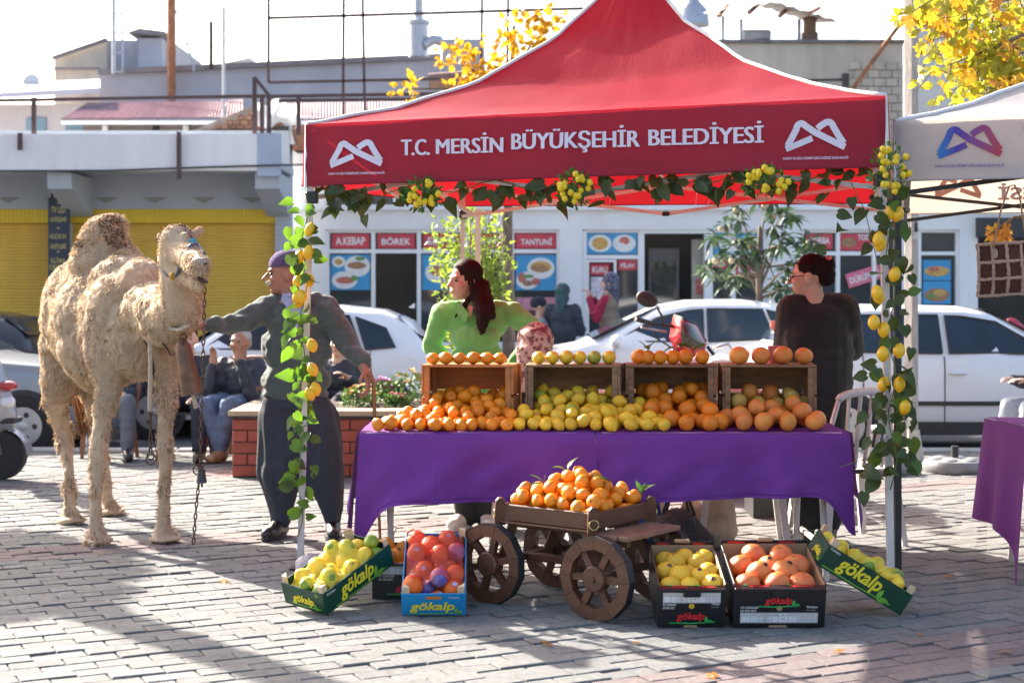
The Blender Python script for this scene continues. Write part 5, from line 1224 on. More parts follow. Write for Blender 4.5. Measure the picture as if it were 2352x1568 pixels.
q=MB(); random.seed(19)
for pth in paths:
    for i in range(10):
        f=rnd(.4,1)*3; k=min(2,int(f)); c=V(pth[k]).lerp(V(pth[k+1]),f-k); leafcloud(q,c+V((rnd(-.1,.1),rnd(0,.2),rnd(-.12,.1))),(.14,.14,.12),16,.07,.05)
tag(q.build('small_foliage',m_pl[1],t,fix=False),kind='stuff')
for pth in paths:
    for i in range(7):
        f=rnd(.3,1)*3; k=min(2,int(f)); c=V(pth[k]).lerp(V(pth[k+1]),f-k); q=MB(); q.tube([c,c+V((rnd(-.15,.1),rnd(-.1,.1),rnd(-.15,.02))),c+V((rnd(-.3,.1),rnd(-.2,.1),rnd(-.3,-.05)))],[.006,.004,.002],4); q.build('twig',m_bark,t)
planebranch(t,[[V((TBX-.05,TBY,2.0)),pp(2330,500,9.6),pp(2270,540,9.6)]],10,.08,.9)
t2=thing('autumn_tree','small golden tree behind the crimson tent roof','tree',(P(1170,0,17).x,17,-.1))
q=MB(); b0=V((P(1170,0,17).x,17,-.1)); q.tube([b0,P(1165,500,17),P(1175,200,17),P(1180,60,17)],[.08,.06,.04,.02],7); q.build('trunk',m_bark,t2,180)
q=MB()
for x,y,n in [(1190,60,40),(1150,100,36),(1230,80,30),(1120,150,24),(1060,150,40),(1040,120,30),(935,205,26),(1090,190,40),(1260,50,40),(1210,120,50),(1060,205,20),(1150,180,40)]:
    leafcloud(q,P(x,y,16.8),(.2,.2,.16),n,.10,.08)
q.build('crown',m_pl[0],t2,fix=False); q=MB()
for x,y in [(935,205),(1060,150),(1120,150),(1260,50),(1230,80)]: q.tube([P(1172,230,17),P((x+1172)/2,(y+200)/2,16.9),P(x,y,16.8)],[.03,.02,.008],5)
q.build('branch',m_bark,t2,180)
# plane trees outside the frame (they shade the paving)
def shade_tree(label,x,y,h,r,seed,cr):
    random.seed(seed); t=thing('plane_tree',label,'tree',(x,y,0),group='plane trees of the square'); q=MB(); q.tube([(x,y,-.1),(x+.02,y,h*.5),(x-.1,y+.1,h)],[r*1.2,r,r*.8],10)
    q2=MB()
    for i in range(9):
        a=i*.7+rnd(-.2,.2); e=V((x+math.cos(a)*cr,y+math.sin(a)*cr,h+rnd(.3,1.6))); q.tube([(x-.1,y+.1,h-.1),V((x,y,h)).lerp(e,.5)+V((0,0,.3)),e],[r*.4,r*.25,.03],6)
        rr=.3+.3*cr; leafcloud(q2,e,(rr,rr,rr*.7),90,.2,.2); leafcloud(q2,V((x,y,h)).lerp(e,.6)+V((0,0,.4)),(rr,rr,rr*.6),60,.2,.2)
    q.build('trunk',m_bark,t,180); q2.build('crown',m_pl[0],t,fix=False)
shade_tree('broad plane tree beside the square, nearer one',-4.95,9.95,5.7,.13,3,1.4)
shade_tree('unseen plane tree added to shade the paving, farther one',-7.5,12.9,3.3,.12,4,.35)  # added out of view; small crown set to shade paving but miss the camel
# ======================= VEHICLES =====================================================
m_cwhite=mat('car_white',(.78,.78,.79),.3,.02,2,coat=.6); m_cgrey=mat('car_grey',(.26,.28,.31),.35,.05,2,coat=.5,metal=.3); m_cblack=mat('car_black',(.03,.03,.035),.3,.05,2,coat=.6)
m_cglass=mat('car_glass',(.03,.045,.065),.08,.2,2,spec=.35); m_tyre=mat('tyre',(.025,.025,.027),.85,.2,20); m_rim=mat('rim',(.45,.45,.47),.35,.1,8,metal=.8); m_trim=mat('black_trim',(.03,.03,.032),.55,.15,10); m_tail=mat('tail_light',(.45,.02,.02),.25,.1,10,coat=.5); m_head=mat('head_light',(.7,.72,.75),.12,.1,10,coat=.8)
def car(name,label,cx,y0,flip,st,wins,wheels,m,zroad=-.12,mirror=None,mould=(),windscreen=None,rear=None,extra=None,lights=True,wr=.29,handles=(),seams=(.62,-.3,-1.05)):
    # st: stations (x from front=+ , belt, top, halfwidth, cabin 0/1); local x forward
    t=thing(name,label,'car',Mx=M.Translation((cx,y0+.83,zroad))@(M.Rotation(PI,4,'Z') if flip else M()),world=False)
    def ring(s):
        x,zb,zt,w,cab=s; wt=w*(.74 if cab else .93)
        h=[(w*.88,.2),(w*.985,.33),(w,.52),(w*.995,zb-.08),(w*.965,zb),(wt,zt-.045*(1 if cab else .4)),(wt*.86,zt-.008),(wt*.45,zt+.012)]
        return [V((x,a,z)) for a,z in h]+[V((x,-a,z)) for a,z in h[::-1]]
    q=MB(); n=16; rg=[ring(s) for s in st]; vs=[p for r in rg for p in r]; fs=[]
    for i in range(len(rg)-1):
        for k in range(n): k2=(k+1)%n; fs.append((i*n+k,i*n+k2,(i+1)*n+k2,(i+1)*n+k))
    fs+=[tuple(range(n)),tuple((len(rg)-1)*n+k for k in range(n))][:2]
    q.add(vs,fs); body=q.build('body',m,t,38)
    def itp(x,j):
        for a,b_ in zip(st,st[1:]):
            if min(a[0],b_[0])<=x<=max(a[0],b_[0]): f=(x-a[0])/(b_[0]-a[0]); return a[j]+(b_[j]-a[j])*f
        return st[-1][j]
    def sy(x,z):
        zb,zt,w=itp(x,1),itp(x,2),itp(x,3); wt=w*.74; f=max(0,min(1,(z-zb)/max(.01,zt-.045-zb))); return w*.965+(wt-w*.965)*f
    for nm,poly in wins:
        for s in (-1,1):
            q=MB(); q.add([(x,s*(sy(x,z)+.022),z) for x,z in poly],[tuple(range(len(poly)))]); w_=q.build('window',m_cglass,t,fix=False)
            q=MB(); q.tube([(x,s*(sy(x,z)+.018),z) for x,z in poly+poly[:1]],.014,4); q.build('seal',m_trim,w_)
    def wind(xa,xb,nm):
        za,zb_=itp(xa,2),itp(xb,2); wa,wb=itp(xa,3)*.80,itp(xb,3)*.66; d=V((xb-xa,0,zb_-za)).normalized(); up=V((-d.z,0,d.x)); up=up if up.z>0 else -up
        q=MB(); q.add([V((xa,-wa,za))+up*.016,V((xa,wa,za))+up*.016,V((xb,wb,zb_))+up*.016,V((xb,-wb,zb_))+up*.016],[(0,1,2,3)]); q.build(nm,m_cglass,t,fix=False)
    if windscreen: wind(*windscreen,'windscreen')
    if rear: wind(*rear,'rear_window')
    for wx in wheels:
        for s in (-1,1):
            w=itp(wx,3); q=MB(); q.lathe([(wr+.05,0),(wr+.05,.02),(wr,.021)],M.Translation((wx,s*(w-.012),wr))@M.Rotation(R(-90*s),4,'X'),22); q.build('wheel_arch',m_trim,t)
            q=MB(); q.lathe([(wr*.6,-.1),(wr*.97,-.09),(wr,-.03),(wr,.03),(wr*.96,.06),(wr*.66,.065),(wr*.62,.05)],M.Translation((wx,s*(w-.03),wr))@M.Rotation(R(-90*s),4,'X'),24); wo=q.build('wheel',m_tyre,t,40)
            q=MB(); q.lathe([(wr*.62,.05),(wr*.5,.03),(wr*.2,.045),(.03,.055),(.01,.055)],M.Translation((wx,s*(w-.028),wr))@M.Rotation(R(-90*s),4,'X'),24); q.build('rim',m_rim,wo,30)
            for a in range(5):
                q=MB(); an=a*2*PI/5; c=V((wx+math.cos(an)*wr*.38,s*(w+.018),wr+math.sin(an)*wr*.38)); q.lathe([(wr*.1,0),(wr*.09,.006)],M.Translation(c)@M.Rotation(R(-90*s),4,'X'),8); q.build('rim_hole',m_trim,wo)
    for z,h in mould:
        for s in (-1,1):
            x0,x1=st[1][0],st[-2][0]; pts=[]
            for i in range(13):
                x=x0+(x1-x0)*i/12; pts.append((x,s*(itp(x,3)+.004),z))
            q=MB()
            for a,b_ in zip(pts,pts[1:]): q.prism([V(a)+V((0,0,-h/2)),V(b_)+V((0,0,-h/2)),V(b_)+V((0,0,h/2)),V(a)+V((0,0,h/2))],(0,s*.014,0))
            q.build('side_moulding',m_trim,t)
    for sx in seams:
        for s in (-1,1):
            q=MB(); pts=[(sx,s*(itp(sx,3)*k+.002),z) for k,z in ((.985,.33),(1,.52),(.998,itp(sx,1)-.08),(.968,itp(sx,1)))]; q.tube(pts,.006,4); q.build('door_seam',m_trim,t)
    for hx,hz in handles:
        for s in (-1,1): q=MB(); q.box((hx,s*(itp(hx,3)+.012),hz),(.16,.03,.035),None,0,.01); q.build('door_handle',m if m is m_cwhite else m_trim,t)
    if mirror:
        for s in (-1,1): q=MB(); x,z=mirror[:2]; q.sph((x,s*(itp(x,3)+.06),z),(.07,.11,.075),12,8); q.build('wing_mirror',mirror[2],t,60)
    if lights:
        for s in (-1,1):
            q=MB(); s0=st[1]; x=s0[0]; q.sph((x-.03,s*s0[3]*.8,s0[1]-.02),(.09,.12,.07),10,7); q.build('headlight',m_head,t,60)
            q=MB(); s0=st[-2]; q.sph((s0[0]+.03,s*(s0[3]*.9),s0[1]+.02),(.08,.1,.16),10,7); q.build('tail_light',m_tail,t,60)
    for x in (st[0][0],st[-1][0]):
        q=MB(); q.box((x*.985,0,.42),(.12,1.35,.16),None,0,.04); q.build('bumper',m_trim if extra=='black' else m,t)
    return t
hatch=[(1.90,.5,.54,.62,0),(1.82,.68,.72,.74,0),(1.55,.80,.86,.80,0),(1.05,.90,.97,.83,0),(.85,.92,1.08,.835,1),(.35,.93,1.37,.84,1),(.0,.94,1.44,.84,1),(-.7,.95,1.45,.835,1),(-1.2,.96,1.40,.82,1),(-1.5,.97,1.28,.80,1),(-1.72,.95,1.02,.77,0),(-1.84,.78,.84,.73,0),(-1.88,.5,.56,.66,0)]
wz=lambda a,b_,zt=1.33:[(a,.985),(a,zt),(b_,zt),(b_,.985)]
hw=[('f',[(.72,.985),(.3,1.27),(.02,1.33),(-.12,1.345),(-.12,.985)]),('r',[(-.18,.985),(-.18,1.345),(-.85,1.33),(-1.0,.985)]),('q',[(-1.05,.985),(-.92,1.32),(-1.25,1.20),(-1.36,1.01)])]
# left hatch
car('parked_car','white hatchback behind the old man and the saleswoman',-2.52,15.7,True,[(s[0]*.96,s[1]-.04,s[2]-.07,s[3],s[4]) for s in hatch],[(n,[(x*.96,z-.05) for x,z in p]) for n,p in hw],(1.2,-1.2),m_cwhite,mirror=(.72,.93,m_cwhite),windscreen=(.90,.3),rear=(-1.6,-1.3),handles=((-.1,.78),(-.95,.8)))
b=MB(); q=MB()
# middle hatch, sleek
mid=[(1.98,.5,.54,.62,0),(1.90,.64,.68,.74,0),(1.6,.78,.84,.80,0),(1.0,.90,.95,.84,0),(.75,.93,1.06,.845,1),(.15,.96,1.36,.85,1),(-.25,.98,1.43,.85,1),(-.8,1.0,1.44,.84,1),(-1.35,1.03,1.38,.82,1),(-1.65,1.05,1.26,.80,1),(-1.85,.98,1.05,.77,0),(-1.95,.8,.86,.73,0),(-2.0,.5,.56,.66,0)]
car('parked_car','white sloping hatchback behind the red motorcycle',1.72,16.3,True,mid,[('f',[(.62,.99),(.15,1.25),(-.2,1.33),(-.35,1.345),(-.35,1.0)]),('r',[(-.40,1.0),(-.40,1.345),(-1.0,1.34),(-1.12,1.03)]),('q',[(-1.17,1.05),(-1.05,1.335),(-1.4,1.25),(-1.5,1.09)])],(1.3,-1.3),m_cwhite,mirror=(.6,1.0,m_cwhite),windscreen=(.85,.1),rear=(-1.8,-1.5),handles=((-.25,.86),(-1.0,.88)))
# right older hatch facing right
old=[(1.95,.45,.5,.64,0),(1.86,.66,.70,.76,0),(1.5,.80,.85,.80,0),(.98,.90,.95,.82,0),(.8,.92,1.03,.825,1),(.2,.93,1.34,.83,1),(-.05,.93,1.385,.83,1),(-.9,.94,1.40,.82,1),(-1.4,.95,1.36,.81,1),(-1.65,.95,1.18,.79,1),(-1.85,.93,.98,.77,0),(-1.92,.75,.8,.74,0),(-1.95,.45,.5,.66,0)]
car('parked_car','older white hatchback with black side mouldings at the kerb by the pole',4.30,14.0,False,old,[('f',[(.70,.965),(.22,1.25),(-.1,1.30),(-.25,1.31),(-.25,.965)]),('r',[(-.32,.965),(-.32,1.31),(-1.1,1.31),(-1.22,.98)])],(1.22,-1.22),m_cwhite,mirror=(.66,1.0,m_trim),mould=((.50,.04),(.27,.12)),windscreen=(.88,.12),rear=(-1.78,-1.5),extra='black',handles=((-.18,.78),))
# grey saloon, front to the right
sal=[(2.0,.5,.55,.66,0),(1.95,.74,.79,.76,0),(1.6,.82,.86,.79,0),(.95,.88,.92,.80,0),(.8,.90,1.0,.80,1),(.2,.91,1.31,.80,1),(-.2,.92,1.36,.80,1),(-.9,.92,1.35,.80,1),(-1.35,.92,1.05,.79,1),(-1.5,.92,.96,.79,0),(-2.0,.85,.89,.76,0),(-2.05,.5,.55,.68,0)]
car('parked_car','old grey saloon with chrome wheel behind the camel',-5.93,13.95,False,sal,[('f',[(.68,.95),(.25,1.22),(-.15,1.27),(-.15,.95)]),('r',[(-.2,.95),(-.2,1.27),(-.85,1.26),(-1.1,.98)])],(1.42,-1.4),m_cgrey,mirror=(.6,.98,m_trim),mould=((.50,.05),),windscreen=(.88,.12),rear=(-1.42,-1.0),extra='black')
car('parked_car','dark hatchback with a red lamp strip behind the grey saloon',-6.9,16.4,True,[(s[0],s[1]-.06,s[2]-.12,s[3],s[4]) for s in hatch],[(n,[(x,z-.1) for x,z in p]) for n,p in hw],(1.2,-1.2),m_cblack,mirror=(.7,.95,m_cblack),windscreen=(.90,.3),rear=(-1.6,-1.3))
# roof antenna fin and stub
b=MB(); b.prism([P(938,706,16.5),P(950,697,16.5),P(953,697,16.5),P(952,708,16.5)],(0,.04,0)); simple('roof_fin','white shark fin aerial on the roof of the left hatchback','aerial',b,m_cwhite)
b=MB(); b.tube([P(1766,700,17.1),P(1787,668,17.1)],[.012,.006],6); simple('roof_aerial','short grey rod aerial on the roof of the sloping hatchback','aerial',b,m_galv)
# ---- red motorcycle
m_mred=mat('moto_red',(.50,.015,.035),.25,.08,4,coat=.6); m_smoke=mat('smoked_screen',(.06,.055,.055),.12,.2,4,coat=.5)
Ym=10.6
mo=thing('motorcycle','red motorcycle with black mirror parked behind the oranges crate','motorcycle',V((P(1590,0,Ym).x,Ym,0)))
mp=lambda x,y,dy=0:P(x,y,Ym+dy)
q=MB(); pts=[]
def fair(u,v):
    # u around (left->right), v top->bottom
    w=[(1545,728),(1537,775),(1560,830)]; e=[(1600,748),(1622,790),(1612,845)]
    t=v*2; i=min(1,int(t)); f=t-i; l=(w[i][0]*(1-f)+w[i+1][0]*f,w[i][1]*(1-f)+w[i+1][1]*f); r=(e[i][0]*(1-f)+e[i+1][0]*f,e[i][1]*(1-f)+e[i+1][1]*f)
    x=l[0]+(r[0]-l[0])*u;y=l[1]+(r[1]-l[1])*u; return mp(x,y,-.16*math.sin(PI*u)*math.sin(PI*(.25+.7*v))+.05)
q.grid(fair,14,14); q.build('fairing',m_mred,mo,180,fix=False)
q=MB(); q.grid(lambda u,v:fair(u,v)+V((.22*1.0-.19,.22,.02)),10,10); q.build('fairing_inner',m_trim,mo,180,fix=False)
q=MB(); q.grid(lambda u,v:fair(.32+u*.62,.04+v*.56)+V((0,-.012,.0)),10,10); q.build('windscreen',m_smoke,mo,180,fix=False)
q=MB(); q.sph(mp(1594,838,-.12),(.07,.05,.055),14,10); q.build('headlamp',m_head,mo,60)
q=MB(); q.tube([mp(1463,733,-.12),mp(1500,745,-.05),mp(1540,748,0),mp(1580,760,.2),mp(1600,752,.4)],.012,8); q.build('handlebar',m_trim,mo,180); q=MB(); q.tube([mp(1460,732,-.13),mp(1500,744,-.05)],.018,8); q.build('grip',m_blackp,mo,60)
q=MB(); q.tube([mp(1472,752,-.14),mp(1500,756,-.1),mp(1530,762,-.04)],.008,6); q.build('brake_lever',m_rim,mo,180); q=MB(); q.tube([mp(1500,758,-.08),mp(1510,778,-.06),mp(1545,800,-.02),mp(1558,820,0)],.006,6); q.build('cable',m_blackp,mo,180)
q=MB(); q.tube([mp(1524,752,-.05),mp(1520,725,-.06),mp(1508,705,-.06)],.008,6); mr=q.build('mirror_stem',m_blackp,mo,180)
q=MB(); q.sph(mp(1486,687,-.06),(.078,.03,.055),18,12,M.Rotation(R(22),3,'Y')); q.build('mirror_head',m_trim,mr,60)
q=MB(); q.tube([mp(1624,795,.1),mp(1640,815,.1)],.012,6); q.build('indicator',m_blackp,mo)
q=MB(); q.tube([mp(1640,800,.35),mp(1672,790,.4),mp(1690,820,.45),mp(1695,850,.5)],.014,8); q.build('rear_rack',m_rim,mo,180)
q=MB(); q.sph(mp(1662,845,.3),(.14,.22,.1),18,12,None,0,lambda v:v*(1+.15*NZ.noise(v*2.3))); q.build('seat_cover',mat('white_cover',(.62,.58,.52),.8,.12,12,.3,40),mo,180)
q=MB(); q.sph(mp(1640,900,.35),(.13,.35,.16),14,10); q.build('tank',m_mred,mo,60)
hubf=mp(1585,0); 
for dx,dy,nm in ((-.02,-.1,'f'),(.3,1.05,'r')):
    c=V((P(1590,0,Ym).x+dx,Ym+dy,.29)); q=MB(); Rw=M.Rotation(R(90),4,'Y')@M.Rotation(0,4,'Z'); q.lathe([(.22,-.05),(.28,-.04),(.29,0),(.28,.04),(.22,.05)],M.Translation(c)@M.Rotation(R(-16),4,'Z')@Rw,24); wo=q.build('wheel',m_tyre,mo,40); q=MB(); q.lathe([(.22,-.03),(.03,-.04),(.03,.04),(.22,.03)],M.Translation(c)@M.Rotation(R(-16),4,'Z')@Rw,16); q.build('rim',m_rim,wo,30)
for s in (-.08,.08): q=MB(); q.tube([V((P(1590,0,Ym).x+s-.02,Ym-.1,.29)),mp(1575,800)+V((s,0,0))],.02,8); q.build('fork',m_rim,mo,180)
q=MB(); q.b2((P(1590,0,Ym).x-.1,Ym+.2,.25),(P(1590,0,Ym).x+.3,Ym+.9,.55),0,.05); q.build('engine',m_trim,mo)
# ---- silver scooter at left edge
m_silver=mat('scooter_silver',(.36,.37,.42),.3,.05,3,metal=.5,coat=.5)
Ysx=11.4; so=thing('scooter','silver maxi scooter at the edge of the square beside the camel','scooter',(G(-40,1100).x,Ysx,0))
sp=lambda x,y,dy=0:P(x,y,Ysx+dy)
c=sp(6,1040); c.z=.185
for dx,nm in ((0,'front'),(-1.25,'rear')):
    q=MB(); q.lathe([(.125,-.055),(.175,-.05),(.185,0),(.175,.05),(.125,.055)],M.Translation(c+V((dx,0,0)))@M.Rotation(R(90),4,'X'),26); wo=q.build('wheel',m_tyre,so,40); q=MB(); q.lathe([(.125,-.04),(.1,-.02),(.03,-.05),(.03,.05),(.1,.02),(.125,.04)],M.Translation(c+V((dx,0,0)))@M.Rotation(R(90),4,'X'),18); q.build('rim',m_rim,wo,30)
    q=MB(); q.lathe([(.085,-.006),(.09,.0),(.085,.006)],M.Translation(c+V((dx,-.045,0)))@M.Rotation(R(90),4,'X'),18); q.build('brake_disc',m_galv,wo)
q=MB(); q.grid(lambda u,v:c+V((.205*math.cos(R(150-u*150)),-.075+.15*v,.205*math.sin(R(150-u*150))+.01*math.sin(PI*v))),14,5); q.build('fender',m_silver,so,180,fix=False)
for s in (-.05,.05): q=MB(); q.tube([c+V((0,s,0)),c+V((-.09,s,.42))],.018,8); q.build('fork',m_rim,so,180)
blob('front_body',[('c',c+V((-.02,0,.32)),.13,c+V((-.16,0,.62)),.17),('c',c+V((-.16,0,.62)),.16,c+V((-.26,0,.78)),.1),('c',c+V((.02,0,.28)),.1,c+V((-.3,0,.12)),.12),('c',c+V((-.3,0,.12)),.14,c+V((-.9,0,.16)),.16),('c',c+V((-.8,0,.35)),.16,c+V((-1.4,0,.48)),.14)],.02,m_silver,so,8)
q=MB(); q.sph(c+V((.06,-.07,.40)),(.06,.06,.05),12,8); q.build('headlamp',m_head,so,60); q=MB(); q.sph(c+V((.05,-.03,.52)),(.07,.1,.04),12,8); q.build('indicator',m_tail,so,60)
q=MB(); q.b2(c+V((-.05,-.1,.24)),c+V((.12,.1,.28)),0,.01); q.build('lower_grille',m_trim,so)
q=MB(); q.grid(lambda u,v:c+V((-.16-.12*v+.02*math.cos(PI*(u-.5)),-.16+.32*u,.72+.28*v)),10,8); q.build('windscreen',m_smoke,so,180,fix=False)
q=MB(); q.tube([c+V((-.3,-.36,.82)),c+V((-.26,0,.8)),c+V((-.3,.36,.82))],.014,8); q.build('handlebar',m_trim,so,180)
q=MB(); q.sph(c+V((-.22,-.3,1.0)),(.03,.07,.05),12,8); q.build('mirror',m_trim,so,60); q=MB(); q.tube([c+V((-.27,-.28,.82)),c+V((-.22,-.3,1.0))],.008,6); q.build('mirror_stem',m_trim,so)
q=MB(); q.sph(c+V((-.95,0,.55)),(.4,.15,.07),14,8); q.build('seat',m_trim,so,60)
# far red motorcycle
fm=thing('motorcycle','small red motorcycle far behind before the dark gate','motorcycle',(P(2335,0,19).x,19,0))
blob('fairing',[('c',P(2322,745,19),.1,P(2345,770,19),.12),('c',P(2345,770,19),.1,P(2420,775,19),.12)],.03,m_mred,fm,6)
for x in (2318,2520): q=MB(); cc=P(x,0,19); cc.z=.3; q.lathe([(.2,-.05),(.28,-.04),(.3,0),(.28,.04),(.2,.05)],M.Translation(cc)@M.Rotation(R(90),4,'X'),20); q.build('wheel',m_tyre,fm,40)
q=MB(); q.tube([P(2318,0,19)*1.0+V((0,0,.3-P(2318,0,19).z)),P(2330,750,19)],.03,8); q.build('fork',m_rim,fm); q=MB(); q.tube([P(2310,738,18.8),P(2330,742,19),P(2322,740,19.3)],.015,6); q.build('handlebar',m_trim,fm); q=MB(); q.b2(P(2380,850,19),P(2460,790,19.1),0,.02); q.build('engine',m_trim,fm)
# ---- street pole
up=thing('utility_pole','weathered square utility pole with a torn poster by the white car','pole',G(2093,1055))
pb=G(2093,1055); q=MB(); Rp=M.Rotation(R(38),3,'Z'); q.box(pb+V((0,0,3.0)),(.085,.085,6.2),Rp,0,.006); q.build('shaft',mat('weathered_pole',(.42,.38,.34),.85,.25,12,.3,40,stretch=(3,3,.6)),up)
q=MB(); q.tube([pb+V((0,0,0)),pb+V((0,0,.25))],[.11,.07],6); q.build('foot',m_concr,up)
q=MB(); Mq=frame(pb+V((-.075,-.075,1.9))+V((.02,-.03,0)),(.788,-.616,0)[:3],(0,0,1)); Mq=frame(pb+Rp@V((-.04,-.044,1.85)),Rp@V((1,0,0)),(0,0,1)); plate(q,[(0,0),(.08,0),(.08,.2),(0,.2)],Mq,.002); po=q.build('poster',mat('poster_grey',(.5,.48,.46),.7,.3,30),up,fix=False)
q=MB(); plate(q,[(.015,.06),(.065,.06),(.06,.13),(.05,.15),(.03,.15),(.02,.13)],Mq,.004); q.build('poster_print',m_trim,po,fix=False)
# ---- umbrella bases
def ubase(label,x,y,r):
    p=G(x,y); t=thing('parasol_base',label,'parasol base',p,world=False,group='parasol bases'); q=MB(); q.lathe([(r*.96,.0),(r,.02),(r,.06),(r*.93,.09),(r*.3,.105),(.05,.11)],None,24); q.build('base',mat('base_plastic',(.20,.20,.20),.45,.25,10,.15,30),t,40)
    for k in range(6):
        a=k*PI/3; q=MB(); q.sph((math.cos(a)*r*.58,math.sin(a)*r*.58,.09),(r*.26,r*.26,.022),12,8); q.build('lobe',MC['base_plastic'],t,60)
    q=MB(); q.tube([(0,0,.1),(0,0,.2)],.03,10); q.build('socket',m_trim,t)
ubase('round grey parasol base lying on the paving right of the tent legs',2193,1082,.25)
ubase('round grey parasol base half hidden behind the right tent legs',2025,1085,.22)
# ---- plastic chairs
def pchair(label,x,y,rz,m,sc=1.0,grp='white plastic chairs'):
    t=thing('plastic_chair',label,'chair',Mx=M.Translation((x,y,0))@M.Rotation(rz,4,'Z')@M.Diagonal((sc,sc,sc,1)),world=False,group=grp)
    q=MB(); q.grid(lambda u,v:((u-.5)*.42,(v-.5)*.42,.43-.02*math.sin(PI*u)*math.sin(PI*v)),8,8); q.grid(lambda u,v:((u-.5)*.42,(v-.5)*.42,.405),2,2); q.build('seat',m,t,180,fix=False)
    for s in (-1,1):
        for r in (-1,1): q=MB(); q.tube([(s*.19,r*.19,.42),(s*.235,r*.24,.0)],[.034,.022],4); q.build('leg',m,t)
        q=MB(); q.tube([(s*.2,.2,.42),(s*.23,.25,.62),(s*.2,.31,.82)],.02,6,0,True,.6); q.build('back_post',m,t,180)
        q=MB(); q.tube([(s*.22,-.18,.42),(s*.25,-.16,.62),(s*.25,.1,.65),(s*.235,.24,.66)],.02,6); q.build('armrest',m,t,180)
    q=MB(); q.tube([(.2*math.cos(a*PI/10)*1.0,.31,.82+.045*math.sin(a*PI/10)) for a in range(11)],.022,6); q.build('top_rail',m,t,180)
    for i in range(5): x0=-.13+i*.065; q=MB(); q.tube([(x0*.8,.215,.44),(x0,.27,.64),(x0*1.05,.31,.845)],.019,4,0,True,.4); q.build('back_slat',m,t)
pchair('white plastic chair whose fan back shows beside the woman in black',1.88,8.55,R(-165),m_chair)
pchair('white plastic chair under the table behind the wide black box',1.28,8.45,R(175),m_chair)
pchair('white plastic chair behind the cart under the right cloth',.62,8.5,R(180),m_chair)
pchair('white plastic chair under the seated woman in the flowered scarf',.12,8.75,R(0),m_chair)
m_bch=mat('brown_chair',(.22,.09,.05),.5,.1,6)
# ---- bags under the table
def bag(name,label,prims,m,vox=.012,nz=.012,straps=(),sm=None):
    t=thing(name,label,'bag',(prims[0][1][0],prims[0][1][1],0)); blob('pouch',prims,vox,m,t,4,nz,18,.002)
    for s in straps: q=MB(); q.tube(s,.009,6); q.build('strap',sm or m,t,180)
x0,y0=.88,8.05
bag('string_bag','black string bag standing under the table behind the cart',[('e',(x0,y0,.13),(.14,.1,.13)),('e',(x0+.05,y0,.08),(.15,.1,.09))],mat('black_mesh',(.02,.02,.025),.7,.0,130,.9,160,col2=(.13,.13,.14)),.012,.01,[[(x0-.08,y0,.22),(x0-.05,y0-.02,.33),(x0+.05,y0-.02,.33),(x0+.09,y0,.22)],[(x0-.06,y0+.05,.22),(x0-.03,y0+.05,.32),(x0+.04,y0+.05,.32),(x0+.07,y0+.05,.22)]])
bag('quilted_bag','beige quilted bag standing under the table behind the string bag',[('e',(1.08,8.35,.17),(.16,.09,.17)),('e',(1.08,8.35,.1),(.17,.1,.12))],mat('beige_quilt',(.50,.38,.28),.7,.15,14,.5,20),.014,.006,[[(1.0,8.33,.3),(1.02,8.33,.42),(1.14,8.33,.42),(1.16,8.33,.3)]])
bag('plastic_sack','crumpled blue plastic sack under the table beyond the cart',[('e',(.70,8.35,.16),(.15,.1,.17))],mat('blue_sack',(.02,.09,.45),.35,.2,14,.4,30,coat=.2),.014,.02)
b=MB(); Mx=M.Translation((1.75,9.6,0)); 
for lo,hi in [((-.25,-.18,0),(.25,.18,.01)),((-.25,-.18,.01),(.25,-.17,.2)),((-.25,.17,.01),(.25,.18,.2)),((-.25,-.169,.01),(-.24,.169,.2)),((.24,-.169,.01),(.25,.169,.2))]: b.b2(V(lo)+Mx.translation,V(hi)+Mx.translation)
simple('plastic_crate','black plastic crate on the ground behind the stall','crate',b,m_blackp)
# ---- right table with purple cloth
t=ptable('folding table under the purple cloth at the right edge',2.52,3.6,7.35,8.0,.74,None)
cloth('long purple cloth with a hanging corner on the table at the right edge',2.5,3.6,7.33,8.0,.745,.24,.3,.22,0,8,1,0)
# crocheted tote
bt_=thing('crochet_bag','brown crocheted tote with cream grid hanging from the grey tent frame','bag',P(2300,680,7.25))
Yb=7.25; q=MB(); q.grid(lambda u,v:P(2245+u*135-(4 if v<.5 else 0)*u+4*math.sin(v*3),560+v*122-u*8,Yb-.05*math.sin(PI*u)*math.sin(PI*(v*.8+.15))),24,20); q.grid(lambda u,v:P(2245+u*135-(4 if v<.5 else 0)*u+4*math.sin(v*3),560+v*122-u*8,Yb+.05*math.sin(PI*u)*math.sin(PI*(v*.8+.15))),24,20)
q.build('pouch',mat('brown_crochet',(.13,.045,.03),.9,.25,160,.9,220),bt_,180,fix=False)
m_cream=mat('cream_yarn',(.50,.33,.24),.95,.2,60,.6,120)
def yb(u,v): return P(2245+u*135-(4 if v<.5 else 0)*u+4*math.sin(v*3),560+v*122-u*8,Yb-.05*math.sin(PI*u)*math.sin(PI*(v*.8+.15))-.004)
for u in (0,.25,.5,.75,1.0): q=MB(); q.tube([yb(u,k/24)+V((rnd(-.002,.002),0,rnd(-.001,.001))) for k in range(25)],[.008+rnd(-.0015,.002) for k in range(25)],6); q.build('yarn_band',m_cream,bt_,180)
for v in (0.02,.36,.68,.99): q=MB(); q.tube([yb(k/24,v)+V((0,0,rnd(-.002,.002))) for k in range(25)],[.008+rnd(-.0015,.002) for k in range(25)],6); q.build('yarn_band',m_cream,bt_,180)
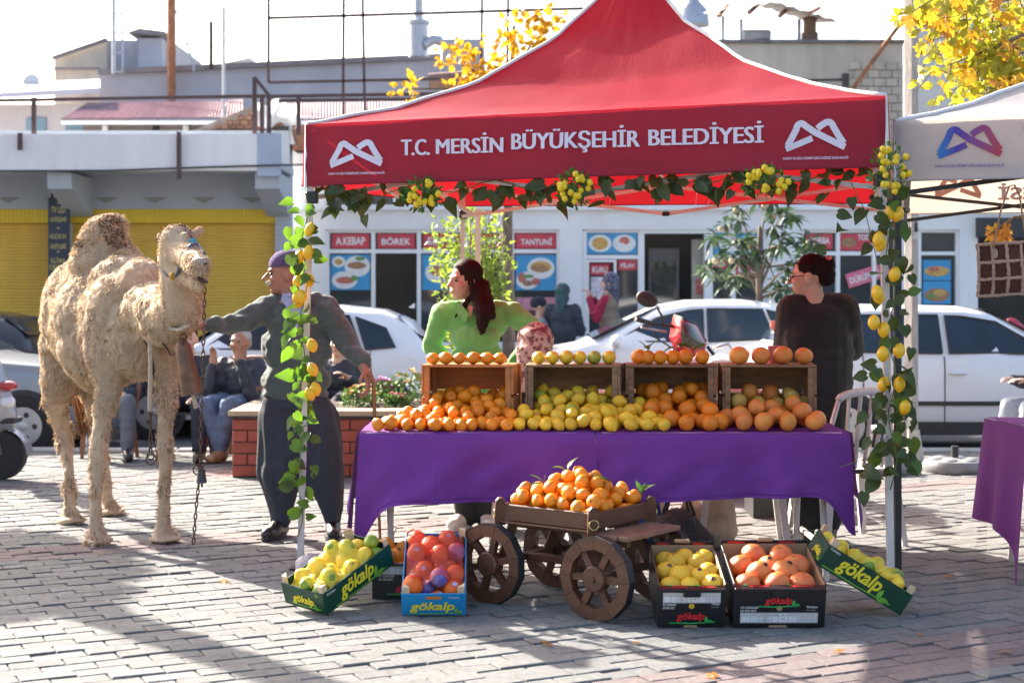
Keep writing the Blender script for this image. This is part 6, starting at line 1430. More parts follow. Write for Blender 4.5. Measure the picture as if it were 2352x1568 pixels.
for u in (.28,): 
    q=MB(); q.tube([yb(u,.12),P(2283,555,Yb-.04),P(2300,480,Yb-.02),P(2318,428,Yb),P(2330,425,Yb),P(2342,450,Yb),P(2352,520,Yb-.02),P(2360,565,Yb-.03),yb(.84,.1)],.009,6,0,True,.5); q.build('handle',mat('tan_strap',(.36,.24,.15),.7,.15,20),bt_,180)
    q=MB(); disc(q,0,0,.014,.024,frame(yb(.28,.2)+V((0,-.008,0)),(1,0,0),(0,0,1))); q.build('leather_patch',MC['tan_strap'],bt_,fix=False)
# fallen leaves and scraps
LITM=[PLF[2],PLF[2],LF[0]]
for i,(x,y) in enumerate([(1340,1385),(1385,1476),(1460,1480),(2180,1325),(1340,1390),(1460,1495),(1250,1480),(2110,1460),(1640,1555),(520,1340),(380,1500),(1800,1555),(2310,1500),(1520,1420),(200,1430),(880,1540),(1930,1500)]):
    o=ob('fallen_leaf',random.choice(LITM),None,G(x,y)+V((0,0,.012)),(rnd(-.25,.25),rnd(-.25,.25),rnd(0,6))); o.scale=(rnd(.16,.32),)*3; tag(o,'small dry leaf lying on the paving','leaf','fallen leaves on the paving')
# ======================= PEOPLE =======================================================
m_skin=mat('skin',(.62,.38,.28),.5,.08,14,.1,120,spec=.4); m_skin2=mat('skin_tan',(.40,.20,.13),.5,.1,14,.15,120,spec=.4); m_hair=mat('dark_hair',(.022,.013,.011),.7,.3,30,spec=.15); m_eye=mat('eye_dark',(.03,.02,.018),.3,.1,20); m_lip=mat('lip',(.42,.15,.13),.45,.1,20)
def E(c,r,Rm=None): return ('e',V(c),r,Rm) if Rm is not None else ('e',V(c),r)
def Cc(a,ra,b_,rb): return ('c',V(a),ra,V(b_),rb)
def face(hc,f,u,k=1.0,nose=1.0):
    f=V(f).normalized(); u=V(u); r=f.cross(u).normalized(); u=r.cross(f).normalized(); hc=V(hc); Rm=M((r,f,u)).transposed(); q=lambda a,b_,c:hc+(r*a+f*b_+u*c)*k; s=lambda *t:tuple(x*k for x in t)
    pr=[E(q(0,-.012,.03),s(.076,.095,.088),Rm),E(q(0,.03,-.03),s(.06,.066,.085),Rm),E(q(0,.062,-.092),s(.03,.026,.024),Rm),E(q(0,.078,.028),s(.05,.02,.012),Rm),
        Cc(q(0,.092,.018),.007*k,q(0,.092+.026*nose,-.026),.0135*k),E(q(0,.088,-.058),s(.026,.014,.008),Rm),E(q(0,.086,-.068),s(.022,.012,.007),Rm),E(q(.035,.06,-.025),s(.028,.03,.03),Rm),E(q(-.035,.06,-.025),s(.028,.03,.03),Rm)]
    for sd in (-1,1): pr+=[E(q(sd*.077,-.012,-.012),s(.011,.022,.033),Rm)]
    return pr,q,Rm
def facebits(t,q,Rm,k=1.0,brow=None,lips=True):
    for sd in (-1,1):
        b=MB(); b.sph(q(sd*.031,.083,.006),(.013*k,.009*k,.0065*k),10,7,Rm); b.build('eye',m_eye,t,60)
        b=MB(); b.sph(q(sd*.033,.088,.028),(.02*k,.008*k,.004*k),10,6,Rm); b.build('eyebrow',brow or m_hair,t,60)
    if lips: b=MB(); b.sph(q(0,.093,-.062),(.021*k,.010*k,.007*k),10,6,Rm); b.build('mouth',m_lip,t,60)
def hand(w,d,n,curl=.5,k=1.0,side=1):
    w=V(w); d=V(d).normalized(); n=V(n).normalized(); l=n.cross(d).normalized()*side; n=(d.cross(l)*side).normalized(); pr=[]
    Rm=M((l,d,n)).transposed(); pr.append(E(w+d*.045*k,(.040*k,.05*k,.016*k),Rm)); pr.append(Cc(w-d*.02*k,.024*k,w+d*.02*k,.026*k))
    for i in range(4):
        p=w+d*(.082-.004*abs(i-1.2))*k+l*(i-1.5)*.0195*k; L=(.040,.046,.043,.034)[i]*k; dd=d.copy()
        for s in range(3):
            a=curl*(s+.4)*.75; dn=(d*math.cos(a)+n*math.sin(a)).normalized(); q=p+dn*L*(1,.7,.55)[s]; pr.append(Cc(p,.0092*k-.0008*s,q,.0086*k-.0008*s)); p=q
    p=w+d*.02*k-l*.033*k; q=p+(d*.6-l*.6+n*.5).normalized()*.038*k; pr.append(Cc(p,.0125*k,q,.0105*k)); pr.append(Cc(q,.0105*k,q+(d*.9+n*.5).normalized()*.032*k,.0085*k))
    return pr
def shoes(t,ankles,m,sole=None,L=.2):
    for (a,td) in ankles:
        a=V((a[0],a[1],a[2])); td=V((td[0],td[1],0)).normalized(); z0=a.z-.075
        pr=[Cc(V((a.x,a.y,z0+.075))-td*.02,.046,V((a.x,a.y,z0+.045))+td*.07,.045),Cc(V((a.x,a.y,z0+.04))-td*.04,.04,V((a.x,a.y,z0+.035))+td*(L-.05),.038),Cc(V((a.x,a.y,z0+.03))+td*.08,.046,V((a.x,a.y,z0+.03))+td*(L-.06),.04)]
        o=blob('shoe',pr,.008,m,t,5,0,8,z0)
        if sole:
            b=MB(); c=V((a.x,a.y,z0)); l=V((-td.y,td.x,0)); n=16; pts=[]
            for i in range(n): an=2*PI*i/n; pts.append(c+td*(.065+math.cos(an)*(L*.62))+l*math.sin(an)*.05)
            b.prism(pts,(0,0,.022)); b.build('sole',sole,o)
def wrinkle(amp,fx=22):
    def f(co,n):
        w=NZ.noise(V((co.x*9,co.y*9,co.z*26)))*amp+NZ.noise(V((co.x*fx,co.y*fx,co.z*12)))*amp*.6; return n*w
    return f
# ---- old man ------------------------------------------------------------------------
Yo=8.72; op=lambda x,y,dy=0:P(x,y,Yo+dy)
om=thing('person','old man in green cardigan and purple knit cap reaching to the camel','person',(P(700,0,Yo).x,Yo,0))
hc=op(655,630); hf=V((-1,-.22,-.03))
pr,q_,Rm=face(hc,hf,(0.05,0,1),1.0,1.25)
sl=op(612,712,.02); sr=op(752,712,.02); el=op(545,742,-.1); wl=op(468,748,-.3); er=op(800,795,-.03); wr_=op(838,850,-.16)
nk=op(675,690); pv=op(682,905)
pr+=[Cc(hc+V((.02,0,-.06)),.055,nk+V((0,0,-.05)),.06),Cc(nk,.06,pv,.09),Cc(nk,.05,sl,.045),Cc(nk,.05,sr,.045),Cc(sl,.045,el,.035),Cc(el,.035,wl,.026),Cc(sr,.045,er,.035),Cc(er,.035,wr_,.026)]
pr+=[Cc(pv,.08,op(648,1040),.05),Cc(op(648,1040),.05,op(642,1195),.035),Cc(pv,.08,op(745,1040),.05),Cc(op(745,1040),.05,op(766,1195),.035)]
pr+=hand(wl,(-1,-.55,.05),(.2,-.3,-1),.35,1.05)+hand(wr_,(.28,-.2,-1),(-.9,.1,-.1),1.15,1.05,-1)
body=blob('body',pr,.0062,m_skin2,om,4)
facebits(om,q_,Rm,1.0,mat('grey_hair',(.42,.4,.38),.8,.2,40))
b=MB(); b.sph(q_(0,.1,-.045),(.032,.012,.010),12,8,Rm); b.sph(q_(.02,.09,-.05),(.02,.012,.012),12,8,Rm); b.sph(q_(-.02,.09,-.05),(.02,.012,.012),12,8,Rm); b.build('moustache',MC['grey_hair'],om,60)
b=MB(); b.sph(q_(0,-.075,-.01),(.06,.035,.05),12,8,Rm); b.build('hair',MC['grey_hair'],om,60)
m_card=mat('cardigan_green',(.085,.115,.105),.9,.12,20,.4,220,sheen=.25)
b=MB(); b.sph(q_(0,-.02,.055),(.092,.112,.088),24,14,Rm,0,lambda v:V((v.x,v.y,max(v.z,-.12)))); b.build('knit_cap',mat('purple_knit',(.10,.07,.17),.95,.0,3,.9,130,col2=(.14,.10,.22)),om,60)
m_shirt=mat('blue_shirt',(.36,.42,.62),.8,.05,8,.1,60)
cg=[E(op(682,735,.02),(.19,.115,.12)),E(op(680,800,.02),(.205,.13,.16)),E(op(680,872,.02),(.205,.135,.13)),E(op(680,905,.02),(.195,.13,.055)),Cc(op(640,695,.02),.06,op(720,695,.02),.06),
    Cc(sl,.082,el,.062),Cc(el,.062,wl+V((.03,.02,0)),.045),Cc(sr,.085,er,.064),Cc(er,.064,wr_+V((-.01,.02,.04)),.046)]
blob('cardigan',cg,.0085,m_card,om,6,0,8,None,.5,lambda co,n:n*(.016*NZ.noise(V((co.x*20,co.y*12,co.z*14)))+.010*NZ.noise(V((co.x*8+co.z*22,co.y*10,co.z*22-co.x*8)))))
# shirt front: slim wedge proud of the cardigan
b=MB(); fy=Yo-.125; vv=[(655,682),(690,684),(700,690),(676,768),(655,700)]
sh_=[P(x,y,Yo-.115-.02*(1-abs(x-675)/30)) for x,y in [(648,680),(662,672),(676,680),(692,674),(706,684),(694,728),(678,764),(662,720)]]; b.prism([p for p in sh_],(0,.09,0)); so_=b.build('shirt',m_shirt,om)
b=MB(); b.prism([P(650,672,Yo-.115),P(672,690,Yo-.128),P(660,706,Yo-.13),P(645,690,Yo-.11)],(0,.03,0)); b.prism([P(704,674,Yo-.115),P(680,690,Yo-.128),P(690,708,Yo-.13),P(710,690,Yo-.11)],(0,.03,0)); b.build('collar',m_shirt,so_)
for y in (782,820,850,880,908): b=MB(); b.lathe([(.0085,0),(.0085,.004),(.006,.006)],M.Translation(P(682+(y-782)*.02,y,Yo-.132+(.01 if y>890 else 0)-(.0 if y<860 else .002)))@M.Rotation(R(90),4,'X'),10); b.build('button',mat('button',(.5,.48,.42),.4,.1,20),om)
m_salv=mat('dark_stripe',(.030,.036,.05),.85,.0,55,.2,160,col2=(.05,.058,.075),stretch=(6,6,.15))
tr_=[E(op(682,925,.02),(.20,.13,.08)),Cc(op(640,960,.02),.125,op(642,1080,.02),.135),Cc(op(730,960,.02),.125,op(742,1080,.02),.125),Cc(op(642,1080),.13,op(645,1165),.075),Cc(op(745,1080),.12,op(762,1165),.075),E(op(688,1010,.03),(.19,.14,.2)),Cc(op(645,1165),.07,op(645,1190),.06),Cc(op(762,1165),.07,op(764,1190),.06)]
blob('baggy_trousers',tr_,.0095,m_salv,om,8,0,8,None,.5,lambda co,n:n*(.018*NZ.noise(V((co.x*16,co.y*16,co.z*3)))))
shoes(om,[((op(642,0).x,Yo,.075),(-.35,-1)),((op(765,0).x,Yo,.075),(.15,-1))],mat('black_leather',(.02,.02,.02),.35,.2,10,coat=.3),m_trim)
b=MB(); c0=wr_+V((.035,-.03,-.03)); b.tube([c0+V((-.03,-.0,.0)),c0+V((0,0,.012)),c0+V((.015,0,-.03)),V((c0.x+.05,c0.y+.05,.0))],[.013,.013,.012,.009],8); simple('walking_cane','brown wooden walking cane in the hand of the old man','cane',b,mat('cane_wood',(.30,.14,.06),.5,.2,10),180)
# ---- saleswoman in green -------------------------------------------------------------
Yw=9.05; wp=lambda x,y,dy=0:P(x,y,Yw+dy)
gw_=thing('person','young woman with long dark hair in a bright green jumper behind the table','person',(P(1090,0,Yw).x,Yw,0))
hc=wp(1066,645); pr,q_,Rm=face(hc,V((-1,-.75,-.06)),(0.05,0,1),.95,1.0)
sl=wp(1015,722,.02); sr=wp(1180,722,.02); el=wp(990,795,.1); wl=wp(1040,838,.06); er=wp(1235,762,.14); wr_=wp(1178,835,.1); nk=wp(1092,700); pv=wp(1100,900)
pr+=[Cc(hc+V((.03,0.02,-.05)),.048,nk+V((0,0,-.03)),.05),Cc(nk,.055,pv,.09),Cc(nk,.045,sl,.04),Cc(nk,.045,sr,.04),Cc(sl,.04,el,.03),Cc(el,.03,wl,.023),Cc(sr,.04,er,.03),Cc(er,.03,wr_,.023),Cc(pv,.08,wp(1075,1040),.05),Cc(wp(1075,1040),.05,wp(1068,1180),.03),Cc(pv,.08,wp(1120,1040),.05),Cc(wp(1120,1040),.05,wp(1120,1180),.03)]
pr+=hand(wl,(.8,.1,-.45),(0,1,0),.3,.92)+hand(wr_,(-.8,.1,-.45),(0,1,0),.3,.92,-1)
blob('body',pr,.0062,m_skin,gw_,4); facebits(gw_,q_,Rm,.95)
m_grn=mat('green_jumper',(.19,.52,.13),.9,.06,12,.35,260,sheen=.35)
cg=[E(wp(1095,745,.02),(.185,.11,.13)),E(wp(1092,775,-.03),(.15,.12,.09)),E(wp(1098,830,.02),(.165,.105,.16)),E(wp(1100,895,.02),(.18,.115,.1)),Cc(wp(1040,712,.02),.06,wp(1150,712,.02),.06),Cc(sl,.075,el,.055),Cc(el,.055,wl,.042),Cc(sr,.078,er,.056),Cc(er,.056,wr_,.042)]
blob('jumper',cg,.0085,m_grn,gw_,8,0,8,None,.5,wrinkle(.009))
b=MB(); b.prism([wp(1052,690,-.10),wp(1078,722,-.135),wp(1068,742,-.13),wp(1042,712,-.09)],(0,.03,0)); b.prism([wp(1118,690,-.07),wp(1086,722,-.135),wp(1094,742,-.13),wp(1130,712,-.07)],(0,.03,0)); b.build('collar',m_grn,gw_)
b=MB(); b.prism([wp(1074,702,-.1),wp(1088,702,-.1),wp(1081,730,-.124)],(0,.02,0)); b.build('neck_opening',m_skin,gw_)
blob('trousers',[E(wp(1100,930,.02),(.18,.12,.12)),Cc(wp(1075,940),.1,wp(1072,1060),.08),Cc(wp(1072,1060),.08,wp(1068,1185),.075),Cc(wp(1122,940),.1,wp(1122,1060),.08),Cc(wp(1122,1060),.08,wp(1122,1185),.075)],.012,mat('black_trousers',(.02,.02,.022),.85,.2,10),gw_,6,.01,10)
shoes(gw_,[((wp(1066,0).x,Yw,.075),(-.5,-1)),((wp(1118,0).x,Yw,.075),(.1,-1))],mat('white_trainer',(.62,.58,.54),.6,.1,10),m_chair)
# hair: cap plus long wavy locks over the shoulder
hb=[E(q_(0,-.028,.045),(.086,.098,.09),Rm),E(q_(0,-.062,-.03),(.08,.06,.1),Rm)]
random.seed(77)
def lock(p0,pts,r0,r1):
    out=[];prev=V(p0);n=len(pts)
    for k,p in enumerate(pts):
        p=V(p); out.append(Cc(prev,r0+(r1-r0)*k/n,p,r0+(r1-r0)*(k+1)/n)); prev=p
    return out
for o_,d_,yb_ in [(-6,0,752),(0,-.012,766),(7,-.006,760),(13,.0,748),(19,.02,738),(26,.05,725),(3,.02,745)]:
    hb+=lock(q_(.07,-.045,.02),[wp(1094+o_*.7,652,-.0+d_),wp(1099+o_*.8,680,-.06+d_),wp(1101+o_,703,-.125+d_),wp(1106+o_,728,-.165+d_),wp(1103+o_*.9,yb_-12,-.172+d_),wp(1106+o_*.8,yb_,-.165+d_)],.034,.012)
for x,y in [(1042,735),(1050,748)]: e=wp(x,y,-.05); hb+=lock(q_(-.078,.0,.0),[q_(-.09,-.005,-.07),e.lerp(q_(-.09,-.005,-.07),.5)+V((-.01,0,0)),e],.018,.007)
blob('hair',hb,.007,m_hair,gw_,4,.004,22,None,.5,lambda co,n:n*(.003*math.sin(co.x*260+co.y*190+co.z*30)))
b=MB(); b.sph(q_(.082,.0,-.052),(.006,.006,.012),8,6,Rm); b.build('earring',m_brass,gw_)
# ---- seated woman in flowered scarf --------------------------------------------------
def flowermat(name,base,c2,c3,sc):
    m=bpy.data.materials.new(name); m.use_nodes=True; t=m.node_tree; N=t.nodes; b=N['Principled BSDF']; b.inputs['Roughness'].default_value=.7
    tc=N.new('ShaderNodeTexCoord'); vo=N.new('ShaderNodeTexVoronoi'); vo.inputs['Scale'].default_value=sc; nz=N.new('ShaderNodeTexNoise'); nz.inputs['Scale'].default_value=sc*.8; t.links.new(tc.outputs['Object'],vo.inputs['Vector']); t.links.new(tc.outputs['Object'],nz.inputs['Vector'])
    r1=N.new('ShaderNodeValToRGB'); e=r1.color_ramp.elements; e[0].color=(*c3,1);e[0].position=.15; e[1].color=(*base,1); e[1].position=.42; k=e.new(.22); k.color=(*c2,1); t.links.new(vo.outputs[0],r1.inputs[0])
    mx=N.new('ShaderNodeMix'); mx.data_type='RGBA'; mx.inputs[7].default_value=(*c2,1); rr=N.new('ShaderNodeMapRange'); rr.inputs[1].default_value=.5; rr.inputs[2].default_value=.56; t.links.new(nz.outputs[0],rr.inputs[0]); t.links.new(rr.outputs[0],mx.inputs[0]); t.links.new(r1.outputs[0],mx.inputs[6]); t.links.new(mx.outputs[2],b.inputs[0]); return m
m_scarf=flowermat('flower_scarf',(.48,.36,.30),(.17,.06,.07),(.07,.04,.04),30)
Yq=8.62; qp=lambda x,y,dy=0:P(x,y,Yq+dy)
sw=thing('person','seated woman seen from behind in a flowered headscarf between two crates','person',(P(1228,0,Yq).x,Yq,0))
pr,_,_=face(qp(1230,790,.02),(.2,1,-.1),(0,0,1),1.0); pr+=[Cc(qp(1230,800),.06,qp(1225,860),.06),Cc(qp(1225,860),.06,qp(1225,1000),.12),Cc(qp(1225,1000),.1,qp(1180,1005,.4),.08),Cc(qp(1225,1000),.1,qp(1270,1005,.4),.08),Cc(qp(1180,1005,.4),.06,qp(1180,1150,.42),.04),Cc(qp(1270,1005,.4),.06,qp(1270,1150,.42),.04)]
blob('body',pr,.009,m_skin,sw,4)
blob('headscarf',[E(qp(1231,785,.0),(.108,.125,.118)),E(qp(1225,812,-.02),(.105,.12,.1)),Cc(qp(1212,830,-.06),.06,qp(1200,868,-.09),.035),Cc(qp(1235,835,-.03),.09,qp(1222,880,0),.12),E(qp(1222,885,-.02),(.16,.12,.06))],.009,m_scarf,sw,5,0,8,None,.5,wrinkle(.008,14))
blob('dress',[E(qp(1228,905),(.19,.13,.14)),E(qp(1228,980,.03),(.2,.15,.15)),Cc(qp(1160,895),.065,qp(1150,960,.1),.055),Cc(qp(1296,895),.065,qp(1300,960,.1),.055),Cc(qp(1180,1005,.05),.12,qp(1180,1010,.4),.1),Cc(qp(1275,1005,.05),.12,qp(1270,1010,.4),.1),Cc(qp(1180,1010,.4),.1,qp(1180,1140,.42),.1),Cc(qp(1270,1010,.4),.1,qp(1270,1140,.42),.1)],.014,mat('black_dress',(.018,.018,.02),.9,.3,14,.3,60),sw,5,.01,10)
# ---- woman in black ------------------------------------------------------------------
Yk=8.5; kp=lambda x,y,dy=0:P(x,y,Yk+dy)
wk=thing('person','woman in a black ribbed cardigan with pinned-up hair, back turned','person',(P(1875,0,Yk).x,Yk,0))
hc=kp(1858,635); pr,q_,Rm=face(hc,V((-1,.45,-.1)),(0.05,0,1),1.0)
sl=kp(1818,712,.02); sr=kp(1940,712,.02); el=kp(1805,800,.12); wl=kp(1812,775,.26); er=kp(1955,800,.1); wr_=kp(1900,790,.3); nk=kp(1870,690); pv=kp(1875,900)
pr+=[Cc(hc+V((.02,0,-.05)),.055,nk+V((0,0,-.04)),.06),Cc(nk,.06,pv,.1),Cc(nk,.05,sl,.045),Cc(nk,.05,sr,.045),Cc(sl,.045,el,.035),Cc(el,.035,wl,.025),Cc(sr,.045,er,.035),Cc(er,.035,wr_,.025),Cc(pv,.09,kp(1850,1040),.06),Cc(kp(1850,1040),.05,kp(1850,1195),.035),Cc(pv,.09,kp(1905,1040),.06),Cc(kp(1905,1040),.05,kp(1905,1195),.035)]
pr+=hand(wl,(-.5,.3,.5),(0,1,.2),.6,.95); blob('body',pr,.007,m_skin,wk,4); facebits(wk,q_,Rm)
m_blk=mat('black_rib',(.010,.010,.011),.9,.0,60,.25,200,col2=(.02,.02,.021),stretch=(5,5,.05),sheen=.15)
blob('cardigan',[E(kp(1878,735,.02),(.20,.13,.12)),E(kp(1878,810,.02),(.205,.14,.17)),E(kp(1878,880,.02),(.205,.145,.14)),E(kp(1878,845,.02),(.206,.143,.15)),E(kp(1878,775,.02),(.204,.137,.15)),Cc(kp(1835,700,.02),.07,kp(1920,700,.02),.07),Cc(sl,.09,el,.075),Cc(el,.075,wl+V((.02,-.02,-.03)),.055),Cc(sr,.09,er,.078),Cc(er,.078,wr_,.06)],.0095,m_blk,wk,8,0,8,None,.5,wrinkle(.006))
blob('trousers',[E(kp(1875,910,.02),(.19,.135,.14)),Cc(kp(1850,930),.11,kp(1850,1195),.075),Cc(kp(1905,930),.11,kp(1905,1195),.075)],.014,MC['black_trousers'],wk,5,.008,10)
shoes(wk,[((kp(1850,0).x,Yk,.075),(-.2,1)),((kp(1905,0).x,Yk,.075),(.2,1))],MC['black_leather'])
m_red_hair=mat('auburn_hair',(.016,.008,.008),.7,.3,40,spec=.15)
blob('hair',[E(q_(0,-.025,.045),(.084,.098,.082),Rm),E(q_(0,-.095,.0),(.06,.055,.065),Rm),E(q_(0,-.115,.055),(.045,.04,.04),Rm)],.007,m_red_hair,wk,3,.007,40)
b=MB(); b.sph(q_(0,-.12,.075),(.03,.02,.035),10,7,Rm); b.build('hair_claw',mat('coral_plastic',(.55,.16,.13),.4,.1,10),wk)
for sd in (-1,1):
    b=MB(); b.tube([q_(sd*.034+.026*math.cos(a*PI/6),.104,-.002+.02*math.sin(a*PI/6)) for a in range(13)],.0028,5); b.build('spectacle_rim',m_trim,wk); b=MB(); b.tube([q_(sd*.06,.1,.004),q_(sd*.08,.0,.004)],.0025,5); b.build('spectacle_arm',m_trim,wk)
# ---- simpler background figures --------------------------------------------------------
def figure(label,x,Y,ztop,face_dir,top,bottom,headgear=None,hgm=None,seated=False,zs=0,hairm=None,arms=None,skirt=False,shoem=None,turn=0,lean=0,legs=None):
    bx=P(x,0,Y).x; hgt=ztop-zs; t=thing('person',label,'person',(bx,Y,zs)); f=V((face_dir[0],face_dir[1],0)).normalized(); r=f.cross(V((0,0,1)))
    k=1.0; Ht=hgt if not seated else hgt+.42
    hc=V((bx,Y,ztop-.118))+f*lean; nk=V((bx,Y,ztop-.29))+f*lean*.7; hipz=ztop-.86 if not seated else zs+.47
    pv=V((bx,Y,hipz)); sh=lambda s:nk+r*s*.165+V((0,0,-.03))
    pr,q_,Rm=face(hc,f,(0,0,1),1.0); pr+=[Cc(hc+V((0,0,-.06)),.055,nk,.06),Cc(nk,.07,pv,.1)]
    A=arms or [(.05,-.28,.08,.22,-.3),(.05,-.28,.08,.22,-.3)]
    tp=[E(nk+V((0,0,-.12)),(.19,.12,.13),Rm),E(nk.lerp(pv,.55),(.19,.135,.2),Rm),E(pv+V((0,0,.02)),(.195,.14,.12),Rm),Cc(sh(-.8),.065,sh(.8),.065)]
    for s,a in zip((-1,1),A):
        e=sh(s)+r*s*a[0]+V((0,0,a[1]))+f*a[2]; w=e+f*a[3]+V((0,0,a[4]+.3))-r*s*(.1 if len(a)<6 else a[5])
        pr+=[Cc(sh(s),.045,e,.035),Cc(e,.035,w,.026)]+hand(w,(w-e),V((0,0,-1)) if abs((w-e).normalized().z)<.8 else f,.6,.95,s); tp+=[Cc(sh(s),.08,e,.064),Cc(e,.064,w-(w-e).normalized()*.02,.048)]
    bp=[]; ank=[]
    for s in (-1,1):
        hip=pv+r*s*.09
        if seated:
            kn=hip+f*.42+r*s*.05+V((0,0,.0)); an=V((kn.x,kn.y,zs+.08))+f*.05
            if legs: kn=hip+f*legs[0]+r*s*legs[1]; an=V((kn.x,kn.y,zs+.08))+f*legs[2]+r*s*legs[3]
        else: kn=V((hip.x,hip.y,zs+.48)); an=V((hip.x,hip.y,zs+.08))
        pr+=[Cc(hip,.07,kn,.05),Cc(kn,.05,an,.035)]; bp+=[Cc(hip,.1,kn,.078),Cc(kn,.078,an+V((0,0,.04)),.062)]; ank.append((an,f))
    if skirt: bp=[Cc(pv,.15,V((bx,Y,zs+.3)),.2),Cc(V((bx,Y,zs+.5)),.17,V((bx,Y,zs+.22)),.21)]
    else: bp.append(E(pv,(.18,.14,.12),Rm))
    blob('body',pr,.009,m_skin if not hairm or hairm is m_hair else m_skin2,t,3); facebits(t,q_,Rm,1.0,hairm)
    blob('jacket',tp,.014,top,t,6,0,8,None,.5,wrinkle(.012)); blob('skirt' if skirt else 'trousers',bp,.014,bottom,t,6,0,8,None,.5,wrinkle(.008))
    shoes(t,ank,shoem or MC['black_leather'])
    if headgear=='scarf': blob('headscarf',[E(q_(0,-.02,.035),(.098,.112,.1),Rm),E(q_(0,-.03,-.06),(.092,.095,.09),Rm),Cc(q_(0,-.05,-.1),.085,q_(0,-.08,-.22),.05)],.012,hgm,t,4,.006,18)
    elif headgear=='cap': blob('knit_hat',[E(q_(0,-.02,.05),(.094,.11,.085),Rm)],.012,hgm,t,3,.004,30)
    else: blob('hair',[E(q_(0,-.025,.045),(.082,.098,.08),Rm),E(q_(0,-.06,-.01),(.075,.05,.06),Rm)],.012,hairm or m_hair,t,3,.004,40)
    return t,q_,Rm
m_navy=mat('navy_wool',(.035,.045,.065),.9,.2,14,.2,80); m_gjack=mat('grey_jacket',(.22,.23,.27),.8,.15,10); m_denim=mat('denim',(.12,.17,.26),.85,.2,14,.2,120); m_dkpants=mat('dark_pants',(.03,.035,.05),.85,.2,10)
figure('standing woman in teal headscarf and navy cardigan at the far food counter',1293,19.0,P(0,652,19).z,(.5,1),m_navy,flowermat('brown_skirt',(.12,.08,.05),(.05,.03,.03),(.2,.15,.08),60),'scarf',flowermat('teal_scarf',(.02,.10,.10),(.03,.05,.08),(.3,.08,.15),20),skirt=True)
figure('short woman in a dark knit hat and grey jacket at the far food counter',1240,19.2,P(0,683,19.2).z,(1,.1),m_gjack,m_dkpants,'cap',mat('dark_hat',(.03,.035,.05),.95,.2,20,.5,100))
figure('woman in patterned scarf and brown waistcoat by the red KURU sign',1400,19.3,P(0,627,19.3).z,(-1,.3),mat('brown_vest',(.24,.19,.15),.9,.15,10,.3,60),mat('brown_skirt2',(.22,.18,.15),.9,.2,10),'scarf',flowermat('blue_scarf',(.12,.13,.2),(.04,.04,.08),(.4,.4,.5),30),skirt=True,arms=[(.05,-.25,.12,.12,-.05),(.05,-.25,.12,.12,-.05)])
for o in list(C.objects):
    if o.parent and o.parent.get('label','').startswith('woman in patterned') and o.name.startswith('jacket'):
        # crimson sleeves: second material by distance from the trunk
        o.data.materials.append(mat('crimson_wool',(.32,.02,.06),.9,.15,10,.2,60)); c=o.parent.location
        for p in o.data.polygons:
            d=p.center; 
            if math.hypot(d.x-c.x,(d.y-c.y)*.9)>.205: p.material_index=1
# food counter
fc=thing('food_counter','white covered counter table before the far shop','counter',(P(1345,0,19.6).x,19.6,0)); b=MB(); b.b2((P(1300,0,19.4).x,19.4,.72),(P(1400,0,19.4).x,19.9,.75)); b.build('top',m_chair,fc)
for x in (1304,1396):
    b=MB(); b.bar((P(x,0,19.45).x,19.45,0),(P(x,0,19.45).x,19.45,.72),.04); b.build('leg',m_galv,fc); b=MB(); b.bar((P(x,0,19.45).x,19.85,0),(P(x,0,19.45).x,19.85,.72),.04); b.build('leg',m_galv,fc)
for i,x in enumerate((1322,1345,1372)): b=MB(); b.lathe([(.06,0),(.1,.02),(.11,.05),(.09,.05)],M.Translation((P(x,0,19.6).x,19.6,.75)),14); b.build('dish',m_plate,fc)
# seated men with brown chairs
def seat(label,x,Y,fd,**k):
    f=V((fd[0],fd[1],0)).normalized(); a=math.atan2(f.x,-f.y); pchair('brown plastic chair under the '+label.split(' in ')[0],P(x,0,Y).x,Y,a,m_bch,.97,'brown plastic chairs')
    return figure(label,x,Y,k.pop('z'),fd,k.pop('top'),k.pop('bottom'),seated=True,**k)
m_djack=mat('dark_jacket',(.028,.034,.05),.6,.2,12,.2,60)
seat('man with grey moustache in dark jacket and jeans, hand on his chin',552,12.9,(-.35,-1),z=1.10,top=m_djack,bottom=m_denim,hairm=MC['grey_hair'],shoem=mat('tan_shoe',(.36,.22,.12),.6,.15,10),arms=[(.03,-.25,.16,.05,.0,.08),(.02,-.24,.2,-.02,-.05,.02)],legs=(.38,.02,-.05,-.1))
seat('man in dark jacket and trousers behind the camel bell',432,13.0,(.1,-1),z=1.12,top=m_djack,bottom=m_dkpants,hairm=m_hair)
seat('man in navy jacket and grey trousers behind the camel legs',250,13.1,(.3,-1),z=1.14,top=m_navy,bottom=mat('grey_pants',(.14,.15,.18),.85,.15,10),hairm=m_hair)
seat('man in padded dark jacket behind the old man, elbow out',778,13.25,(-.2,-1),z=1.08,top=m_djack,bottom=m_dkpants,hairm=m_hair,arms=[(.1,-.2,.1,.1,-.2),(.1,-.2,.1,.1,-.2)])
seat('person in pale jeans and striped dark jacket at the right edge',2445,12.4,(-1,-.25),z=1.2,top=mat('striped_knit',(.03,.035,.04),.9,.0,70,.4,90,col2=(.07,.075,.08)),bottom=mat('pale_denim',(.36,.40,.46),.85,.15,10),hairm=m_hair,arms=[(.05,-.24,.15,.25,-.25),(.05,-.24,.15,.25,-.25)],shoem=mat('grey_boot',(.13,.13,.13),.5,.3,30))
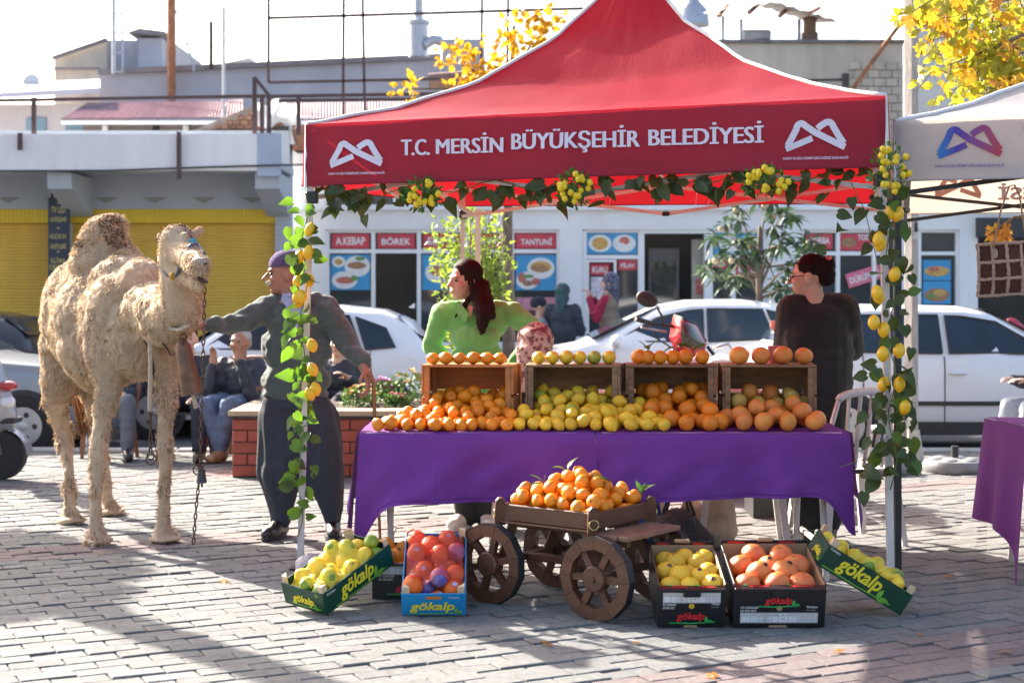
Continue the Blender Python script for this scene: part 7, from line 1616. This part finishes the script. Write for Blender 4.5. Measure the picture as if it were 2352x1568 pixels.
# ======================= CAMEL ========================================================
m_cam=mat('camel_hide',(.52,.38,.25),.85,.2,7,.35,60); m_fur=mat('camel_wool',(.55,.40,.25),.85,.0,9,col2=(.75,.58,.40),island=.2,trans=.12,tcol=(.6,.4,.2)); m_furd=mat('camel_wool_dark',(.20,.10,.05),.85,.3,9,island=.3)
cm=thing('camel','shaggy tan one-humped camel with blue halter standing on the paving','camel',(-2.35,9.0,0))
K=P
tr=[E(K(195,700,9.42),(.27,.30,.30)),E(K(200,770,9.4),(.25,.28,.26)),E(K(232,735,9.05),(.30,.36,.33)),E(K(238,795,9.0),(.275,.36,.26)),E(K(288,735,8.72),(.255,.30,.31)),E(K(318,770,8.55),(.20,.20,.25)),
    E(K(240,610,9.1),(.215,.24,.17)),E(K(238,565,9.1),(.155,.18,.16)),E(K(236,528,9.1),(.105,.12,.095)),E(K(252,520,9.08),(.10,.11,.07)),E(K(325,655,8.62),(.15,.2,.16)),E(K(285,640,8.85),(.2,.22,.15)),
    Cc(K(345,715,8.45),.17,K(385,735,8.22),.14),Cc(K(385,735,8.22),.14,K(420,705,8.06),.115),Cc(K(420,705,8.06),.115,K(412,640,8.02),.105),Cc(K(412,640,8.02),.10,K(404,585,8.02),.095),
    E(K(407,558,8.0),(.105,.12,.10)),Cc(K(412,572,7.97),.088,K(440,596,7.80),.066),Cc(K(440,596,7.80),.064,K(458,612,7.66),.054),E(K(463,606,7.62),(.05,.05,.042)),E(K(470,622,7.63),(.03,.035,.045)),Cc(K(432,640,7.86),.045,K(463,658,7.70),.024),Cc(K(412,628,7.96),.07,K(440,642,7.84),.042),E(K(395,545,7.92),(.03,.035,.022)),E(K(425,540,7.9),(.03,.03,.022))]
def leg(pts): return [Cc(a[0],a[1],b_[0],b_[1]) for a,b_ in zip(pts,pts[1:])]
tr+=[Cc(K(200,728,9.38),.285,K(292,742,8.70),.262),Cc(K(206,770,9.35),.27,K(288,775,8.72),.25),Cc(K(215,660,9.25),.2,K(320,672,8.62),.15)]
tr+=leg([(K(255,800,8.62),.16),(K(248,880,8.58),.08),(K(236,960,8.55),.05),(K(226,1025,8.53),.054),(K(226,1050,8.52),.048),(K(222,1120,8.5),.035),(K(220,1190,8.49),.037),(K(222,1222,8.48),.05)])
tr+=leg([(K(360,800,8.55),.13),(K(383,870,8.53),.066),(K(382,950,8.53),.046),(K(378,1020,8.53),.052),(K(380,1050,8.53),.045),(K(378,1120,8.54),.034),(K(377,1190,8.54),.036),(K(376,1222,8.54),.048)])
tr+=leg([(K(165,800,9.4),.2),(K(135,880,9.32),.11),(K(128,920,9.36),.075),(K(145,985,9.5),.05),(K(152,1010,9.48),.048),(K(158,1090,9.3),.036),(K(160,1150,9.26),.037),(K(162,1178,9.24),.045)])
tr+=leg([(K(225,800,9.5),.2),(K(222,880,9.45),.105),(K(218,920,9.5),.075),(K(226,985,9.66),.05),(K(228,1010,9.65),.046),(K(240,1080,9.6),.036),(K(246,1140,9.6),.037),(K(250,1160,9.6),.045)])
for (x,y,Y) in [(222,1240,8.48),(376,1238,8.54),(162,1194,9.24),(250,1176,9.6)]:
    p=K(x,y,Y); tr+=[E((p.x+.015,p.y-.03,.022),(.088,.1,.024)),E((p.x,p.y,.05),(.055,.06,.05))]
tr+=[Cc(K(378,560,8.05),.024,K(370,548,8.06),.032),Cc(K(370,548,8.06),.03,K(366,538,8.06),.014),Cc(K(448,540,8.04),.022,K(459,530,8.05),.028),Cc(K(459,530,8.05),.026,K(465,522,8.06),.012)]
tr=[(p[0],p[1],tuple(x*.95 for x in p[2]))+tuple(p[3:]) if p[0]=='e' and p[1].z>.3 else p for p in tr]
cb_=blob('body',tr,.0115,m_cam,cm,12,0,8,.001,.5,lambda co,n:n*((.010*NZ.noise(co*6)+.006*NZ.noise(co*24)) if (co-K(430,610,7.9)).length>.25 else .004*NZ.noise(co*24)))
# wool tufts
random.seed(13)
def wool(body,n,parent):
    me=body.data; ar=[p.area for p in me.polygons]; idx=random.choices(range(len(ar)),ar,k=n); q=MB(); qd=MB(); vs=me.vertices
    head=K(415,600,7.95)
    for i in idx:
        p=me.polygons[i]; c=p.center; nn=p.normal; z=c.z
        hd=(c-head).length; legz=z<.72 
        L=rnd(.010,.019)
        if legz:
            if random.random()<(.2 if NZ.noise(c*9)>.2 else .8): continue
            L*=.7 if NZ.noise(c*9)<=.2 else 1.7
        elif hd<.24: L*=.35 if c.y<7.98 else .8
        elif c.z>1.62 and c.x<-1.9: L*=1.7
        elif z<.95: L*=1.3
        L*=1+.8*max(-.5,NZ.noise(c*7)*1.6)
        clump=NZ.noise_vector(c*26)
        d=(nn*.5+clump*1.0+V((0,0,-.6 if c.z<1.62 else .1))+V((rnd(-.3,.3),rnd(-.3,.3),rnd(-.3,.3)))).normalized()
        s=d.cross(nn); s=s.normalized() if s.length>.01 else d.orthogonal().normalized(); w=rnd(.0014,.003)
        m1=c+d*L*.55+nn*L*.15; tip=c+d*L*.95+V((0,0,-L*.25))
        dark=(c.z>1.66 and c.y<9.05 and NZ.noise(c*7)>-.1 and random.random()<.7) or (legz and random.random()<.25)
        (qd if dark else q).add([c-s*w-nn*.004,c+s*w-nn*.004,m1+s*w*.8,tip,m1-s*w*.8],[(0,1,2,4),(2,3,4)])
    tag(q.build('wool',m_fur,parent,180,fix=False),kind='stuff'); tag(qd.build('dark_wool',m_furd,parent,180,fix=False),kind='stuff')
cb_.data.materials.append(mat('camel_muzzle',(.36,.27,.22),.7,.3,30,.3,80))
for p in cb_.data.polygons:
    if (p.center-K(465,618,7.64)).length<.075: p.material_index=1
wool(cb_,190000,cm)
q=MB()
for i in range(160):
    a=K(178,890,9.7)+V((rnd(-.03,.03),rnd(-.03,.03),rnd(-.05,.02))); e=K(192+rnd(-14,14),985+rnd(-30,25),9.72+rnd(-.05,.05)); m_=a.lerp(e,.5)+V((rnd(-.03,.03),rnd(-.02,.02),0)); q.tube([a,m_,e],[.006,.006,.002],4)
q.build('tail',m_furd,cm,180,fix=False)
for x,y,Y in [(444,590,7.80),(417,577,7.92)]: b=MB(); b.sph(K(x,y,Y),.014,10,8); 
b=MB(); b.sph(K(404,580,7.875),.015,10,8); b.build('eye',m_eye,cm,60); b=MB(); b.sph(K(443,577,7.86),.013,10,8); b.build('eye',m_eye,cm,60)
b=MB(); b.sph(K(472,605,7.572),(.013,.01,.006),8,6); b.build('nostril',m_eye,cm,60); b=MB(); b.sph(K(464,642,7.66),(.034,.06,.014),12,8,M.Rotation(R(25),3,'Y')); b.build('mouth',mat('camel_mouth',(.06,.03,.025),.6,.3,20),cm,60)
for s in (0,1):
    for k in range(6):
        b=MB(); a=K(446+k*4,590+k*1.5,7.79-.01*k); 
# halter
ht=thing('halter','blue and teal braided halter round the camel head','halter',K(420,600,7.9)); m_hal=mat('blue_braid',(.05,.16,.28),.8,.0,60,.5,120,col2=(.22,.12,.06))
def loop(name,pts,r,par,m,sq=1): b=MB(); b.tube(pts,r,6,0,True,sq); return b.build(name,m,par,180)
loop('noseband',[K(452,558,7.93),K(440,562,7.79),K(428,578,7.775),K(416,600,7.80),K(408,625,7.845),K(402,640,7.9)],.011,ht,m_hal); loop('cheek_strap',[K(452,558,7.93),K(464,575,7.80),K(470,585,7.70)],.010,ht,m_hal); loop('throat_strap',[K(402,640,7.9),K(385,632,7.93),K(370,618,7.98),K(366,590,8.04)],.011,ht,m_hal); loop('crown_strap',[K(366,590,8.04),K(372,555,8.02),K(395,532,7.98),K(425,530,7.95),K(452,558,7.93)],.009,ht,m_hal)
b=MB(); b.sph(K(398,634,7.89),.022,10,8); b.build('tassel',mat('ochre_tassel',(.5,.28,.04),.9,.2,40,.5,90),ht,60); b=MB(); b.sph(K(442,556,7.86),.02,10,8,None,0,lambda v:v*(1+.2*NZ.noise(v*4))); b.build('tassel',mat('teal_tassel',(.05,.35,.42),.9,.2,40,.5,90),ht,60)
# neck rope, white rope with chain, bell, chain
m_rope=mat('pale_rope',(.55,.46,.36),.95,.2,60,.6,140); m_iron=mat('rusty_iron',(.12,.075,.05),.6,.3,30,.2,80,metal=.5)
nr=thing('neck_rope','pale rope hanging down the camel chest ending in iron rings','rope',K(345,1050,8.35)); loop('rope',[K(358,690,8.28),K(347,725,8.22),K(345,780,8.24),K(346,860,8.3),K(344,925,8.35),K(345,945,8.35)],.013,nr,m_rope); loop('rope',[K(358,690,8.28),K(350,715,8.2),K(372,750,8.08),K(410,758,7.98),K(432,748,7.95)],.010,nr,m_rope); loop('cord',[K(350,725,8.22),K(375,790,8.15),K(392,815,8.12),K(408,808,8.08),K(420,790,8.02)],.007,nr,m_iron)
def chain(t,pts,r,w,m,name='link',n=None):
    pts=[V(p) for p in pts]; L=[0]
    for a,b_ in zip(pts,pts[1:]): L.append(L[-1]+(b_-a).length)
    step=r*2.6; k=int(L[-1]/step); qs=[]
    base=MB(); base.tube([(r*.55*math.cos(a*PI/6),0,r*1.55*math.sin(a*PI/6)) for a in range(13)],w,5); me=base.mesh('link',m,180)
    for i in range(k+1):
        s=i*step; j=max(x for x in range(len(L)) if L[x]<=s+1e-9); j=min(j,len(pts)-2); p=pts[j].lerp(pts[j+1],(s-L[j])/(L[j+1]-L[j])); d=(pts[j+1]-pts[j]).normalized()
        o=bpy.data.objects.new(name,me); C.objects.link(o); o.parent=t; o.matrix_parent_inverse=INV[t.name]; o.matrix_basis=M.Translation(p)@d.to_track_quat('Z','Y').to_matrix().to_4x4()@M.Rotation(R(90)*(i%2)+.3,4,'Z')
chain(nr,[K(345,945,8.35),K(346,1000,8.36),K(346,1040,8.37)],.014,.0042,m_iron)
for x,y,r in [(346,1046,.02),(347,1055,.028)]:
    c=K(x,y,8.36); loop('iron_ring',[c+V((r*math.cos(a*PI/8),.0,r*math.sin(a*PI/8))) for a in range(17)],.004,nr,m_iron)
lc=thing('lead_chain','long iron chain hanging from the camel mouth to the paving','chain',K(445,1250,7.8)); chain(lc,[K(470,668,7.72),K(468,760,7.74),K(463,950,7.78),K(459,1085,7.8),K(450,1170,7.82),K(444,1250,7.84)],.0125,.0038,m_iron)
for x,y,r in [(461,1058,.03),(455,1078,.026)]:
    c=K(x,y,7.78); loop('iron_ring',[c+V((r*math.cos(a*PI/8),.0,r*math.sin(a*PI/8))) for a in range(17)],.004,lc,m_iron)
b=MB(); b.lathe([(.008,.075),(.018,.07),(.022,.04),(.028,.0),(.024,.0),(.01,.03)],M.Translation(K(463,1108,7.77)),12); b.build('small_bell',mat('dark_bell',(.05,.05,.05),.5,.3,20,metal=.6),lc,40); b=MB(); b.tube([K(463,1100,7.77),K(464,1118,7.77)],.006,6); b.build('clapper',m_iron,lc)
bl=thing('camel_bell','tall brown tin bell hanging under the camel neck','bell',K(428,895,8.1)); Mb_=M.Translation(K(418,785,8.06))@M.Rotation(R(-11),4,'Y')@M.Rotation(PI,4,'X')
b=MB(); b.lathe([(.012,-.02),(.03,0),(.042,.02),(.052,.16),(.06,.285),(.056,.285),(.045,.15),(.03,.02)],Mb_,16); b.build('shell',mat('bell_tin',(.16,.085,.05),.5,.35,14,.2,40,metal=.4),bl,40); b=MB(); b.tube([Mb_@V((0,0,.2)),Mb_@V((.005,0,.32)),Mb_@V((.01,0,.36))],[.008,.012,.016],8); b.build('clapper',m_rope,bl,180); c=K(421,775,8.05); loop('hook',[c+V((.016*math.cos(a*PI/6),0,.02*math.sin(a*PI/6))) for a in range(13)],.004,bl,m_iron)
loop('chest_strap',[K(318,760,8.30),K(345,800,8.27),K(352,850,8.30),K(340,905,8.36)],.012,cm,m_trim)
bpy.data.scenes.remove(TMP)
